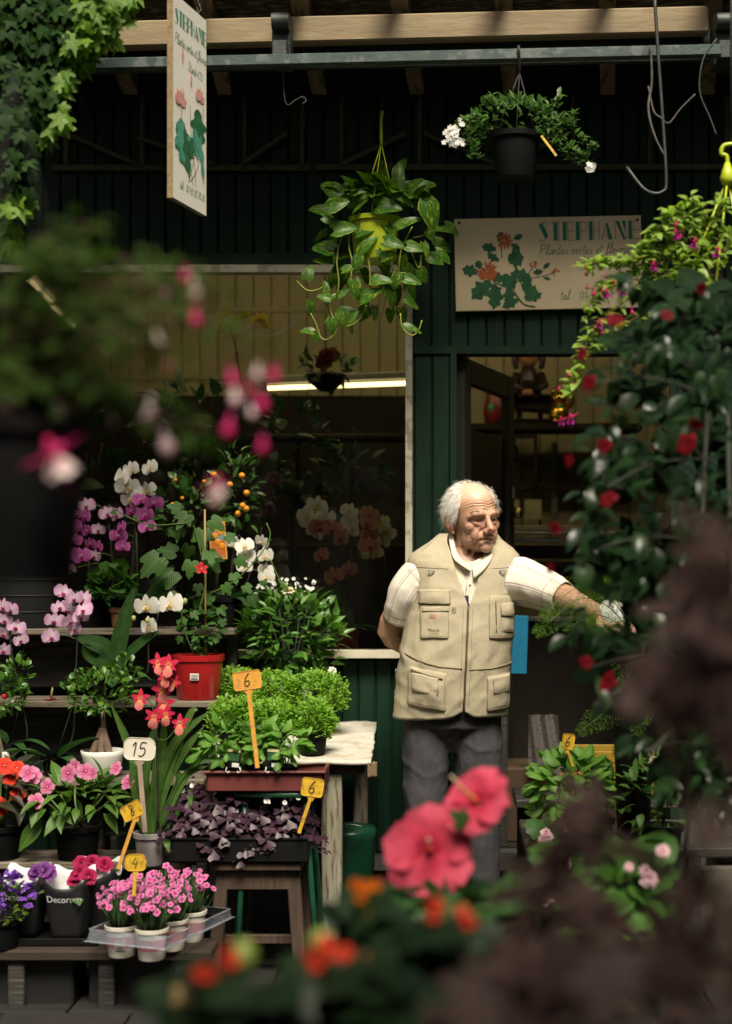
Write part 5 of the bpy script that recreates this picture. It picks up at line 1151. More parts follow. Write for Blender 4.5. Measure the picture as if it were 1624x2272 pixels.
def orchid(name_label, base, spikes, petal, lip, size, Y, potr=.055, poth=.11, potm=BLK, leaves=None, stake=True, face=(0, -1, .05), grp=None, leafm=ORCL, buds=()):
    """phalaenopsis: pot, strap leaves, arching spike with stake, single flowers"""
    t = thing('potted_orchid', name_label, 'orchid', base, grp); b0 = V(base)
    if potm: pot(t, potr, potr * .8, poth, potm)
    z0 = poth if potm else 0.0
    lm = leafmeshes('orchid_leaf', leafm, w=.34, prof='ovate', n=8, fold=.3, curl=.9, cols=4)
    for (dx, dy, dz, L_) in (leaves or [(-.8, -.3, .5, .16), (.8, -.35, .5, .17), (-.5, .5, .6, .15), (.5, -.6, .35, .14)]): link('leaf', lm[RN.randrange(4)], t, M4((dx * .02, dy * .02, z0 - .01), (dx, dy, dz), (-dx * .6, -dy * .6, 1), L_))
    for sp in spikes:
        path = [V((0, 0, z0 - .02))] + [P(x, y, yy) - b0 for x, y, yy in sp['path']]
        MB().tube(smoothpath(path, 5), [.0032, .002], 6).build('flower_stem', DARK_STEM, t)
        if stake: MB().tube([V((.006, .005, z0)), P(sp['path'][min(1, len(sp['path']) - 1)][0], sp['path'][min(1, len(sp['path']) - 1)][1], sp['path'][0][2]) - b0 + V((.004, .006, 0))], .0022, 5).build('stake', DARK_STEM, t)
        fmz = phal(petal, lip); pl = [p for p in smoothpath([P(x, y, yy) - b0 for x, y, yy in sp['path']], 6)]
        for (x, y) in sp['flowers']:
            yy = sp.get('Y', Y) + U(-.035, .03); p = P(x, y, yy) - b0; f = V(face) + V((U(-1.0, 1.0), 0, U(-.45, .3)))
            link('flower', fmz[RN.randrange(3)], t, F4(p, f, (U(-.45, .45), 0, 1), size * U(.78, 1.12)))
            nr = min(pl, key=lambda q: (q - p).length); MB().tube(smoothpath([nr, (nr + p) / 2 + V((0, .01, .01)), p + V((0, .008, 0))], 3), .0014, 4).build('flower_stalk', GREEN_STEM, t)
        for (x, y, r_) in sp.get('buds', ()): MB().ball(P(x, y, sp.get('Y', Y)) - b0, (r_, r_, r_ * 1.3), 10).build('bud', mat('bud_green', (.35, .38, .10), .5), t)
    return t
c2 = lambda lst: px_list(lst, 100, 1050, 2.7067)
c3 = lambda lst: px_list(lst, 0, 1400, 3.248)
z1, z2, z3, z4 = (q[1] + .001 for q in TIER)
G_ORC = 'orchids on the plant stand'
A1 = c2([(230, 560), (295, 575), (205, 645), (305, 665), (220, 725), (325, 750), (180, 820), (265, 835), (380, 770)])
orchid('magenta orchid beside the slate grey tub on the top shelf', on(205, 5.36, z1), [dict(path=[(202, 1330, 5.33), (193, 1240, 5.30), (180, 1160, 5.28), (175, 1125, 5.27)], flowers=A1)], PHP, LIPM, .062, 5.25, grp=G_ORC)
A2 = c2([(655, 460), (600, 535), (745, 480), (535, 640), (700, 640), (510, 700), (545, 770), (690, 560)])
orchid('magenta orchid on the top shelf in front of the white orchid', on(290, 5.36, z1), [dict(path=[(290, 1300, 5.32), (295, 1220, 5.29), (302, 1140, 5.27), (310, 1110, 5.26)], flowers=A2)], PHP, LIPM, .062, 5.25, grp=G_ORC)
A3 = c2([(600, 262), (540, 312), (575, 372), (590, 450), (700, 400), (720, 250)])
orchid('tall white orchid at the back of the top shelf', on(305, 5.43, z1), [dict(path=[(305, 1300, 5.42), (300, 1180, 5.41), (290, 1080, 5.4), (282, 1040, 5.4)], flowers=A3)], PHW, LIPY, .078, 5.38, grp=G_ORC)
orchid('pale mauve orchid half hidden behind the magenta orchids', on(250, 5.44, z1), [dict(path=[(250, 1250, 5.43), (240, 1160, 5.42), (235, 1130, 5.42)], flowers=c2([(440, 550), (500, 560), (380, 660), (300, 500), (350, 830), (200, 920)]))], PHL, LIPM, .06, 5.42, grp=G_ORC)
A4 = c2([(1285, 750), (1345, 765), (1355, 825), (1350, 905)]); A5 = c2([(1460, 735), (1480, 830), (1485, 925), (1490, 970)])
orchid('white orchid with two drooping sprays right of the climbing vine', on(505, 5.40, z1), [dict(path=[(510, 1300, 5.4), (520, 1210, 5.39), (532, 1185, 5.38)], flowers=A4), dict(path=[(545, 1300, 5.4), (575, 1200, 5.39), (582, 1170, 5.38)], flowers=A5)], PHW, LIPY, .07, 5.37, grp=G_ORC)
A6 = c3([(505, 155), (585, 200), (665, 205), (470, 270), (545, 290), (665, 290), (430, 375), (555, 380), (645, 350), (405, 505), (600, 440)])
orchid('lilac orchid with pale petals in clear pot, third shelf', on(121, 4.93, z3), [dict(path=[(160, 1640, 4.93), (166, 1540, 4.9), (172, 1400, 4.88), (165, 1340, 4.87)], flowers=A6, Y=4.86)], PHL, LIPM, .062, 4.86, potr=.042, poth=.07, potm=glassmat('clear_pot', (.30, .27, .24), 1.3), grp=G_ORC,
       leaves=[(-.85, -.4, .55, .19), (-1, -.2, .12, .18), (.75, -.2, .75, .20), (.6, -.5, .3, .13)])
A7 = c3([(30, 265), (85, 290), (40, 370), (125, 425), (30, 480), (165, 530), (25, 610)])
orchid('lilac orchid cut by the left edge of the picture', on(20, 4.97, z3), [dict(path=[(60, 1640, 4.95), (45, 1540, 4.92), (25, 1440, 4.9), (18, 1340, 4.88)], flowers=A7, Y=4.87)], PHL, LIPM, .064, 4.87, grp=G_ORC)
A8 = [(343, 1338), (378, 1342), (334, 1386), (327, 1320)]
we = orchid('white orchid with broad leaves and three large blooms on the second shelf', on(245, 5.13, z2), [dict(path=[(322, 1500, 5.06), (330, 1430, 5.04), (342, 1400, 5.02), (352, 1362, 5.0)], flowers=[(325, 1345), (378, 1340), (331, 1390)], Y=4.99, buds=((411, 1334, .009), (399, 1348, .006), (327, 1355 + 22, .008), (297, 1372, .008)))], PHW, LIPY, .086, 4.99, poth=.09, grp=G_ORC, stake=False, face=(.05, -1, .1), leaves=[])
b0 = V(we.location)
for (pts, w) in (([(255, 1490), (262, 1440), (275, 1380), (298, 1305)], .062), ([(256, 1490), (285, 1450), (320, 1420), (352, 1402)], .038), ([(250, 1485), (235, 1440), (205, 1425), (172, 1416)], .062), ([(248, 1490), (225, 1465), (200, 1450), (186, 1430)], .06), ([(246, 1485), (248, 1495), (250, 1510), (250, 1525)], .05)):
    ctr = smoothpath([P(x, y, 5.08 - .02 * i) - b0 for i, (x, y) in enumerate(pts)], 4); k = len(ctr); vs = []; uvs = []
    for i, p in enumerate(ctr):
        t_ = i / (k - 1); d = (ctr[min(i + 1, k - 1)] - ctr[max(i - 1, 0)]).normalized(); sd_ = d.cross(V((0, -1, .45))).normalized(); hw = w * .5 * (math.sin(math.pi * min(.99, .12 + .86 * t_)) ** .6)
        for kk in (-1, -.5, 0, .5, 1): vs.append(p + sd_ * hw * kk + V((0, -1, .4)) * (-.18 * hw * (1 - kk * kk))); uvs.append((.5 + .5 * kk, t_))
    MB().add(vs, [(i * 5 + j, i * 5 + j + 1, (i + 1) * 5 + j + 1, (i + 1) * 5 + j) for i in range(k - 1) for j in range(4)], 0, uvs).build('leaf', ORCL, we)
# calamondin with fruit and picture tag
cal = thing('calamondin_tree', 'small citrus tree with orange fruit behind the climbing vine', 'citrus tree', on(480, 5.46, z1)); b0 = V(cal.location)
pot(cal, .08, .065, .12, BLK); MB().tube([(0, 0, .1), (.004, 0, .2), (0, -.01, .3)], [.008, .005], 6).build('trunk', DARK_STEM, cal)
LCIT = leafmeshes('citrus_leaf', LEAFG, w=.5, prof='ovate', n=5, fold=.25, curl=.5)
bush(cal, P(415, 1130, 5.42) - b0, (.12, .08, .14), 110, LCIT, .05, zmin=-.7); bush(cal, P(525, 1090, 5.42) - b0, (.075, .06, .17), 120, LCIT, .05, zmin=-.9)
FRUIT = mat('orange_rind', (.72, .28, .01), .4, (.62, .2, .008), 40, bump=.3, bscale=300)
for x, y in c2([(890, 330), (1080, 340), (1145, 295), (1250, 360), (1330, 300), (1360, 415), (1335, 500), (1358, 520), (1305, 552), (870, 490), (935, 450), (985, 600)]): MB().ball(P(x, y, 5.33 + U(-.02, .02)) - b0, (.0125, .0125, .0118) if x > 460 else .008, 12).build('fruit', FRUIT, cal)
pt = thing('picture_tag', 'orange-edged plant tag showing oranges, hung on the citrus tree', 'plant tag', P(484, 1200, 5.30))
tm = Matrix.Rotation(rad(-4), 4, 'Y'); tg = MB().box((0, 0, 0), (.062, .002, .14), ch=.0008).build('card', TAGO, pt, smooth=False, mat4=tm); MB().box((0, -.0016, 0), (.052, .001, .128)).build('photo', mat('tag_photo', (.1, .32, .33), .4, (.45, .12, .03), 9, lo=.45, hi=.5), tg, smooth=False)
for x, z in ((-.01, .02), (.012, .03), (.0, -.005), (.014, -.02), (-.012, .042), (.008, .05)): MB().ball((x, -.0025, z), (.011, .0012, .011), 12).build('printed_orange', FRUIT, tg)
# climbing vine in the red pot
vin = thing('climbing_vine', 'leafy climbing vine on a cane in a red plastic pot', 'potted plant', on(440, 5.13, z2)); b0 = V(vin.location)
pot(vin, .092, .072, .158, REDPOT, rim=.003, rimh=.022); label_on_pot(vin, .088, .085, .03, .03, .024)
MB().tube([V((.03, -.01, .13)), P(455, 1130, 5.13) - b0], .0035, 6).build('cane', mat('bamboo', (.36, .22, .09), .6), vin)
LVIN = lobed_meshes('vine_leaf', leafmat('leaf_vine', (.03, .09, .015), (.07, .17, .03), .3, .5, vein=(.06, .14, .03), spec=.25), HIB)
vl = [(415, 1145, .10, -2.2), (450, 1180, .12, -1.5), (472, 1155, .09, -.6), (465, 1225, .095, -1.2), (400, 1130, .08, 2.7), (395, 1185, .06, 2.5), (440, 1300, .06, -1.4), (470, 1240, .11, -1.0), (505, 1190, .07, -.4), (530, 1240, .08, -.7), (560, 1325, .07, -1.2), (500, 1300, .07, -1), (380, 1270, .15, -2.6), (360, 1310, .13, -2.9), (420, 1215, .08, -1.9), (455, 1330, .055, -1.6), (410, 1375, .05, -2.2), (455, 1390, .045, -1.4), (390, 1320, .045, 2.8), (430, 1360, .05, -.9), (545, 1300, .06, -.8), (480, 1410, .05, -1.2), (400, 1415, .045, -1.9), (490, 1350, .06, -.9), (350, 1240, .14, -2.3), (520, 1275, .07, -1.2), (425, 1250, .09, -1.7), (385, 1225, .11, 2.9), (300, 1145, .03, -1), (250, 1135, .035, -.5), (335, 1165, .035, -1.2), (585, 1290, .04, -1.3), (595, 1200, .025, .5)]
ms = []
for (x, y, s_, a) in vl:
    p = P(x, y, 5.14 + U(-.07, .06)) - b0; ms.append(M4(p, V((math.cos(a), U(-.7, .1), math.sin(a))), V((U(-.3, .3), -1, .55)), s_ * .62))
scatter(vin, 'leaf', LVIN, ms)
bush(vin, P(450, 1385, 5.15) - b0, (.09, .06, .10), 46, LVIN, .036, zmin=-1)
stems(vin, [[V((0, 0, .13)), P(430, 1400, 5.12) - b0, P(455, 1300, 5.11) - b0, P(440, 1200, 5.12) - b0, P(420, 1140, 5.13) - b0], [P(460, 1320, 5.12) - b0, P(520, 1290, 5.1) - b0, P(575, 1235, 5.08) - b0, P(600, 1190, 5.08) - b0, P(592, 1160, 5.08) - b0], [P(600, 1240, 5.08) - b0, P(618, 1280, 5.08) - b0, P(640, 1310, 5.1) - b0], [P(420, 1160, 5.1) - b0, P(340, 1165, 5.1) - b0, P(290, 1150, 5.1) - b0, P(240, 1120, 5.1) - b0], [V((0, 0, .13)), P(410, 1400, 5.12) - b0, P(400, 1330, 5.1) - b0]], .0022, GREEN_STEM)
REDD = five('small_red_flower', REDP, .3, 20); link('flower', REDD[0], vin, F4(P(447, 1262, 5.08) - b0, (.5, -1, .6), sc=.05))
# geranium in terracotta
ger = thing('potted_geranium', 'small geranium with dark-centred leaves in a terracotta pot, top shelf', 'geranium', on(272, 5.32, z1)); pot(ger, .045, .036, .075, TERRA)
LGER = lobed_meshes('geranium_leaf', leafmat('leaf_geranium', (.04, .13, .02), (.08, .2, .03), .3, .5), [(0, .9), (18, 1), (36, .9), (54, 1), (75, .92), (95, 1), (115, .9), (135, .95), (158, .75), (180, .1)], bend=.25); bush(ger, (-.03, -.03, .15), (.085, .06, .08), 60, LGER, .032, zmin=-.4)
# fallen flower
ff = thing('fallen_flower', 'red trumpet flower lying on the second shelf board', 'flower', on(113, 5.075, z2)); link('petals', trumpet(REDP)[0], ff, F4((0, 0, .004), (0, -.25, -1), (1, 0, 0), .05)); MB().tube([(0, 0, .008), (.004, 0, .03), (.006, 0, .045)], [.005, .003], 6).build('tube', mat('flower_tube', (.45, .38, .10), .6), ff)
# ficus bonsai pair
def ficus(px, Y, z, label, bowl=True):
    t = thing('ficus_bonsai', label, 'bonsai', on(px, Y, z), 'ficus bonsai in white bowls'); m = WHITEC
    MB().lathe([(.04, .0), (.045, .004), (.062, .035), (.071, .075), (.074, .092), (.0715, .093), (.067, .075), (.05, .03)], 32).build('bowl', m, t)
    MB().grid(lambda u, v: V((.066 * v * math.cos(u * 6.283), .066 * v * math.sin(u * 6.283), .079)), 16, 2, wrap=True).build('soil', SOIL, t)
    BARK = mat('ficus_bark', (.16, .105, .07), .8, (.09, .06, .04), 30, bump=.6)
    q = MB(); 
    for (x, y, r) in ((-.022, -.012, .02), (.02, -.016, .021), (.002, -.026, .018), (.004, .014, .02)): q.tube(smoothpath([V((x * 1.5, y * 1.5, .07)), V((x, y, .105)), V((x * .4, y * .4, .14)), V((0, 0, .165))], 3), [r * .7, r, r * .9, .012], 10)
    q.tube([(0, 0, .15), (.003, 0, .19), (-.003, 0, .24)], [.011, .008, .006], 8); q.build('trunk', BARK, t)
    LF = leafmeshes('ficus_leaf', leafmat('leaf_ficus', (.05, .14, .02), (.13, .28, .035), .25, .36, spec=.4), w=.55, prof='obov', n=4, fold=.25, curl=.4)
    bush(t, (-.01, 0, .29), (.115, .09, .075), 300, LF, .03, up=.6); bush(t, (.075, .02, .36), (.045, .04, .05), 60, LF, .028, up=.7)
    return t
ficus(228, 4.90, z3, 'ficus bonsai with swollen trunk in a white bowl, behind the pink impatiens'); ficus(-12, 4.90, z3, 'ficus bonsai in white bowl cut by the left edge')
MB().ball(V((.05, -.05, .28)), (.012, .008, .009), 8).build('red_petal', REDP, bpy.data.objects['ficus_bonsai.001'])
# cambria orchid with strap leaves in the grey pot
cam_ = thing('strap_leaf_orchid', 'red spray orchid with long strap leaves in a grey pot', 'orchid', on(335, 4.62, z4)); b0 = V(cam_.location); pot(cam_, .054, .04, .105, GREYP, rim=.003)
def ribbon(t, pts, w, m, Y, name='leaf', b0=None):
    ctr = smoothpath([P(x, y, Y + (pp[0] if pp else 0)) - b0 for x, y, *pp in pts], 5); k = len(ctr); vs = []; uvs = []; tw = U(-.5, .5)
    for i, p in enumerate(ctr):
        t_ = i / (k - 1); d = (ctr[min(i + 1, k - 1)] - ctr[max(i - 1, 0)]).normalized(); sd_ = d.cross(V((tw, -1, .5))).normalized(); hw = w * .5 * PROF['strap'](min(.995, t_)) 
        for kk in (-1, 0, 1): vs.append(p + sd_ * hw * kk + V((0, -1, .4)) * (-.3 * hw * (1 - kk * kk))); uvs.append((.5 + .5 * kk, t_))
    return MB().add(vs, [(i * 3 + j, i * 3 + j + 1, (i + 1) * 3 + j + 1, (i + 1) * 3 + j) for i in range(k - 1) for j in range(2)], 0, uvs).build(name, m, t)
for pts, w in (([(332, 1850), (315, 1760), (288, 1660), (245, 1560)], .030), ([(325, 1850), (322, 1750), (335, 1650), (355, 1590, -.03)], .026), ([(340, 1850), (352, 1740), (395, 1640), (470, 1575)], .034), ([(342, 1850), (362, 1760), (400, 1680), (455, 1610)], .032), ([(345, 1850), (380, 1780), (400, 1735), (385, 1700)], .03), ([(350, 1855), (395, 1800), (418, 1760), (425, 1790, -.05)], .026), ([(330, 1855), (312, 1800), (298, 1740), (290, 1690)], .028), ([(338, 1855), (340, 1780), (348, 1700), (350, 1620)], .03), ([(335, 1855), (328, 1800), (312, 1730), (300, 1640)], .022), ([(346, 1855), (400, 1730), (470, 1690), (540, 1768, -.04)], .014), ([(350, 1860), (362, 1855), (370, 1870, -.05), (376, 1892, -.06)], .024), ([(345, 1860), (372, 1800), (415, 1720), (462, 1700)], .03), ([(328, 1855), (308, 1820), (285, 1800), (276, 1835, -.04)], .018), ([(340, 1850), (366, 1740), (420, 1590), (440, 1575)], .024), ([(338, 1850), (352, 1760), (362, 1660), (366, 1560)], .026)):
    ribbon(cam_, pts, w, STRAP, 4.62, b0=b0)
stems(cam_, [[P(352, 1840, 4.6) - b0, P(350, 1700, 4.6) - b0, P(348, 1560, 4.6) - b0, P(352, 1480, 4.58) - b0]], .003, DARK_STEM, 'stake'); stems(cam_, [[P(348, 1840, 4.6) - b0, P(345, 1650, 4.58) - b0, P(352, 1540, 4.57) - b0, P(365, 1470, 4.56) - b0], [P(348, 1640, 4.58) - b0, P(372, 1640, 4.56) - b0, P(402, 1600, 4.55) - b0], [P(345, 1600, 4.58) - b0, P(335, 1560, 4.56) - b0, P(312, 1545, 4.55) - b0]], .0018, GREEN_STEM, 'flower_stem')
for (x, y, s_) in ((352, 1470, .062), (375, 1475, .066), (366, 1500, .06), (360, 1530, .07), (366, 1560, .068), (342, 1590, .064), (368, 1585, .06), (312, 1550, .06), (400, 1605, .062), (388, 1515, .05)):
    link('flower', CAMB[RN.randrange(3)], cam_, F4(P(x, y, 4.54 + U(-.02, .02)) - b0, (U(-.6, .6), -1, U(-.1, .4)), (U(-.4, .4), 0, 1), s_))
bt = MB().box((0, 0, 0), (.035, .001, .05)).build('plant_card', BLK, cam_, smooth=False, loc=P(400, 1665, 4.72) - b0)
# impatiens
LIMP = lambda m: leafmeshes('impatiens_leaf', m, w=.36, prof='lance', n=7, fold=.3, curl=.6, cols=4)
def impatiens(px, Y, z, label, leafm, fl, fm, size, r, n, dz=.17, potm=BLK, cx=0):
    t = thing('potted_impatiens', label, 'impatiens', on(px, Y, z)); b0 = V(t.location); pot(t, .075, .06, .11, potm)
    lm = LIMP(leafm); bush(t, (cx, -.01, dz), r, n, lm, .085, up=.1, out=.9, zmin=-.5, droop=.35)
    stems(t, [[V((U(-.02, .02), U(-.02, .02), .1)), V((math.cos(a) * r[0] * .45, math.sin(a) * r[1] * .4, dz * .9)), V((math.cos(a) * r[0] * .8, math.sin(a) * r[1] * .8, dz + r[2] * .5))] for a in [i * .9 for i in range(7)]], .004, GREEN_STEM)
    for (x, y) in fl:
        p = P(x, y, Y - r[1] * .9 + U(-.02, .04)) - b0; link('flower', fm[RN.randrange(3)], t, F4(p, (U(-.5, .5), -1, U(.1, .6)), (U(-.5, .5), 0, 1), size * U(.85, 1.15)))
    return t
FIMP = five('impatiens_flower', PINKI, .44, 10, .3, .08); FIMR = five('impatiens_flower_red', SCAR, .56, 10, .25, .06)
im_ = impatiens(172, 4.72, z4, 'pink impatiens with pointed green leaves in a black pot', LEAF, [(165, 1702), (190, 1712), (62, 1716), (105, 1746), (80, 1778), (152, 1716), (258, 1705), (284, 1736), (75, 1722), (205, 1716)], FIMP, .052, (.18, .12, .075), 120, .185)
link('leaf', LIMP(LEAF)[0], im_, M4((-.09, -.08, .14), (-.5, -.3, -.6), (0, -1, .4), .13))
impatiens(0, 4.72, z4, 'red impatiens with bronze leaves at the left edge', BRONZE, [(40, 1762), (10, 1700), (25, 1725), (0, 1790), (38, 1705)], FIMR, .055, (.10, .10, .10), 80, .22)
for (x, Y, lab) in ((300, 4.75, None),): pass
# gloxinias in printed sleeves
SLEEV = mat('sleeve_black', (.018, .018, .02), .35, (.012, .012, .013), 15); SLWHT = mat('sleeve_white', (.70, .70, .70), .5)
def gloxinia(px, Y, z, label, fm, fl, lv, txt=True, w=.078, h_=.165, rz=0):
    t = thing('sleeved_gloxinia', label, 'gloxinia', on(px, Y, z), 'gloxinias in printed sleeves', rz); b0 = V(t.location)
    def sl(u, v):
        a = u * 2 * math.pi; r = .050 + (w - .050) * v; sq = 1 / max(abs(math.cos(a)), abs(math.sin(a))) ** .45; peak = (.026 * max(0, math.sin(a)) + .028 * abs(math.sin(2 * a)) ** 5) * v ** 2
        return V((r * sq * math.cos(a), r * sq * math.sin(a), h_ * v + peak))
    o = MB().grid(sl, 48, 8, wrap=True).build('sleeve', [SLEEV, SLWHT], t); md = o.modifiers.new('th', 'SOLIDIFY'); md.thickness = .0012; md.material_offset = 1; md.offset = -1
    pot(t, .05, .042, .08, BLK)
    lm = leafmeshes('gloxinia_leaf', leafmat('leaf_gloxinia', (.05, .12, .03), (.1, .2, .06), .25, .6, vein=(.16, .25, .1)), w=.62, prof='ovate', n=6, fold=.2, curl=.7, cols=4)
    for (dx, dy, dz) in lv: link('leaf', lm[RN.randrange(4)], t, M4((dx * .02, dy * .02, h_ - .03), (dx, dy, dz), (0, 0, 1), .085))
    for (x, y) in fl: link('flower', fm[RN.randrange(3)], t, F4(P(x, y, Y - .02 + U(-.02, .02)) - b0, (U(-.4, .4), -.8, .6), (0, 0, 1), .058))
    if txt:
        tm_ = text_mesh('Decorum', .029)
        for v_ in tm_.vertices:
            x = v_.co.x; zz = h_ * .74 + v_.co.y; a = -math.pi / 2 + x / .078; p = sl((a / (2 * math.pi)) % 1, zz / h_); v_.co = V((p.x, p.y - .0022, zz))
        tm_.materials.clear(); tm_.materials.append(SLWHT); link('lettering', tm_, o)
    return t
zb_ = bz + .012
gloxinia(56, 4.47, zb_, 'purple gloxinia in a black printed sleeve at the far left', glox(GLOXP), [(80, 1938), (98, 1932), (110, 1940)], [(-.8, -.5, .5), (-.6, -.2, .8), (.4, -.7, .3)])
gloxinia(155, 4.44, zb_, 'crimson gloxinia in a black printed sleeve beside the dianthus tray', glox(GLOXR), [(178, 1938), (196, 1946), (168, 1950)], [(-.8, -.5, .4), (.5, -.8, .2), (.2, .6, .6)])
gloxinia(215, 4.60, zb_ - .006, 'dark pink gloxinia in a sleeve behind the crimson one', glox(GLOXR), [(182, 1918), (205, 1916), (232, 1920)], [(-.7, -.5, .5), (.7, -.4, .6)], False)
tr_ = thing('nursery_tray', 'flat black tray under the sleeved gloxinias', 'tray', on(105, 4.47, bz)); MB().box((0, 0, .005), (.36, .2, .01), ch=.003).build('base', BLK, tr_, smooth=False)
for dy in (-.1, .1): MB().box((0, dy, .014), (.37, .006, .022), ch=.002).build('edge', BLK, tr_, smooth=False)
bf = thing('potted_bellflower', 'purple bellflower cushion at the lower left edge', 'bellflower', on(8, 4.36, bz)); pot(bf, .05, .04, .09, BLK); bush(bf, (0, 0, .13), (.085, .07, .07), 150, leafmeshes('bellflower_leaf', LEAFY, w=.7, prof='heart', n=4, fold=.2, curl=.4), .018, name='leaf'); BF = five('bellflower_flower', BELL, .42, 30, .5); bush(bf, (0, -.01, .16), (.10, .08, .085), 110, BF, .022, name='flower', zmin=-.5)
# made-up black crates standing in for the deep shade under the bench
CRM = mat('filler_black', (.012, .012, .012), .6)
for i, (px, lab) in enumerate(((90, 'made-up black crate darkening the left under the low bench'), (300, 'made-up black crate darkening the right under the low bench'))):
    t = thing('dark_filler_crate', lab, 'crate', on(px, 4.47, 0)); w = .24
    for (c, s_) in (((0, 0, .03), (w, .16, .01)), ((0, -.08, .085), (w, .008, .14)), ((0, .08, .085), (w, .008, .14)), ((w / 2, 0, .085), (.008, .16, .14)), ((-w / 2, 0, .085), (.008, .16, .14))): MB().box(c, s_, ch=.002).build('panel', CRM, t, smooth=False)
# dianthus tray
dt = thing('clear_tray', 'clear plastic carrier tray holding the pots of pink dianthus', 'tray', on(322, 4.30, bz)); b0 = V(dt.location); CLEAR = glassmat('clear_plastic', (.80, .84, .90), 1.5)
_n = CLEAR.node_tree; _o = _n.nodes['Material Output']; _s = _o.inputs[0].links[0].from_socket; _d = _n.nodes.new('ShaderNodeBsdfDiffuse'); _d.inputs[0].default_value = (.50, .56, .64, 1); _m = _n.nodes.new('ShaderNodeMixShader'); _m.inputs[0].default_value = .17; _n.links.new(_s, _m.inputs[1]); _n.links.new(_d.outputs[0], _m.inputs[2]); _n.links.new(_m.outputs[0], _o.inputs[0])
rzt = Matrix.Rotation(rad(-20), 3, 'Z')
def Q3(x, y, z): return rzt @ V((x, y, 0)) + V((0, 0, z))
DX, DY = .104, .112
fr_ = MB(); rim = [(-.125, -.10), (.125, -.10), (.125, .29), (-.125, .29)]
for (z0, z1_, o0, o1) in ((.052, .080, .006, -.004), (.080, .081, -.004, -.016), (.052, .050, .006, .016)):
    for i in range(4):
        (xa, ya), (xb, yb) = rim[i], rim[(i + 1) % 4]; f = lambda x, y, o, z: Q3(x + math.copysign(o, x), y + (o if y > 0 else -o), z)
        fr_.add([f(xa, ya, o0, z0), f(xb, yb, o0, z0), f(xb, yb, o1, z1_), f(xa, ya, o1, z1_)], [(0, 1, 2, 3)])
fr_.build('rim', CLEAR, dt)
POTW = mat('pot_cream', (.62, .58, .50), .4, (.56, .52, .44), 8); BAND = mat('pot_band_pink', (.62, .27, .30), .5, (.55, .2, .24), 20)
LGRS = leafmeshes('dianthus_leaf', leafmat('leaf_dianthus', (.035, .09, .03), (.08, .16, .05), .25, .45), w=.10, prof='lance', n=5, fold=.3, curl=.6)
for j in range(3):
    for i in range(2):
        xy = Q3(-.052 + i * DX, -.045 + j * DY, 0); front_ = j == 0
        lab = ['pot of pink dianthus at the front left of the clear tray', 'pot of pink dianthus at the front right of the clear tray', 'pot of pink dianthus, middle left of the clear tray', 'pot of pink dianthus, middle right of the clear tray', 'pot of pink dianthus at the back left of the clear tray', 'pot of pink dianthus at the back right of the clear tray'][j * 2 + i]
        t = thing('potted_dianthus', lab, 'dianthus', V(dt.location) + xy + V((0, 0, .0)), 'dianthus pots in the clear tray')
        pot(t, .049, .038, .092, POTW, rim=.002, rimh=.012)
        MB().grid(lambda u, v: V(((.0405 + .0085 * v) * math.sin((u - .5) * 4.2), -(.0405 + .0085 * v) * math.cos((u - .5) * 4.2), .022 + .042 * v)), 20, 2).build('printed_band', BAND, t)
        if i == 0: label_on_pot(t, .0455, .042, .1, .026, .03)
        ms = []
        for k in range(150):
            a = U(0, 6.283); rr_ = U(0, .04); d = V((math.cos(a) * U(.1, .75), math.sin(a) * U(.1, .75), U(.5, 1))); ms.append(M4((math.cos(a) * rr_, math.sin(a) * rr_, .085 + U(0, .03)), d, V((math.cos(a), math.sin(a), .4)), U(.05, .115)))
        scatter(t, 'leaf', LGRS, ms, 60)
        ms = []
        for k in range(54 if front_ else 46):
            a = U(0, 6.283); rr_ = .075 * math.sqrt(U(0, 1)); z_ = .168 + .035 * (1 - (rr_ / .075) ** 2) + U(-.03, .02); ms.append(F4((math.cos(a) * rr_, math.sin(a) * rr_, z_), (math.cos(a) * .5 + U(-.4, .4), -.65 + math.sin(a) * .3, U(.3, 1)), (0, 0, 1), .0195 * U(.7, 1.25)))
        scatter(t, 'flower', DIAN, ms)
        joined(t, 'flower_stems', [MB().tube([(0, 0, 0), (0, 1, 0)], .012, 4).mesh('stalk', GREEN_STEM)], [M4((m_[0][3] * .35, m_[1][3] * .35, .09), V((m_[0][3] * .65, m_[1][3] * .65, m_[2][3] - .09)), (0, -1, 0), (.1, (m_[2][3] - .09), .1)) for m_ in ms])
# herbs
trh = thing('herb_tray', 'dark red plastic trough holding the basil plants', 'tray', on(598, 4.66, .645)); TRM = mat('tray_red', (.15, .035, .03), .5, (.11, .025, .022), 9)
tw_ = P(722, 0, 4.6).x - P(470, 0, 4.6).x
for (c, s_) in (((0, 0, .004), (tw_ - .03, .2, .008)), ((0, -.105, .03), (tw_, .012, .06)), ((0, .105, .03), (tw_, .012, .06)), ((tw_ / 2, 0, .03), (.012, .2, .06)), ((-tw_ / 2, 0, .03), (.012, .2, .06))): MB().box(c, s_, ch=.003).build('panel', TRM, trh, smooth=False)
for dy in (-.112, .112): MB().box((0, dy, .062), (tw_ + .026, .024, .008), ch=.003).build('lip', TRM, trh, smooth=False)
LBAS = leafmeshes('basil_leaf', BASIL, w=.62, prof='ovate', n=7, fold=-.25, curl=.9, cols=4, back=.5)
def basil(px, Y, z, label, r, n, size=.05, dz=.13, grp='basil plants', limit=300):
    t = thing('basil_plant', label, 'basil', on(px, Y, z), grp); pot(t, .045, .036, .065, BLK)
    bush(t, (0, 0, dz), r, n, LBAS, size, up=.25, out=.8, zmin=-.6, droop=.3, limit=limit)
    stems(t, [[V((U(-.02, .02), U(-.02, .02), .05)), V((U(-.04, .04), U(-.04, .04), dz + .02))] for _ in range(6)], .0025, GREEN_STEM); return t
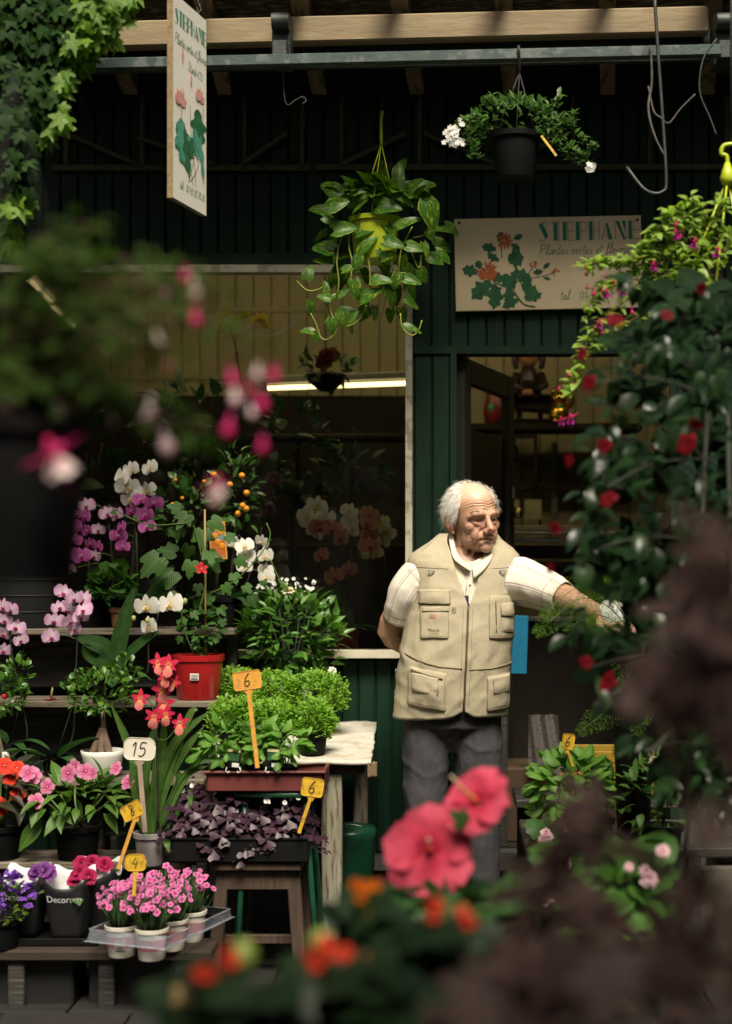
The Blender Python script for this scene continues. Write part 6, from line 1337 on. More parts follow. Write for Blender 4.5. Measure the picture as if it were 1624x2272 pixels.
basil(500, 4.60, .655, 'broad-leaved basil at the left end of the red trough', (.085, .07, .065), 85); basil(562, 4.60, .655, 'broad-leaved basil in the middle of the red trough', (.08, .07, .072), 85); basil(628, 4.60, .655, 'broad-leaved basil at the right of the red trough', (.075, .07, .06), 80)
LBB = leafmeshes('bush_basil_leaf', BUSHB, w=.6, prof='ovate', n=3, fold=.2, curl=.5)
def bushbasil(px, Y, z, label, r, dz, n=1500):
    t = thing('bush_basil', label, 'basil', on(px, Y, z), 'cushions of small-leaved basil'); b0 = V(t.location); pot(t, .05, .04, .07, BLK)
    ms = []
    for i in range(n // 9):                                  # short shoots, each a little tuft
        d = rdir(-.55, 1); k = U(.72, 1) * (1 + .16 * noise.noise(V((d.x * 3 + px, d.y * 3, d.z * 3)))); c = V((0, 0, dz)) + V((d.x * r[0], d.y * r[1], d.z * r[2])) * k
        for j in range(9):
            e = rdir(-.3, 1); ms.append(M4(c + e * U(.0, .010) + V((0, 0, -.004 * j)), e + V((0, 0, .3)) + d * .4, V((U(-.3, .3), -.3, 1)), U(.011, .019)))
    scatter(t, 'leaf', LBB, ms, 120)
    stems(t, [[V((U(-.02, .02), U(-.02, .02), .06)), V((U(-1, 1) * r[0] * .6, U(-1, 1) * r[1] * .6, dz))] for _ in range(8)], .002, GREEN_STEM); return t
zt2 = A[1].z + .012
bushbasil(520, 5.25, zt2 + .03, 'small-leaved basil cushion behind the orange price tag, back left', (.095, .08, .08), .165); bushbasil(610, 5.22, zt2 + .03, 'small-leaved basil cushion in the middle of the back row', (.10, .085, .085), .15, 1900); bushbasil(705, 5.2, zt2 + .03, 'small-leaved basil cushion at the right end of the back row', (.115, .085, .085), .15, 1900)
bushbasil(520, 4.86, zt2, 'small-leaved basil cushion behind the broad basil, front left', (.09, .07, .07), .13); bushbasil(605, 4.88, zt2, 'small-leaved basil cushion in the middle of the front row', (.08, .07, .06), .13); bushbasil(695, 4.86, zt2, 'small-leaved basil cushion at the right end of the front row beside the bare board', (.075, .07, .08), .115, 1700)
for i, px in enumerate((518, 606)):
    t = thing('seed_card', ['plant card in the basil, left of the orange price tag', 'plant card in the basil, right of the orange price tag'][i], 'plant card', P(px, 1692, 4.53)); MB().box((0, 0, .012), (.044, .0015, .062), ch=.0005).build('card', BLK, t, smooth=False, mat4=Matrix.Rotation(rad(5), 4, 'Y')); MB().box((0, -.0015, .037), (.04, .001, .009)).build('card_head', mat('card_yellow', (.55, .5, .25), .6), t, smooth=False, mat4=Matrix.Rotation(rad(5), 4, 'Y')); MB().box((.008, -.0015, -.008), (.022, .001, .013)).build('barcode', LABELW, t, smooth=False, mat4=Matrix.Rotation(rad(5), 4, 'Y')); MB().box((0, -.0016, .017), (.036, .001, .024)).build('card_picture', mat('card_leafpic', (.03, .12, .04), .5, (.01, .04, .02), 60), t, smooth=False, mat4=Matrix.Rotation(rad(5), 4, 'Y'))
    MB().tube([(-.02, 0, -.015), (-.024, 0, -.028), (-.016, 0, -.034), (-.012, 0, -.028)], .0022, 5).build('hook', LABELW, t); MB().tube([(.02, 0, -.015), (.024, 0, -.028), (.016, 0, -.034), (.012, 0, -.028)], .0022, 5).build('hook', LABELW, t)
# gardenia
gar = thing('potted_gardenia', 'round glossy gardenia bush with one cream bloom below the window', 'gardenia', on(645, 5.40, zt2 + .045)); b0 = V(gar.location); pot(gar, .085, .068, .17, mat('pot_pale', (.45, .48, .44), .5))
LGAR = leafmeshes('gardenia_leaf', leafmat('leaf_gardenia', (.05, .15, .018), (.15, .32, .045), .25, .26, vein=(.1, .2, .05), spec=.6), w=.44, prof='ovate', n=5, fold=.28, curl=.5, cols=4)
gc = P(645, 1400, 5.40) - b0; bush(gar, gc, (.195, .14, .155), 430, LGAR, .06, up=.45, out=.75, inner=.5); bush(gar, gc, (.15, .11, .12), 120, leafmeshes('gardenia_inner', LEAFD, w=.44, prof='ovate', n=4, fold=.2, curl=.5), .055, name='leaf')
stems(gar, [[V((0, 0, .15)), gc + V((U(-.1, .1), U(-.08, .08), U(-.05, .1)))] for _ in range(9)], .004, DARK_STEM)
link('flower', pom(CREAMP)[0], gar, F4(P(640, 1312, 5.33) - b0, (0, -.35, 1), sc=.05)); link('flower', pom(WHT)[1], gar, F4(P(738, 1490, 5.28) - b0, (.3, -1, .2), sc=.035))
# gypsophila behind the glass
# oxalis crate
oxc = thing('oxalis_crate', 'dark plastic crate of purple-leaved plants standing on the stool', 'crate', on(545, 4.66, sz)); cw = P(690, 0, 4.55).x - P(392, 0, 4.55).x
for (c, s_) in (((0, 0, .004), (cw, .24, .008)), ((0, -.12, .04), (cw, .008, .072)), ((0, .12, .04), (cw, .008, .072)), ((cw / 2, 0, .04), (.008, .24, .072)), ((-cw / 2, 0, .04), (.008, .24, .072))): MB().box(c, s_, ch=.002).build('panel', BLK, oxc, smooth=False)
MB().tube([V(p) for p in ((-cw / 2, -.124, .076), (cw / 2, -.124, .076), (cw / 2, .124, .076), (-cw / 2, .124, .076), (-cw / 2, -.124, .076))], .005, 6).build('rim', BLK, oxc)
def oxmesh():
    out = []
    for v in range(3):
        mb = MB(); rn = random.Random(v)
        for i in range(3):
            a = i * 2.094 + rn.uniform(-.15, .15); d = V((math.cos(a), math.sin(a), rn.uniform(-.45, .1))); fr = M4((0, 0, 0), d, (0, 0, 1), 1)
            vs = [(0, 0, 0), (-.42, .62, .02), (-.3, .86, .03), (0, .74, -.05), (.3, .86, .03), (.42, .62, .02)]; mb.add([fr @ V(q_) for q_ in vs], [(0, 3, 2, 1), (0, 5, 4, 3)], 0, [(.5, 0), (0, .7), (.2, 1), (.5, .8), (.8, 1), (1, .7)])
        out.append(mb.mesh('oxalis_leaf', PURP))
    return out
OXM = oxmesh()
for i, (px, nn, hh, w_) in enumerate(((440, 85, .20, .09), (505, 90, .215, .09), (575, 70, .16, .085), (640, 75, .17, .085))):
    t = thing('potted_oxalis', ['dark purple oxalis at the left end of the crate', 'tall dark purple oxalis, second from the left in the crate', 'low dark purple oxalis with white flowers, third in the crate', 'dark purple oxalis around the yellow price tag at the right of the crate'][i], 'oxalis', on(px, 4.64, sz + .009), 'purple oxalis in the crate'); pot(t, .05, .04, .075, BLK)
    ms = []
    for k in range(nn):
        a = U(0, 6.283); r_ = w_ * math.sqrt(U(.02, 1)) * 1.5; z_ = hh * (1 - .30 * (r_ / w_) ** 2) + U(-.06, .03); ms.append(F4((math.cos(a) * r_, math.sin(a) * r_ * .9, z_), (math.cos(a) * .5, math.sin(a) * .5 - .3, 1), (math.cos(a), math.sin(a), 0), .038 * U(.6, 1.35)))
    scatter(t, 'leaf', OXM, ms); stems(t, [[V((m_[0][3] * .2, m_[1][3] * .2, .07)), V((m_[0][3] * .8, m_[1][3] * .8, m_[2][3] * .8)), V((m_[0][3], m_[1][3], m_[2][3]))] for m_ in ms[:26]], .0012, mat('stem_pinkish', (.22, .16, .12), .6), n=4)
    for k in range((3, 2, 5, 4)[i]):
        x, y = U(-.05, .05), U(-.08, 0); z_ = hh + U(.0, .05); MB().tube(smoothpath([V((0, 0, .07)), V((x * .6, y * .6, z_ * .8)), V((x, y, z_))], 3), .001, 4).build('flower_stem', GREEN_STEM, t); link('flower', five('oxalis_flower', WHT, .4, 45, .2)[k % 3], t, F4((x, y, z_), (U(-1, 1), -.5, .3), (0, 0, 1), .02))
# price tags
price_tag(549, 1510, 4.5, 62, 41, '6', TAGO, 'orange price tag reading 6 above the bush basil', (572, 1705), tilt=8, sm=TAGO)
price_tag(310, 1664, 4.5, 70, 46, '15', TAGW, 'white price tag reading 15 in front of the strap-leaved orchid', (322, 1848), tilt=-2, shape='arch', sm=mat('tag_stake_wood', (.35, .27, .2), .6))
price_tag(293, 1800, 4.45, 50, 34, '8', TAGY, 'yellow price tag reading 8 tilted over the gloxinias', (262, 1930), tilt=28, sm=TAGO, yaw=-12)
price_tag(301, 1916, 4.2, 46, 34, '4', TAGY, 'dull yellow price tag reading 4 in the dianthus', (297, 1990), shape='arch')
price_tag(694, 1748, 4.5, 48, 40, '6', TAGY, 'yellow price tag reading 6 leaning in the purple oxalis', (664, 1850), tilt=-8, yaw=0)
# ================================================================ inside the shop
TUBE = mat('lit_tube', (1, .80, .40), .4, (1, .80, .40), emit=2.6); FILL_TUBE = mat('added_fill_tube', (1, .82, .45), .4, (1, .82, .45), emit=26); FIX = mat('lamp_fixture', (.5, .48, .42), .5)
def lamp(a, b, label, tm=None):
    a, b = V(a), V(b); t = thing('strip_light', label, 'light', (a + b) / 2); c = (a + b) / 2
    MB().beam(a - c + V((0, 0, .035)), b - c + V((0, 0, .035)), .06, .03).build('housing', FIX, t, smooth=False); MB().tube([a - c, b - c], .011, 12).build('tube', tm or TUBE, t)
    for e in (a, b): MB().box(e - c + V((0, 0, .012)), (.03, .03, .05), ch=.004).build('holder', FIX, t, smooth=False)
lamp(P(588, 861, 6.6), P(1010, 846, 6.45), 'lit strip light behind the right part of the window'); lamp(P(58, 612, 6.0), P(160, 722, 7.15), 'lit strip light running back behind the left part of the window', mat('lit_tube_bright', (1, .76, .36), .4, (1, .76, .36), emit=9))
lamp((-1.5, 6.35, 2.93), (-.1, 6.35, 2.93), 'unseen strip light added to brighten the shop, above the window', FILL_TUBE); lamp((.15, 6.3, 2.93), (1.3, 6.3, 2.93), 'unseen strip light added to brighten the shop, above the door', FILL_TUBE)  # two lamps out of view, added as fill for the interior
rack = thing('shop_rack', 'brown wooden rack behind the window', 'shelf', P(800, 1250, 6.6) * V((1, 1, 0)) if False else V((P(780, 0, 6.6).x, 6.6, .24))); rl = rack.location.copy()
for px in (660, 785, 950): MB().box((0, 0, 0), (.022, .03, 1.75), ch=.003).build('upright', WOODB, rack, smooth=False, loc=V((P(px, 0, 6.6).x, 6.6, 1.12)) - rl)
for z in (1.0, 1.45, 1.95): MB().box((0, 0, 0), (P(960, 0, 6.6).x - P(540, 0, 6.6).x, .25, .02), ch=.003).build('shelf', WOODB, rack, smooth=False, loc=V((P(750, 0, 6.6).x, 6.65, z)) - rl)
ledge = thing('window_ledge', 'dark display ledge inside the window carrying orchids', 'ledge', V((-1.0, 5.86, .24))); MB().box((0, 0, .72), (2.6, .38, .03), ch=.004).build('top', WOODD, ledge, smooth=False)
for x in (-1.2, 0, 1.2): MB().box((x, 0, .35), (.05, .3, .7), ch=.004).build('leg', WOODD, ledge, smooth=False)
c4 = lambda lst: px_list(lst, 600, 950, 3.4956)
zl = .24 + .736; G2 = 'orchids behind the window glass'
orchid('creamy white orchid behind the window glass, left of the coral ones', on(690, 5.85, zl), [dict(path=[(700, 1330, 5.84), (705, 1220, 5.82), (700, 1140, 5.8)], flowers=c4([(520, 1085), (610, 1000), (700, 1100), (585, 1215), (560, 1120)]), Y=5.8)], PHW, LIPY, .085, 5.8, grp=G2)
orchid('coral orchid in a red pot behind the window glass', on(765, 5.82, zl), [dict(path=[(760, 1330, 5.82), (745, 1240, 5.8), (740, 1200, 5.78)], flowers=c4([(635, 1180), (745, 1195), (820, 1270), (650, 1420), (880, 1540), (765, 1600)]), Y=5.77)], PHC, LIPM, .075, 5.77, potm=REDPOT, poth=.13, potr=.065, grp=G2)
orchid('white orchid spray between the two coral orchids', on(790, 5.9, zl), [dict(path=[(780, 1330, 5.9), (778, 1220, 5.88), (775, 1160, 5.86)], flowers=c4([(890, 1045), (895, 1130), (890, 1210), (920, 1200)]), Y=5.86)], PHW, LIPY, .075, 5.86, grp=G2)
orchid('coral orchid with a straight column of blooms by the window frame', on(825, 5.85, zl), [dict(path=[(825, 1330, 5.85), (822, 1220, 5.82), (820, 1150, 5.8)], flowers=c4([(1060, 1070), (1050, 1150), (1050, 1240), (1055, 1340), (1060, 1110)]), Y=5.8)], PHC, LIPM, .085, 5.8, grp=G2)
orchid('pale yellow orchid at the right edge of the window', on(850, 5.92, zl), [dict(path=[(848, 1330, 5.92), (850, 1230, 5.9), (845, 1170, 5.9)], flowers=c4([(1160, 1145), (1200, 1220), (1165, 1300), (1050, 1410), (1110, 1410)]), Y=5.88)], PHY if False else petalmat('petal_pale_yellow', (.6, .55, .2), (.68, .66, .42), (.7, .68, .5)), LIPY, .07, 5.88, grp=G2)
orchid('dark plum orchid behind the glass beside the citrus fruit', on(615, 5.9, zl), [dict(path=[(610, 1330, 5.9), (600, 1230, 5.88), (590, 1160, 5.87)], flowers=c4([(150, 800), (230, 830), (190, 880), (110, 860), (250, 770), (190, 1030)]), Y=5.86)], PHK, LIPM, .075, 5.86, grp=G2)
orchid('yellow orchid hanging high behind the window', on(540, 6.0, zl + .6), [dict(path=[(540, 900, 6.0), (525, 780, 6.0), (510, 720, 6.0)], flowers=[(500, 700), (520, 712), (488, 722), (575, 708), (590, 722), (545, 700)], Y=6.0)], PHY, LIPY, .06, 6.0, grp=G2)
ppf = thing('pedestal', 'slim dark pedestal behind the window under the yellow orchid', 'pedestal', on(540, 6.0, .24)); MB().lathe([(.1, 0), (.1, .02), (.02, .04), (.02, 1.3), (.08, 1.32), (.08, 1.335), (.001, 1.336)], 16).build('post', WOODD, ppf)
zz_ = P(725, 838, 6.4).z
blk = thing('wide_bowl_planter', 'wide black bowl with a dark red flower above the strip light', 'planter', P(725, 842, 6.3)); MB().lathe([(.03, -.05), (.08, -.01), (.09, .02), (.085, .022), (.05, .0), (.001, -.005)], 24).build('bowl', BLK, blk)
MB().tube([V((0, 0, 0)), V((0, .02, .75))], .0015, 4).build('hanger', IRON, blk)
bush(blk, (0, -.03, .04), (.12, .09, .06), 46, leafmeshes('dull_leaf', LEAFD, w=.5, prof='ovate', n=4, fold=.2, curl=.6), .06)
for k in range(5): link('flower', trumpet(petalmat('petal_dull_red', (.12, .01, .01), (.2, .015, .012), (.25, .03, .02)))[k % 3], blk, F4((U(-.05, .06), -.1 + U(-.03, .03), .05 + U(0, .05)), (U(-1, 1), -1, .4), sc=.07))
def indoor(px, py, Y, r_, n, size, label, base):
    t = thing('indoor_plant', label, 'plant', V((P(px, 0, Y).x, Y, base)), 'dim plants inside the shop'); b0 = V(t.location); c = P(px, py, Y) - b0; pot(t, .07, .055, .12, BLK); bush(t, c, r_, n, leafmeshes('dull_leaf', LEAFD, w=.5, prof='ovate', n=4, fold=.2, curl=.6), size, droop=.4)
    stems(t, [[V((0, 0, .1)), V((U(-.03, .03), U(-.03, .03), c.z * .6)), c + V((U(-.06, .06), 0, U(-.1, .1)))] for _ in range(5)], .004, DARK_STEM); return t
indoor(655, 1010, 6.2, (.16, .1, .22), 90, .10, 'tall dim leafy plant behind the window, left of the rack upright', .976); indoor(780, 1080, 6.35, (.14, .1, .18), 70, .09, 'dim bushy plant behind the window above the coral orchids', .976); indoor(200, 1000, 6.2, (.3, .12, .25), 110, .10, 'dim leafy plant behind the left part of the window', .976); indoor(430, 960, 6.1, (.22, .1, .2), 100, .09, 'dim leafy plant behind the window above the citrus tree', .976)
gyp = thing('gypsophila_bunch', 'airy bunch of tiny white flowers behind the gardenia', 'flowers', on(640, 5.53, 1.02)); b0 = V(gyp.location); pot(gyp, .04, .03, .07, BLK)
ms = [F4(P(640 + U(-75, 60), 1308 + U(-24, 22), 5.53 + U(-.03, .03)) - b0, (U(-.5, .5), -1, .5), sc=.016 * U(.7, 1.3)) for _ in range(46)]; scatter(gyp, 'flower', five('tiny_flower', WHT, .5, 30), ms)
stems(gyp, [[V((0, 0, .06)), V((m_[0][3] * .7, m_[1][3], m_[2][3] * .7)), V((m_[0][3], m_[1][3], m_[2][3]))] for m_ in ms[::3]], .001, GREEN_STEM, n=4)
# behind the door: shelf with figures
shf = thing('wall_shelf', 'dark wall shelf with figures seen through the open door', 'shelf', V((P(1180, 0, 7.3).x, 7.34, P(0, 950, 7.3).z))); sfz = shf.location.copy()
MB().box((0, 0, 0), (1.1, .26, .035), ch=.004).build('board', INDARK, shf, smooth=False)
for px in (1195,): MB().box((0, .1, -.75), (.035, .02, 1.4), ch=.003).build('slotted_rail', METAL, shf, smooth=False, loc=(P(1238, 0, 7.3).x - sfz.x, .12, 0))
def figure(px, Y, label, name, build): t = thing(name, label, 'figurine', V((P(px, 0, Y).x, Y, sfz.z + .018))); build(t); return t
DK = mat('doll_dark', (.05, .022, .016), .4, (.03, .015, .012), 30); DRED = mat('doll_red', (.22, .02, .015), .35, (.12, .012, .01), 20); FACE = mat('doll_face', (.40, .22, .12), .5); GOLD = mat('gold_plastic', (.65, .42, .05), .22, (.55, .32, .03), 12, metal=.9); GEM = mat('green_badge', (.01, .35, .10), .2)
def nest(t):
    MB().lathe([(.045, 0), (.052, .01), (.06, .06), (.056, .11), (.040, .145), (.042, .17), (.036, .20), (.02, .222), (.001, .228)], 24).build('body', DRED, t); MB().ball((0, -.030, .172), (.026, .014, .028), 14).build('face', FACE, t); MB().ball((0, -.034, .190), (.028, .013, .016), 12).build('hair', DK, t); MB().ball((-.02, -.048, .08), (.02, .012, .022), 10).build('painted_flower', GEM, t)
figure(1098, 7.28, 'red painted nesting doll on the shelf behind the door', 'nesting_doll', nest)
def bust(t):
    q = MB(); q.box((0, 0, .012), (.30, .12, .024), ch=.006); q.tube([(-.05, 0, .02), (-.05, 0, .07)], .012, 8); q.tube([(.06, 0, .02), (.06, 0, .07)], .012, 8); q.box((.0, 0, .11), (.24, .1, .09), rot=(0, .08, 0), ch=.012); q.build('seat', INDARK, t)
    q = MB(); q.tube(smoothpath([V((0, 0, .13)), V((0, 0, .2)), V((0, 0, .26)), V((0, 0, .29))], 4), [.075, .07, .055, .03], 16); q.tube([V((-.06, -.01, .25)), V((-.075, -.05, .19)), V((-.03, -.08, .16))], [.024, .02, .016], 8); q.tube([V((.06, -.01, .25)), V((.08, -.05, .19)), V((.04, -.08, .17))], [.024, .02, .016], 8); q.build('torso', DK, t)
    MB().ball((0, -.01, .345), (.052, .056, .062), 18).build('head', FACE, t); q = MB(); q.ball((0, .012, .365), (.066, .064, .062), 18)
    for s in (-1, 1): q.tube(smoothpath([V((.058 * s, 0, .38)), V((.07 * s, -.01, .33)), V((.062 * s, -.01, .28))], 3), [.02, .024, .014], 8)
    q.build('hair', DK, t); MB().ball((0, -.066, .338), (.008, .008, .009), 8).build('nose', FACE, t)
    for s in (-1, 1): MB().ball((.02 * s, -.060, .352), .006, 8).build('eye', INDARK, t)
    MB().box((.01, -.085, .185), (.09, .012, .06), rot=(.5, 0, 0), ch=.003).build('book', INDARK, t, smooth=False); MB().ball((-.01, -.1, .15), (.03, .015, .018), 10).build('hands', FACE, t)
figure(1172, 7.28, 'dark carved girl figure with curly hair reading, on the shelf behind the door', 'carved_figure', bust)
def cat(t):
    MB().lathe([(.04, 0), (.052, .01), (.055, .05), (.045, .085), (.034, .10)], 20).build('body', GOLD, t); MB().ball((0, 0, .128), (.044, .038, .036), 18).build('head', GOLD, t)
    for s in (-1, 1):
        MB().lathe([(.016, 0), (.010, .016), (.001, .034)], 10, c=(.028 * s, 0, .152)).build('ear', GOLD, t); MB().ball((.016 * s, -.034, .132), .005, 8).build('eye', DK, t); MB().ball((.024 * s, -.04, .012), (.016, .014, .012), 10).build('paw', GOLD, t)
    MB().tube(smoothpath([V((.048, 0, .08)), V((.062, -.01, .11)), V((.058, -.02, .145))], 3), [.014, .012, .014], 10).build('raised_paw', GOLD, t); MB().ball((0, -.05, .085), (.014, .006, .012), 10).build('badge', GEM, t); MB().tube([V((.04 * math.cos(a), .036 * math.sin(a), .098)) for a in [6.283 * i / 14 for i in range(15)]], .005, 6).build('collar', DRED, t)
figure(1240, 7.25, 'gold waving cat figurine with a green badge on the shelf behind the door', 'cat_figurine', cat)
hh_ = thing('horse_head', 'dark horse head ornament on the back wall below the shelf', 'ornament', P(1122, 1010, 7.3)); q = MB(); q.tube(smoothpath([V((0, .1, .02)), V((0, .02, .03)), V((0, -.06, .0)), V((0, -.10, -.05))], 4), [.07, .065, .05, .035], 14); q.build('head', INDARK, hh_)
for s in (-1, 1): MB().lathe([(.016, 0), (.014, .03), (.001, .055)], 8, c=(.035 * s, .03, .07)).build('ear', INDARK, hh_)
MB().ball((.01, -.10, -.03), (.012, .006, .02), 8).build('blaze', FACE, hh_)
fr_ = thing('glazed_cabinet', 'dark framed cabinet on the back wall behind the door', 'cabinet', V((P(1130, 0, 7.25).x, 7.3, .9))); fl_ = fr_.location.copy()
for (x0, x1, y0, y1) in ((1060, 1192, 965, 972), (1060, 1192, 1010, 1016), (1184, 1192, 970, 1130), (1060, 1066, 970, 1130), (1050, 1330, 1075, 1090), (1195, 1201, 1090, 1180), (1060, 1330, 1172, 1182), (1098, 1104, 1090, 1180)):
    a = P(x0, y1, 7.2); c = P(x1, y0, 7.2); MB().box((0, 0, 0), (c.x - a.x, .03, c.z - a.z), ch=.003).build('bar', INDARK, fr_, smooth=False, loc=(a + c) / 2 - fl_)
ctr = thing('shop_counter', 'dark shop counter with a chrome rail behind the man', 'counter', V((P(1260, 0, 6.7).x, 6.7, .24))); cl_ = ctr.location.copy()
for (y0, y1, m, dy) in ((1166, 1178, INCREAM, 0), (1180, 1186, METAL, -.03), (1195, 1204, METAL, -.02), (1210, 1240, INDARK, .01), (1245, 1262, INDARK, -.02), (1262, 1300, INDARK, .02), (1368, 1378, METAL, -.03), (1378, 1900, INDARK, .0)):
    a = P(1040, y1, 6.7); c = P(1480, y0, 6.7); MB().box((0, 0, 0), (c.x - a.x, .04, c.z - a.z), ch=.003).build('rail' if y1 - y0 < 20 else 'panel', m, ctr, smooth=False, loc=V(((a.x + c.x) / 2, 6.7 + dy, (a.z + c.z) / 2)) - cl_)
nt_ = [thing('paper_note', ['left paper note pinned behind the counter', 'right paper note pinned behind the counter'][i], 'note', P((1132, 1182)[i], 1130, 7.15)) for i in range(2)]
for t in nt_: MB().box((0, 0, 0), (.085, .002, .10)).build('sheet', mat('old_paper', (.5, .44, .26), .8), t, smooth=False)
blu = thing('blue_panel', 'glossy blue plastic panel standing behind the man in the doorway', 'panel', P(1150, 1496, 5.62)); MB().box((0, 0, .115), (.062, .012, .23), ch=.003).build('sheet', mat('blue_plastic', (.02, .17, .30), .2, (.015, .13, .24), 8, coat=.4), blu, smooth=False); blu.rotation_euler = (0, rad(2), rad(6))
brx = thing('amber_floor_box', 'brown cardboard box standing in for the amber lit floor inside the doorway', 'box', V((P(1230, 0, 5.95).x, 5.95, .24))); MB().box((0, 0, .15), (.5, .3, .3), ch=.006).build('body', mat('ochre', (.07, .038, .018), .8, (.05, .028, .013), 5), brx, smooth=False); MB().box((0, -.152, .15), (.05, .002, .3)).build('pale_band', mat('band_tan', (.3, .2, .09), .4), brx, smooth=False)  # brown block in place of the floor glowing amber in the doorway
lace = thing('lace_cloth', 'grey lace cloth hanging in the doorway behind the price tag', 'cloth', P(1215, 1700, 5.75))
def lacef(u, v): p = P(1172 + 75 * u - 10 * v * u, 1716 - v * 130, 5.75); p.y += .012 * math.sin(u * 14 + v * 3); return p - V(lace.location)
lm_, nt, N, L, B = nodes_of('lace'); B.inputs['Base Color'].default_value = (.10, .09, .08, 1); vo_ = N.new('ShaderNodeTexVoronoi'); vo_.inputs['Scale'].default_value = 70; tc = N.new('ShaderNodeTexCoord'); L.new(tc.outputs['Object'], vo_.inputs['Vector']); L.new(ramp(N, L, vo_.outputs[0], [(.18, 0.15), (.3, 1)]), B.inputs['Alpha'])
MB().grid(lacef, 24, 12).build('cloth', lm_, lace)
ycr = thing('yellow_crate', 'dull yellow plastic crate behind the basil on the right', 'crate', V((P(1352, 0, 5.35).x, 5.35, .52))); YM = mat('crate_yellow', (.30, .19, .015), .5, (.24, .15, .012), 8)
for (c, s_) in (((0, 0, .004), (.30, .2, .008)), ((0, -.1, .08), (.30, .008, .16)), ((0, .1, .08), (.30, .008, .16)), ((.15, 0, .08), (.008, .2, .16)), ((-.15, 0, .08), (.008, .2, .16))): MB().box(c, s_, ch=.002).build('panel', YM, ycr, smooth=False)
# ================================================================ right-hand display in front of the door
rt = thing('display_table', 'dark timber display table on the right in front of the doorway', 'table', V((P(1420, 0, 4.5).x, 4.7, 0))); MB().box((0, 0, .47), (.72, .5, .03), ch=.004).build('top', WOODD, rt, smooth=False); MB().box((0, .62, .5), (.72, .3, .03), ch=.004).build('shelf', WOODD, rt, smooth=False)
for x in (-.32, .32):
    for y in (-.2, .7): MB().box((x, y, .228), (.05, .05, .455), ch=.004).build('leg', WOODD, rt, smooth=False)
bs = basil(1262, 4.56, .486, 'large broad-leaved basil on the right table below the yellow price tag', (.125, .09, .115), 210, .062, .16); basil(1330, 4.6, .486, 'second broad-leaved basil, half hidden behind dark foliage on the right', (.09, .08, .09), 90, .055, .14)
price_tag(1260, 1646, 4.5, 30, 34, '6', TAGY, 'small yellow price tag reading 6 above the basil on the right', (1271, 1702), tilt=-8, yaw=25)
kal = thing('salmon_flowers', 'salmon pink flower heads behind the basil on the right', 'flowers', on(1295, 4.78, .486)); pot(kal, .05, .04, .09, BLK); bush(kal, (0, 0, .17), (.07, .05, .05), 40, LMID(), .05); b0 = V(kal.location)
for x, y in ((1275, 1702), (1292, 1696), (1308, 1702), (1284, 1708), (1320, 1706)): link('flower', pom(SALM)[RN.randrange(3)], kal, F4(P(x, y, 4.74) - b0, (U(-.3, .3), -.6, 1), sc=.035))
stems(kal, [[V((0, 0, .09)), V((x, -.03, .22))] for x in (-.03, 0, .02)], .003, GREEN_STEM)
crn = thing('potted_pelargonium', 'pink pelargonium with two flower heads at the edge of the right table', 'pelargonium', on(1240, 4.46, .486)); b0 = V(crn.location); pot(crn, .05, .04, .055, REDPOT); bush(crn, (.03, 0, .04), (.11, .08, .06), 60, LGER, .035)
for x, y in ((1205, 1862), (1216, 1858), (1210, 1850), (1262, 1840), (1272, 1838), (1268, 1832)): link('flower', POM[RN.randrange(3)], crn, F4(P(x, y, 4.38) - b0, (U(-.5, .5), -1, .6), sc=.034))
stems(crn, [[V((0, 0, .05)), P(1212, 1885, 4.39) - b0, P(1210, 1862, 4.39) - b0], [V((0, 0, .05)), P(1262, 1870, 4.39) - b0, P(1267, 1840, 4.39) - b0]], .003, GREEN_STEM)
fer = thing('asparagus_fern', 'feathery bright green asparagus fern beside the man’s outstretched arm'.replace('’s', ''), 'fern', on(1405, 4.50, .486)); b0 = V(fer.location); MB().lathe([(.05, 0), (.06, .3), (.075, .6), (.08, .62), (.07, .6), (.05, .3)], 24).build('tall_pot', BLK, fer)
NEED = leafmeshes('fern_needle', FERN, w=.10, prof='lance', n=2, fold=.1, curl=.3)
for k, path in enumerate(([(1400, 1400), (1340, 1340), (1280, 1330), (1225, 1375), (1190, 1405)], [(1400, 1400), (1345, 1370), (1300, 1365), (1262, 1400)], [(1400, 1390), (1390, 1330), (1360, 1300), (1320, 1292)], [(1405, 1420), (1420, 1480), (1425, 1560), (1410, 1640)], [(1400, 1410), (1370, 1560), (1330, 1590), (1285, 1625)], [(1405, 1410), (1440, 1480), (1440, 1540), (1430, 1600)], [(1400, 1400), (1420, 1340), (1450, 1300), (1480, 1310)], [(1402, 1410), (1385, 1450), (1400, 1520), (1420, 1600)], [(1400, 1390), (1350, 1310), (1290, 1300), (1235, 1335), (1205, 1370)], [(1400, 1395), (1360, 1335), (1320, 1330), (1270, 1352)], [(1400, 1400), (1380, 1370), (1345, 1385), (1305, 1385)])):
    ctr = smoothpath([P(x, y, 4.46 - .03 * i) - b0 for i, (x, y) in enumerate(path)], 7); MB().tube(ctr, [.0018, .0008], 4).build('frond_stem', GREEN_STEM, fer); ms = []; K = len(ctr)
    for i in range(4, K):
        d = (ctr[min(i + 1, K - 1)] - ctr[i - 1]).normalized(); ln_ = .045 * math.sin(math.pi * min(1, .15 + i / K * .85)) + .008
        for s in (-1, 1):
            for rep in range(3):
                sd_ = (d.cross(V((0, -1, .3))) * s + d * U(.3, .8) + V((0, 0, -.25))).normalized(); p0 = ctr[i] + d * U(-.006, .006)
                for j in range(7): q_ = p0 + sd_ * ln_ * j / 7; ms.append(M4(q_, sd_ + rdir() * .9, rdir(), .011))
    joined(fer, 'needles', NEED, ms)
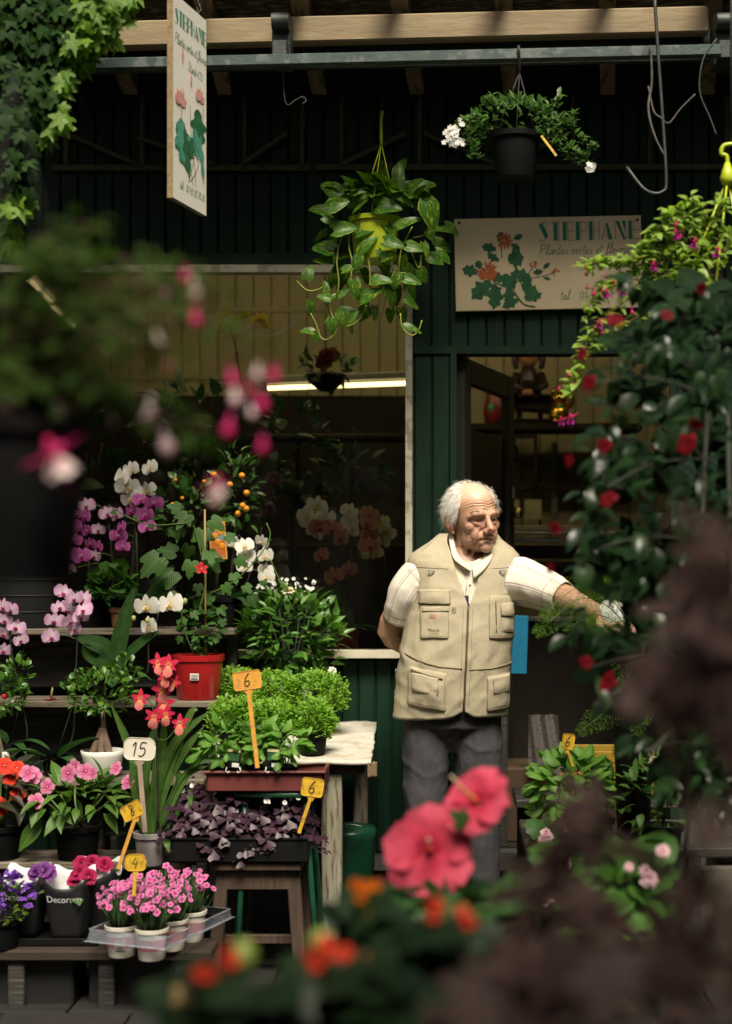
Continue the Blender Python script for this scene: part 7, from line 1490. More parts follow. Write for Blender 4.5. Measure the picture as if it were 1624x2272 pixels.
wc = thing('white_card', 'white price card in the outstretched hand', 'card', P(1355, 1356, 4.50)); wc.scale = (1.2, 1, 1.2); wc.rotation_euler = (rad(-30), 0, 0); MB().poly([V((-.03, 0, .012)), V((-.022, 0, -.02)), V((-.005, 0, -.034)), V((.03, 0, -.028)), V((.032, 0, .02)), V((.01, 0, .036)), V((-.016, 0, .032))], 0, .002, (0, 1, 0)).build('plate', TAGW if False else LABELW, wc, smooth=False); MB().tube(smoothpath([V((.004, -.002, .012)), V((.008, -.002, -.002)), V((.012, -.002, -.006))], 3), .001, 4).build('pen_mark', PENK, wc)
# ================================================================ hanging baskets
def basket_pot(t, r1, r0, h_, m, z=0): return pot(t, r1, r0, h_, m, rim=.008, z0=z)
po = thing('hanging_pothos', 'variegated pothos trailing from a lime green hanging pot', 'hanging basket', P(832, 580, 5.2)); b0 = V(po.location); basket_pot(po, .088, .072, .155, LIMEP)
tp = P(845, 262, 5.2) - b0
for a in (0.4, 2.5, 4.6): MB().tube([V((.09 * math.cos(a), .09 * math.sin(a), .15)), tp + V((0, 0, -.09))], .0022, 5).build('hanger_strand', LIMEP, po)
MB().tube(smoothpath([tp + V((0, 0, -.10)), tp + V((0, 0, 0)), tp + V((.004, .01, .025)), tp + V((.0, .03, .03)), tp + V((0, .04, .01))], 4), [.006, .005], 8).build('hook', LIMEP, po)
MB().tube([tp + V((0, .035, .02)), tp + V((0, .035, P(0, 0, 5.2).z * 0 + 3.28 - b0.z - tp.z))], .002, 4).build('wire', IRON, po)
LPO = leafmeshes('pothos_leaf', POTH, nvar=6, w=.66, prof='heart', n=8, fold=.25, curl=.55, cols=4)
pl = [(480 + 100 + x / 4.06 / 1.1 * 0, 0) for x in ()]
cp = lambda x, y: ((720 + x / 4.06) / 1.1004, (380 + y / 4.06) / 1.1004)
lv = [(1035, 120, .07, 1.2, .5), (485, 350, .062, 1.4, 0), (640, 460, .06, .8, -1), (900, 500, .075, .0, -1.2), (1050, 400, .07, -.6, -1), (1265, 400, .075, 1.2, .2), (1335, 560, .08, -1.3, -.3), (1095, 650, .075, .5, -1), (480, 720, .065, .2, -.5), (690, 725, .066, .3, -1), (910, 680, .07, -.8, -1), (280, 540, .07, 2.8, .0), (1410, 715, .06, .1, 0), (1545, 720, .05, -.5, .3), (700, 880, .07, .9, -1), (960, 860, .06, -.2, -1), (840, 985, .045, -1.2, -1), (910, 980, .045, .5, -1), (300, 915, .065, 2.9, 0), (280, 1030, .05, 2.9, 0), (1460, 880, .055, -.4, .2), (1460, 980, .055, -.5, 0), (1170, 900, .05, -.2, -1), (1290, 920, .05, -1.2, -.5), (1380, 1020, .05, -.3, 0), (140, 1160, .05, 1.2, 0), (430, 1180, .075, -2.4, .2), (540, 1110, .05, .4, -.5), (620, 1060, .05, -1.9, -.6), (600, 1300, .055, -1.4, -.5), (840, 1230, .055, .1, -1), (1140, 1150, .05, -.9, 0), (1150, 1230, .05, -.2, -.3), (1150, 1310, .055, -1.3, 0), (730, 1380, .065, .6, -1), (480, 1360, .045, .6, -.5), (300, 1400, .04, 2.8, -.3), (310, 1300, .035, 1.6, -.3), (380, 1390, .035, .7, -.3), (520, 1530, .05, .3, -.6), (470, 1600, .045, -1.3, -.5), (570, 1600, .04, .8, -1), (350, 1630, .035, 3.0, -.3), (160, 1500, .045, -1.5, 0), (130, 1730, .04, 2.9, -.5), (370, 1680, .045, -1.6, -.2), (210, 1800, .035, -2.4, 0), (1140, 1450, .05, -.6, 0), (1060, 1570, .045, -1.3, .2), (1150, 1700, .055, -.2, -.4), (960, 1420, .05, -1.6, 0), (830, 240, .06, .1, -.2), (1180, 300, .065, .4, .2), (1290, 290, .055, .3, .4), (620, 360, .04, .2, -.8), (420, 480, .06, .4, -.4), (350, 640, .055, -.4, -.2), (1000, 1230, .045, -1.8, -.8), (700, 1180, .05, -1.2, .4), (890, 1120, .045, -1.4, .3), (1060, 1060, .05, -1.5, .2), (940, 1580, .04, -1.7, .3), (560, 1700, .035, -1.6, .2), (260, 780, .05, -2.6, .2), (380, 850, .05, -1.7, .3), (420, 1060, .05, -1.4, .3), (1260, 1180, .045, -1.0, .3), (1350, 800, .05, -.8, .3), (760, 340, .05, 1.0, .2), (980, 300, .05, .6, .4)]
ms = []
for (x, y, s_, a, fy) in lv:
    px, py = cp(x, y); d = V((math.cos(a), fy * .25, math.sin(a))); p = P(px, py, 5.2 - .10 * (fy < 0) + .07 * (fy > .1) + U(-.03, .03)) - b0 - d * s_ * .5; ms.append(M4(p, d, V((U(-.4, .4), -1, U(.2, .8))), s_ * 1.32))
scatter(po, 'leaf', LPO, ms); bush(po, P(840, 445, 5.22) - b0, (.17, .10, .06), 44, LPO, .085, droop=.35, zmin=-.1); bush(po, P(825, 620, 5.28) - b0, (.15, .05, .12), 26, LPO, .065, droop=.5, up=-.3)
for pth in ([(640, 560), (660, 640), (650, 800), (700, 950), (735, 1100), (740, 1300)], [(830, 600), (840, 750), (835, 950), (880, 1120)], [(540, 700), (540, 900), (570, 1050), (555, 1250)], [(1160, 700), (1060, 900), (1030, 1060), (1020, 1240)], [(1330, 660), (1280, 780), (1160, 810)], [(1140, 920), (1180, 1030), (1230, 1110), (1250, 980)], [(280, 1300), (220, 1330), (120, 1330), (20, 1240)], [(330, 1370), (350, 1500), (400, 1640), (480, 1690), (580, 1670), (660, 1600), (710, 1480)], [(160, 1560), (220, 1680), (260, 1800), (330, 1820), (400, 1760), (430, 1700)], [(1040, 1560), (1060, 1700), (1150, 1780), (1220, 1730), (1255, 1630)], [(480, 780), (440, 900), (420, 1050), (440, 1250), (420, 1400)], [(950, 1060), (980, 1150), (1100, 1160)]):
    MB().tube(smoothpath([P(*cp(x, y), 5.13) - b0 for x, y in pth], 5), .0028, 6).build('vine', mat('vine_yellow', (.30, .34, .04), .5, (.2, .24, .03), 20), po)
for pth in ([(240, 1180), (200, 1380), (100, 1520), (10, 1640), (-150, 1760), (-420, 1800)], [(910, 1380), (880, 1480), (860, 1620), (840, 1780), (820, 1900)], [(330, 1440), (340, 1540), (370, 1610)]):
    MB().tube(smoothpath([P(*cp(x, y), 5.14) - b0 for x, y in pth], 5), .0012, 4).build('dry_root', WIRE, po)
ja = thing('hanging_jasmine', 'black hanging pot with small-leaved trailing plant and white flower clusters', 'hanging basket', P(1143, 398, 4.62)); b0 = V(ja.location); basket_pot(ja, .080, .062, .142, BLK)
tp = P(1152, 160, 4.62) - b0
for a in (.5, 2.6, 4.7): MB().tube([V((.082 * math.cos(a), .082 * math.sin(a), .138)), tp], .0018, 5).build('hanger_strand', DGREY, ja)
MB().tube(smoothpath([tp, P(1151, 130, 4.60) - b0, P(1150, 106, 4.59) - b0, P(1150, 103, 4.64) - b0, P(1151, 118, 4.67) - b0], 4), .005, 8).build('hook', DGREY, ja)
LJA = leafmeshes('jasmine_leaf', leafmat('leaf_jasmine', (.06, .14, .03), (.14, .26, .07), .3, .35), w=.40, prof='lance', n=4, fold=.25, curl=.5)
bush(ja, P(1140, 270, 4.62) - b0, (.15, .10, .075), 200, LJA, .036, up=.35, zmin=-.5, limit=200); ms = []
for pth in ([(1060, 260), (1030, 270), (1000, 300)], [(1080, 280), (1055, 320), (1045, 350)], [(1190, 270), (1240, 300), (1280, 340), (1310, 370)], [(1200, 260), (1250, 270), (1290, 310), (1320, 330)], [(1180, 230), (1215, 240), (1240, 215)], [(1130, 240), (1095, 225), (1085, 212)], [(1160, 230), (1170, 215)], [(1200, 300), (1250, 330), (1300, 345)], [(1220, 280), (1265, 275), (1270, 250)], [(1050, 280), (1035, 310), (1060, 350)], [(1230, 310), (1262, 345), (1290, 365)]):
    ctr = smoothpath([P(x, y, 4.57) - b0 for x, y in pth], 6); MB().tube(ctr, .0014, 4).build('stem', GREEN_STEM, ja)
    for p in ctr:
        for _ in range(4): d = rdir(-.2, 1); ms.append(M4(p + rdir() * .008, d + V((0, -.3, .2)), V((0, -.5, 1)), U(.02, .034)))
scatter(ja, 'leaf', LJA, ms, 100)
STAR = five('star_flower', WHT, .3, 15, .2)
for (cx, cy, n_, r_) in ((1000, 288, 14, 14), (1012, 308, 14, 14), (994, 305, 8, 10), (1312, 370, 7, 9), (1022, 270, 3, 6)):
    for _ in range(n_): link('flower', STAR[RN.randrange(3)], ja, F4(P(cx + U(-r_, r_), cy + U(-r_, r_), 4.53 + U(-.02, .02)) - b0, (U(-.7, .7), -1, U(-.2, .6)), sc=.018))
MB().beam(P(1200, 300, 4.54) - b0, P(1234, 345, 4.53) - b0, .008, .002, up=(0, 1, 0)).build('plant_stick', TAGY, ja, smooth=False)
# bright fuchsia upper right
LFU = leafmeshes('fuchsia_leaf', leafmat('leaf_fuchsia', (.22, .36, .05), (.36, .50, .11), .42, .45), w=.48, prof='ovate', n=5, fold=.25, curl=.6)
fu = thing('hanging_fuchsia', 'sunlit fuchsia basket with a lime green hanger at the upper right', 'hanging basket', P(1600, 760, 4.05)); b0 = V(fu.location); basket_pot(fu, .12, .09, .14, BLK)
tp = P(1614, 395, 4.05) - b0
for a in (.6, 2.7, 4.4): MB().tube([V((.12 * math.cos(a), .12 * math.sin(a), .135)), tp], .003, 5).build('hanger_strand', LIMEP, fu)
q = MB(); q.lathe([(.014, -.02), (.022, 0), (.016, .02), (.007, .045)], 12, c=tp); q.tube(smoothpath([tp + V((0, 0, .04)), P(1612, 345, 4.05) - b0, P(1600, 340, 4.05) - b0, P(1606, 322, 4.05) - b0, P(1630, 318, 4.05) - b0], 4), .006, 8); q.build('hook', LIMEP, fu); MB().tube([P(1622, 325, 4.05) - b0, V((P(1622, 325, 4.05) - b0).xy.to_3d()) + V((0, 0, 3.3 - b0.z))], .003, 5).build('wire', IRON, fu)
ms = []
for pth in ([(1580, 640), (1490, 570), (1410, 575), (1335, 580), (1300, 595)], [(1570, 640), (1490, 530), (1450, 515), (1440, 540)], [(1580, 620), (1530, 480), (1490, 470), (1465, 510)], [(1600, 600), (1560, 470), (1530, 440)], [(1580, 650), (1460, 600), (1380, 610), (1340, 640)], [(1600, 640), (1500, 570), (1400, 590), (1320, 582)], [(1560, 660), (1420, 620), (1330, 640), (1300, 700)], [(1600, 600), (1590, 500), (1600, 440)], [(1560, 640), (1440, 640), (1360, 690), (1310, 740), (1290, 800)], [(1540, 660), (1420, 700), (1330, 760), (1280, 830), (1260, 870)], [(1580, 630), (1510, 560), (1440, 548), (1400, 575)], [(1600, 620), (1540, 500), (1490, 500)]):
    ctr = smoothpath([P(x, y, 4.0 - .02 * i) - b0 for i, (x, y) in enumerate(pth)], 7); MB().tube(ctr, [.0025, .0012], 5).build('stem', mat('stem_red', (.22, .09, .05), .5), fu)
    for p in ctr[2:]:
        for _ in range(4): d = rdir(-.5, .8); ms.append(M4(p + rdir() * .012, d, V((U(-.3, .3), -.6, 1)), U(.024, .042)))
RN.shuffle(ms); scatter(fu, 'leaf', LFU, ms); bush(fu, P(1580, 600, 4.05) - b0, (.17, .12, .13), 180, LFU, .04, name='leaf')
FUF = fuch(FUCP, FUCV); FUB = budmesh(FUCP, 'fuchsia_bud')
for (x, y, s_) in ((1345, 650, .05), (1380, 645, .055), (1420, 660, .05), (1500, 520, .05), (1540, 540, .05), (1450, 590, .045), (1590, 560, .05), (1560, 700, .05), (1265, 930, .05), (1245, 935, .04), (1330, 720, .05)): link('flower', FUF[RN.randrange(3)], fu, F4(P(x, y, 3.92) - b0, (U(-.25, .25), -.25, 1), (0, 1, 0), s_))
for (x, y) in ((1300, 590), (1300, 605), (1302, 635), (1318, 648), (1338, 640), (1345, 610), (1362, 622), (1500, 495), (1510, 520), (1330, 715), (1320, 728), (1335, 735), (1262, 830), (1275, 845), (1402, 690), (1240, 860)): link('flower_bud', FUB[0], fu, F4(P(x, y, 3.92) - b0, (U(-.2, .2), -.1, 1), (0, 1, 0), .030 * U(.85, 1.15)))
# ivy, upper left
iv = thing('hanging_ivy', 'curtain of ivy hanging at the upper left, coloured as sunlit along its right edge and shaded within', 'ivy', P(120, -160, 4.3)); b0 = V(iv.location)
MB().lathe([(.12, -.1), (.16, .05), (.165, .08), (.14, .05)], 20).build('trough', BLK, iv); MB().tube([(0, 0, .06), (0, 0, 3.3 - b0.z)], .004, 5).build('wire', IRON, iv)
LIV = lobed_meshes('ivy_leaf', IVY_SUN, IVY, bend=.3); LIV_SHADE = lobed_meshes('ivy_leaf_shade', IVY_SHADE, IVY, bend=.3)
ms = []; md_ = []; strands = []
rv = random.Random(21)
for k in range(36):
    x0 = rv.uniform(-60, 275); edge = x0 > 120
    L_ = (590 - max(0, x0) * 2.0) * rv.uniform(.5, 1.05) if x0 < 190 else rv.uniform(40, 200) * (1 if x0 < 240 else .5); x1 = x0 - rv.uniform(0, .28) * max(x0, 0) - rv.uniform(-5, 25)
    pth = [(x0, -60), (x0 + rv.uniform(-14, 14), -60 + (L_ + 60) * .35), (x0 * .5 + x1 * .5 + rv.uniform(-14, 14), -60 + (L_ + 60) * .7), (x1, L_)]
    Y = 4.15 + rv.uniform(-.1, .22); ctr = smoothpath([P(x, y, Y) - b0 for x, y in pth], 8); strands.append(ctr)
    for i, p in enumerate(ctr):
        for _ in range(3 if i > 3 else 2):
            q_ = p + V((rv.uniform(-.03, .03), rv.uniform(-.03, .03), rv.uniform(-.02, .02))); a = rv.uniform(0, 6.28); d = V((math.cos(a) * .9, rv.uniform(-.5, .2), -abs(math.sin(a)) - .1)); m_ = M4(q_, d, V((rv.uniform(-.5, .7), -1, rv.uniform(.2, .9))), rv.uniform(.030, .048))
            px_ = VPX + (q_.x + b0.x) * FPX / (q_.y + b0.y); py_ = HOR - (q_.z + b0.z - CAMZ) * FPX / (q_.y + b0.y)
            (ms if (px_ > 175 - .25 * py_ or py_ > 430) else md_).append(m_)  # sun-toned leaves at the edge and below, shade-toned ones inside
for ctr in strands: MB().tube(ctr, [.0025, .001], 4).build('vine', DARK_STEM, iv)
rv.shuffle(ms); scatter(iv, 'leaf', LIV, ms, 300); joined(iv, 'shade_toned_leaves', LIV_SHADE, md_ + [M4(P(rv.uniform(-80, 175), rv.uniform(-60, 330) * rv.random() ** .5, 4.42) - b0, rdir(-1, 0), V((rv.uniform(-.5, .5), -1, .5)), .05) for _ in range(420)])
# ================================================================ foreground plants on the near stall (out of focus)
nt2 = thing('display_table', 'dark display table under the out-of-focus foreground plants', 'table', V((.1, 1.4, 0))); MB().box((0, 0, .60), (2.4, 1.1, .035), ch=.004).build('top', WOODD, nt2, smooth=False)
for x in (-1.1, 1.1):
    for y in (-.45, .45): MB().box((x, y, .29), (.06, .06, .58), ch=.004).build('leg', WOODD, nt2, smooth=False)
TZ0 = .6185
# pale fuchsia basket, upper left
f2 = thing('hanging_fuchsia', 'blurred pink and white fuchsia in a black hanging pot at the left', 'hanging basket', P(28, 1290, 1.72)); b0 = V(f2.location); basket_pot(f2, .092, .07, .19, BLK)
for a in (.5, 2.6, 4.7): MB().tube([V((.09 * math.cos(a), .09 * math.sin(a), .185)), V((0, 0, .62))], .0007, 4).build('hanger_strand', IRON, f2)
MB().tube([V((0, 0, .61)), V((0, 0, 3.01 - b0.z))], .0008, 4).build('wire', IRON, f2)
LF2 = leafmeshes('dark_fuchsia_leaf', leafmat('leaf_fuchsia_dark', (.020, .050, .006), (.055, .095, .016), .38, .7, spec=.1), w=.5, prof='ovate', n=4, fold=.2, curl=.5)
ms = []; stp = []
for k in range(44):
    ex, ey = RN.choice([(U(60, 330), U(470, 700)), (U(200, 590), U(560, 900)), (U(0, 560), U(700, 960)), (U(-60, 420), U(560, 980))]); Y = 1.72 + U(-.12, .14)
    ctr = smoothpath([V((U(-.04, .04), U(-.04, .04), .18)), P(40 + (ex - 40) * .4, 900 + (ey - 900) * .75 - 50, Y) - b0, P(ex, ey, Y) - b0], 6); stp.append(ctr)
    for p in ctr[3:]:
        for _ in range(2): d = rdir(-.7, .5); ms.append(M4(p + rdir() * .015, d, V((U(-.5, .5), -.7, .8)), U(.018, .036)))
for ctr in stp: MB().tube(ctr, [.0018, .0008], 4).build('stem', mat('stem_brown', (.10, .05, .03), .6), f2)
RN.shuffle(ms); scatter(f2, 'leaf', LF2, ms, 280)
FW1 = fuch(FUCP, FUCW); FB1 = budmesh(FUCP, 'fuchsia_bud'); FBW = budmesh(FUCW, 'pale_fuchsia_bud')
for (x, y, s_, k) in ((412, 608, .022, 0), (430, 640, .03, 1), (434, 702, .026, 0), (515, 835, .028, 0), (608, 828, .026, 0), (522, 878, .028, 1), (580, 888, .032, 0), (508, 945, .034, 0), (583, 985, .026, 0), (332, 915, .046, 1), (368, 978, .042, 1), (480, 1095, .036, 1), (375, 815, .02, 0), (15, 905, .03, 1)):
    link('flower_bud', (FB1, FBW)[k][0], f2, F4(P(x, y, 1.66) - b0, (U(-.2, .2), -.1, 1), (0, 1, 0), s_ * 1.4))
for _ in range(8): link('flower_bud', (FB1, FBW)[RN.random() < .8][0], f2, F4(P(U(60, 600), U(560, 1000), 1.64 + U(-.05, .08)) - b0, (U(-.3, .3), -.1, 1), (0, 1, 0), U(.022, .038)))
for (x, y, s_) in ((125, 1020, .075), (480, 1080, .035)): link('flower', FW1[0], f2, F4(P(x, y, 1.6) - b0, (-.35, -.3, 1), (0, 1, 0), s_))
# mandevilla, right
md2 = thing('mandevilla', 'dark glossy climbing mandevilla with deep red flowers filling the right side', 'climbing plant', V((P(1600, 0, 3.15).x, 3.15, 0))); b0 = V(md2.location); pot(md2, .16, .13, .3, BLK, n=32)
for a in (.8, 2.9, 5.0): MB().tube([V((.1 * math.cos(a), .1 * math.sin(a), .28)), V((.03 * math.cos(a), .03 * math.sin(a), 1.7))], .005, 6).build('cane', DARK_STEM, md2)
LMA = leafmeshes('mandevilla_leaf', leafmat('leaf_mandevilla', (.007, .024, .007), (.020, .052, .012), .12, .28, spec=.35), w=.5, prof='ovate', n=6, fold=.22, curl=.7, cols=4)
ms = []; strands = []
EDGE = [(560, 1420), (640, 1370), (720, 1340), (820, 1300), (900, 1290), (1000, 1290), (1100, 1300), (1250, 1285), (1350, 1290), (1420, 1260), (1500, 1300), (1600, 1370), (1700, 1440), (1800, 1500)]
def eleft(y): return float(np.interp(y, [e[0] for e in EDGE], [e[1] for e in EDGE]))
n_ = 0
while n_ < 760:
    y = U(575, 1800); xl_ = eleft(y); x = xl_ + (1720 - xl_) * RN.random() ** 1.25 + U(-20, 20)
    dens = noise.noise(V((x * .011, y * .011, 4)))
    if dens < (-.02 if x < xl_ + 110 else -.22) or y < 610 + 70 * noise.noise(V((x * .02, 3, 1))): continue
    if abs(x - 1350) < 24 and abs(y - 1352) < 22: continue
    Y = 3.15 + U(-.25, .3); n_ += 1; d = V((U(-.9, .5), U(-.7, .3), U(-.9, .35))); ms.append(((x - xl_), M4(P(x, y, Y) - b0, d, V((U(-.5, .4), -.55, 1)), U(.03, .07))))
ms.sort(key=lambda q: q[0]); scatter(md2, 'leaf', LMA, [m for _, m in ms], 300)
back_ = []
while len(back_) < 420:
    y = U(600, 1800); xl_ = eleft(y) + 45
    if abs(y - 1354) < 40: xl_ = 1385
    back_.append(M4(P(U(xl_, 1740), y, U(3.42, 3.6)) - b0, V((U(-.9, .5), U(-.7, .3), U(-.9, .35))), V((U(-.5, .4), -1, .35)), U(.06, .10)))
joined(md2, 'inner_shade_leaves', leafmeshes('mandevilla_shade', leafmat('leaf_mandevilla_shade', (.006, .02, .006), (.012, .035, .009), .1, .7, spec=.1), w=.6, prof='ovate', n=4, fold=.2, curl=.5), back_)  # darker leaf copy, shade inside the plant put into its colour
for k in range(12):
    y0 = U(700, 1700); y1 = y0 + U(-160, 120); xe = eleft(y1); MB().tube(smoothpath([P(1600, y0, 3.15) - b0, P((1600 + xe) / 2, (y0 + y1) / 2 - 30, 3.1) - b0, P(xe + 10, y1, 3.05) - b0], 5), .003, 5).build('stem', DARK_STEM, md2)
TRM_ = trumpet(MAND)
for (x, y, s_) in ((1365, 710, .075), (1308, 850, .07), (1292, 785, .05), (1525, 985, .09), (1342, 990, .065), (1350, 1108, .075), (1262, 1022, .045), (1232, 1172, .05), (1220, 1262, .04), (1350, 1515, .085), (1480, 700, .05), (1555, 640, .05), (1300, 1470, .05), (1545, 940, .06)):
    link('flower', TRM_[RN.randrange(3)], md2, F4(P(x, y, 2.88) - b0, (U(-1.2, .6), -.8, U(-.4, .9)), (U(-.5, .5), 0, 1), s_ * .55))
# hibiscus, lower middle
hb2 = thing('hibiscus', 'blurred hibiscus with two large coral pink flowers in front of the man', 'hibiscus', V((P(1010, 0, 2.65).x, 2.62, 0))); b0 = V(hb2.location); MB().lathe([(.10, 0), (.12, .3), (.13, .5), (.12, .5), (.1, .3)], 24).build('tall_pot', BLK, hb2)
for (x, y, f, up, s_) in ((952, 1888, (.10, -1, .28), (-.1, 0, 1), .148), (1060, 1780, (-.55, -.75, .55), (.4, 0, 1), .122)):
    o_ = link('flower', HIBF[RN.randrange(3)], hb2, F4(P(x, y, 2.58) - b0, f, up, s_)); c = P(x, y, 2.58) - b0; fv = V(f).normalized()
    MB().tube(smoothpath([c, c + fv * .045 + V((-.004, 0, .004)), c + fv * .08 + V((-.008, 0, .014))], 3), [.0035, .0022], 6).build('stamen', LIPY, hb2); MB().tube([c, c - fv * .03 + V((0, 0, -.015))], [.008, .004], 8).build('calyx', GREEN_STEM, hb2)
stems(hb2, [[V((0, 0, .45)), P(990, 1990, 2.62) - b0, P(965, 1905, 2.62) - b0], [V((0, 0, .1)), P(1040, 1960, 2.63) - b0, P(1030, 1810, 2.63) - b0], [V((0, 0, .1)), P(1080, 2000, 2.62) - b0], [V((0, 0, .1)), P(880, 2030, 2.62) - b0]], .004, DARK_STEM)
LHB = lobed_meshes('hibiscus_leaf', leafmat('leaf_hibiscus', (.015, .05, .012), (.035, .095, .022), .2, .3, spec=.6), HIB, bend=.3)
ms = [M4(P(U(840, 1190), U(1975, 2130), 2.58 + U(-.1, .12)) - b0, V((U(-1, 1), U(-.7, .3), U(-.5, .6))), V((U(-.4, .4), -.6, 1)), U(.05, .085)) for _ in range(80)]; scatter(hb2, 'leaf', LHB, ms)
link('leaf', LHB[0], hb2, M4(P(1030, 1825, 2.55) - b0, (-.5, -.4, .5), (0, -1, .5), .035))
# orange begonias, bottom
def begonia(px, Y, label, fl, reg, n, fm, buds=()):
    t = thing('begonia', label, 'begonia', V((P(px, 0, min(Y, 1.88)).x, min(Y, 1.88), TZ0)), 'blurred orange begonias along the bottom'); b0 = V(t.location); pot(t, .07, .055, .10, BLK)
    ms = [M4(P(U(reg[0], reg[1]), reg[2] + (reg[3] - reg[2]) * RN.random() ** .7, Y + U(-.1, .1)) - b0, V((U(-1, 1), U(-.7, .2), U(-.5, .5))), V((U(-.4, .4), -.5, 1)), U(.035, .06)) for _ in range(n)]
    scatter(t, 'leaf', lobed_meshes('begonia_leaf', leafmat('leaf_begonia', (.004, .014, .004), (.012, .030, .008), .15, .5, spec=.25), [(0, 1), (14, .8), (28, .86), (45, .66), (62, .74), (85, .6), (110, .62), (140, .45), (180, .1)]), ms)
    for (x, y, s_) in fl: link('flower', fm[RN.randrange(3)], t, F4(P(x, y, Y - .08) - b0, (U(-.6, .6), -1, U(-.2, .5)), (U(-.4, .4), 0, 1), s_ * .58))
    for (x, y, s_) in buds: MB().ball(P(x, y, Y - .06) - b0, (s_, s_, s_ * 1.15), 10).build('bud', mat('begonia_bud', (.20, .26, .05), .5), t)
    stems(t, [[V((0, 0, .09)), (P(x, y, Y - .05) - b0) * .6 + V((0, 0, .03)), P(x, y, Y - .07) - b0] for x, y, *_ in list(fl) + list(buds)], .003, GREEN_STEM); return t
FOR_ = pom(ORNG); FSC = pom(SCAR)
begonia(830, 1.95, 'blurred orange begonia left of the pink hibiscus', [(790, 1965, .03), (810, 1972, .034), (835, 1966, .026), (800, 1995, .024), (820, 2040, .03)], (740, 900, 1990, 2180), 40, FOR_)
begonia(960, 1.75, 'blurred scarlet begonia below the pink hibiscus', [(968, 2010, .034), (962, 2035, .03), (1025, 2025, .03), (1040, 2050, .036), (1370, 2045, .04), (1350, 2046, .024)], (870, 1220, 2060, 2300), 90, FSC)
begonia(705, 1.65, 'blurred orange-red begonia in the middle of the bottom edge', [(690, 2125, .032), (722, 2095, .034), (730, 2120, .03), (765, 2118, .034), (820, 2130, .026), (700, 2145, .028)], (600, 900, 2130, 2330), 70, FSC, ((712, 2092, .014),))
begonia(470, 1.6, 'blurred red begonia at the lower left of the bottom edge', [(448, 2165, .036), (470, 2160, .03), (508, 2115, .028), (515, 2135, .03), (495, 2235, .03), (430, 2180, .026)], (370, 620, 2175, 2340), 70, FSC, ((540, 2122, .016),))
for i, (x, y0, lab) in enumerate(((396, 2190, 'blurred wooden stake at the bottom edge, left'), (428, 2215, 'blurred pale stake at the bottom edge beside the red begonia'))):
    t = thing('plant_stake', lab, 'stake', V((P(x, 0, 1.55).x, 1.55, TZ0))); MB().box((0, 0, (P(x, y0, 1.55).z - TZ0) / 2), (.011 - .003 * i, .004, P(x, y0, 1.55).z - TZ0), ch=.001).build('stick', mat('stake_wood', (.42, .28, .12), .7), t, smooth=False)
# bronze-leaved maple, lower right
mp2 = thing('bronze_maple', 'very blurred dark bronze-leaved shrub across the lower right corner', 'shrub', V((P(1700, 0, 1.5).x, 1.5, TZ0))); b0 = V(mp2.location); pot(mp2, .09, .07, .12, BLK)
LMP = lobed_meshes('maple_leaf', MAPLE, [(0, 1), (7, .7), (16, .34), (30, .8), (42, .95), (50, .6), (60, .3), (74, .6), (86, .75), (98, .4), (115, .2), (130, .4), (140, .45), (160, .15), (180, .05)], bend=.2)
ms = []; st = []
def reg_ok(x, y): return y > 1180 + max(0, 1600 - x) * 1.9 + 60 * noise.noise(V((x * .006, 1, y * .004))) and noise.noise(V((x * .0065, y * .0065, 7.7))) > -.18
n_ = 0
while n_ < 95:
    x, y = U(1020, 1740), U(1060, 2330)
    if not reg_ok(x, y): continue
    n_ += 1; Y = U(1.25, 1.75); ms.append(M4(P(x, y, Y) - b0, V((U(-1, .4), U(-.5, .3), U(-.9, .5))), V((U(-.5, .4), -.7, .9)), U(.045, .075)))
scatter(mp2, 'leaf', LMP, ms)
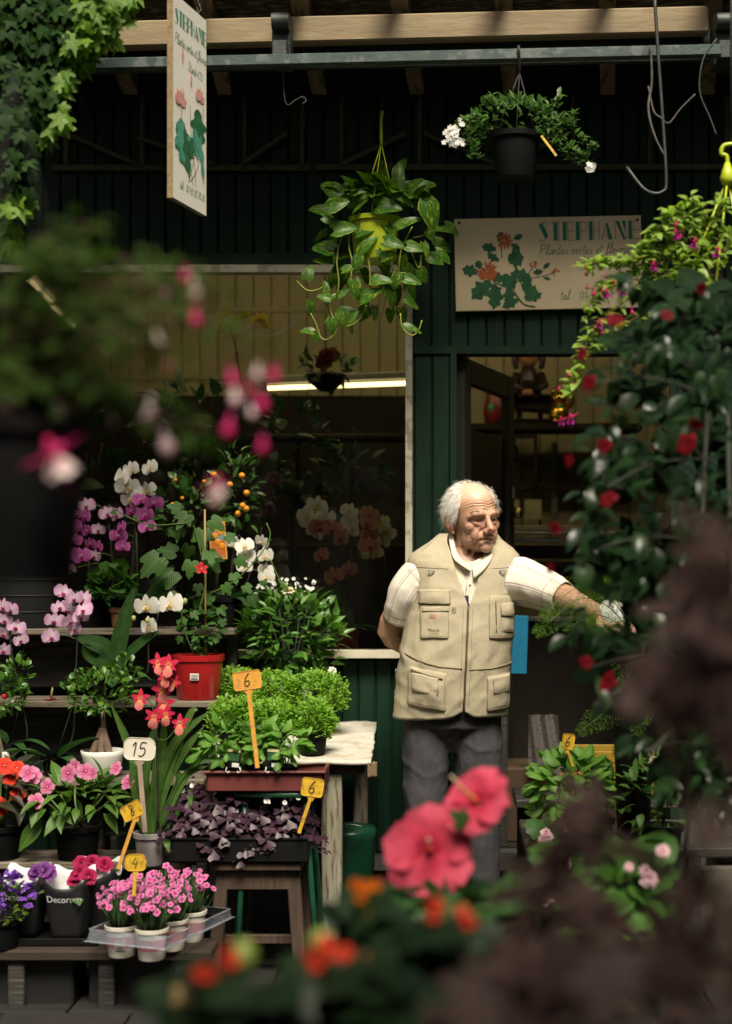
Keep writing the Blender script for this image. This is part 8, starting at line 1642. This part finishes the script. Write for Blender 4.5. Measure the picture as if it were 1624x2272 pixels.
for k, pth in enumerate(([(1650, 2300), (1560, 1900), (1500, 1700), (1440, 1560)], [(1700, 2200), (1640, 1700), (1600, 1300), (1580, 1150)], [(1600, 2300), (1400, 2050), (1250, 1950), (1150, 1960)], [(1650, 2250), (1450, 1950), (1350, 1850), (1280, 1820)], [(1500, 2320), (1300, 2200), (1100, 2180)], [(1640, 2200), (1560, 1900), (1480, 1640), (1470, 1600)])): MB().tube(smoothpath([P(x, y, 1.5) - b0 for x, y in pth], 5), [.005, .002], 5).build('branch', mat('branch_bronze', (.12, .09, .06), .7), mp2)
MB().tube([(0, 0, .1), P(1650, 2280, 1.5) - b0], .008, 6).build('trunk', DARK_STEM, mp2)
# pink blooms and pale leaves glimpsed low on the right
pk = thing('potted_pelargonium', 'blurred pink pelargonium low on the right between the dark leaves', 'pelargonium', V((P(1330, 0, 3.1).x, 3.1, 0))); b0 = V(pk.location); MB().lathe([(.10, 0), (.12, .3), (.13, .42), (.12, .42), (.1, .3)], 24).build('tall_pot', BLK, pk)
ms = [M4(P(U(1200, 1470), U(1880, 2080), 3.1 + U(-.12, .12)) - b0, V((U(-1, 1), U(-.7, .2), U(-.4, .6))), V((0, -.5, 1)), U(.03, .05)) for _ in range(120)]; scatter(pk, 'leaf', LGER, ms)
for (x, y, s_) in ((1440, 1950, .04), (1432, 1935, .03), (1260, 1918, .024), (1210, 1990, .045), (1470, 1890, .03), (1395, 1925, .02)): link('flower', POM[RN.randrange(3)], pk, F4(P(x, y, 2.98) - b0, (U(-.5, .5), -1, .5), sc=s_))
yw = thing('pale_flower_spray', 'spray of pale yellow flowers behind the dark leaves at the right', 'flowers', V((P(1470, 0, 4.35).x, 4.35, .486))); b0 = V(yw.location); pot(yw, .06, .05, .09, BLK); bush(yw, (0, 0, .18), (.14, .1, .12), 110, LMID(), .05)
for (x, y) in ((1455, 1695), (1465, 1705), (1475, 1715), (1485, 1735), (1490, 1745), (1450, 1688)): link('flower', pom(CREAMP)[RN.randrange(3)], yw, F4(P(x, y, 4.2) - b0, (U(-.4, .4), -.8, .8), sc=.03))
stems(yw, [[V((0, 0, .08)), V((U(-.05, .05), -.05, .3))] for _ in range(3)], .003, GREEN_STEM)
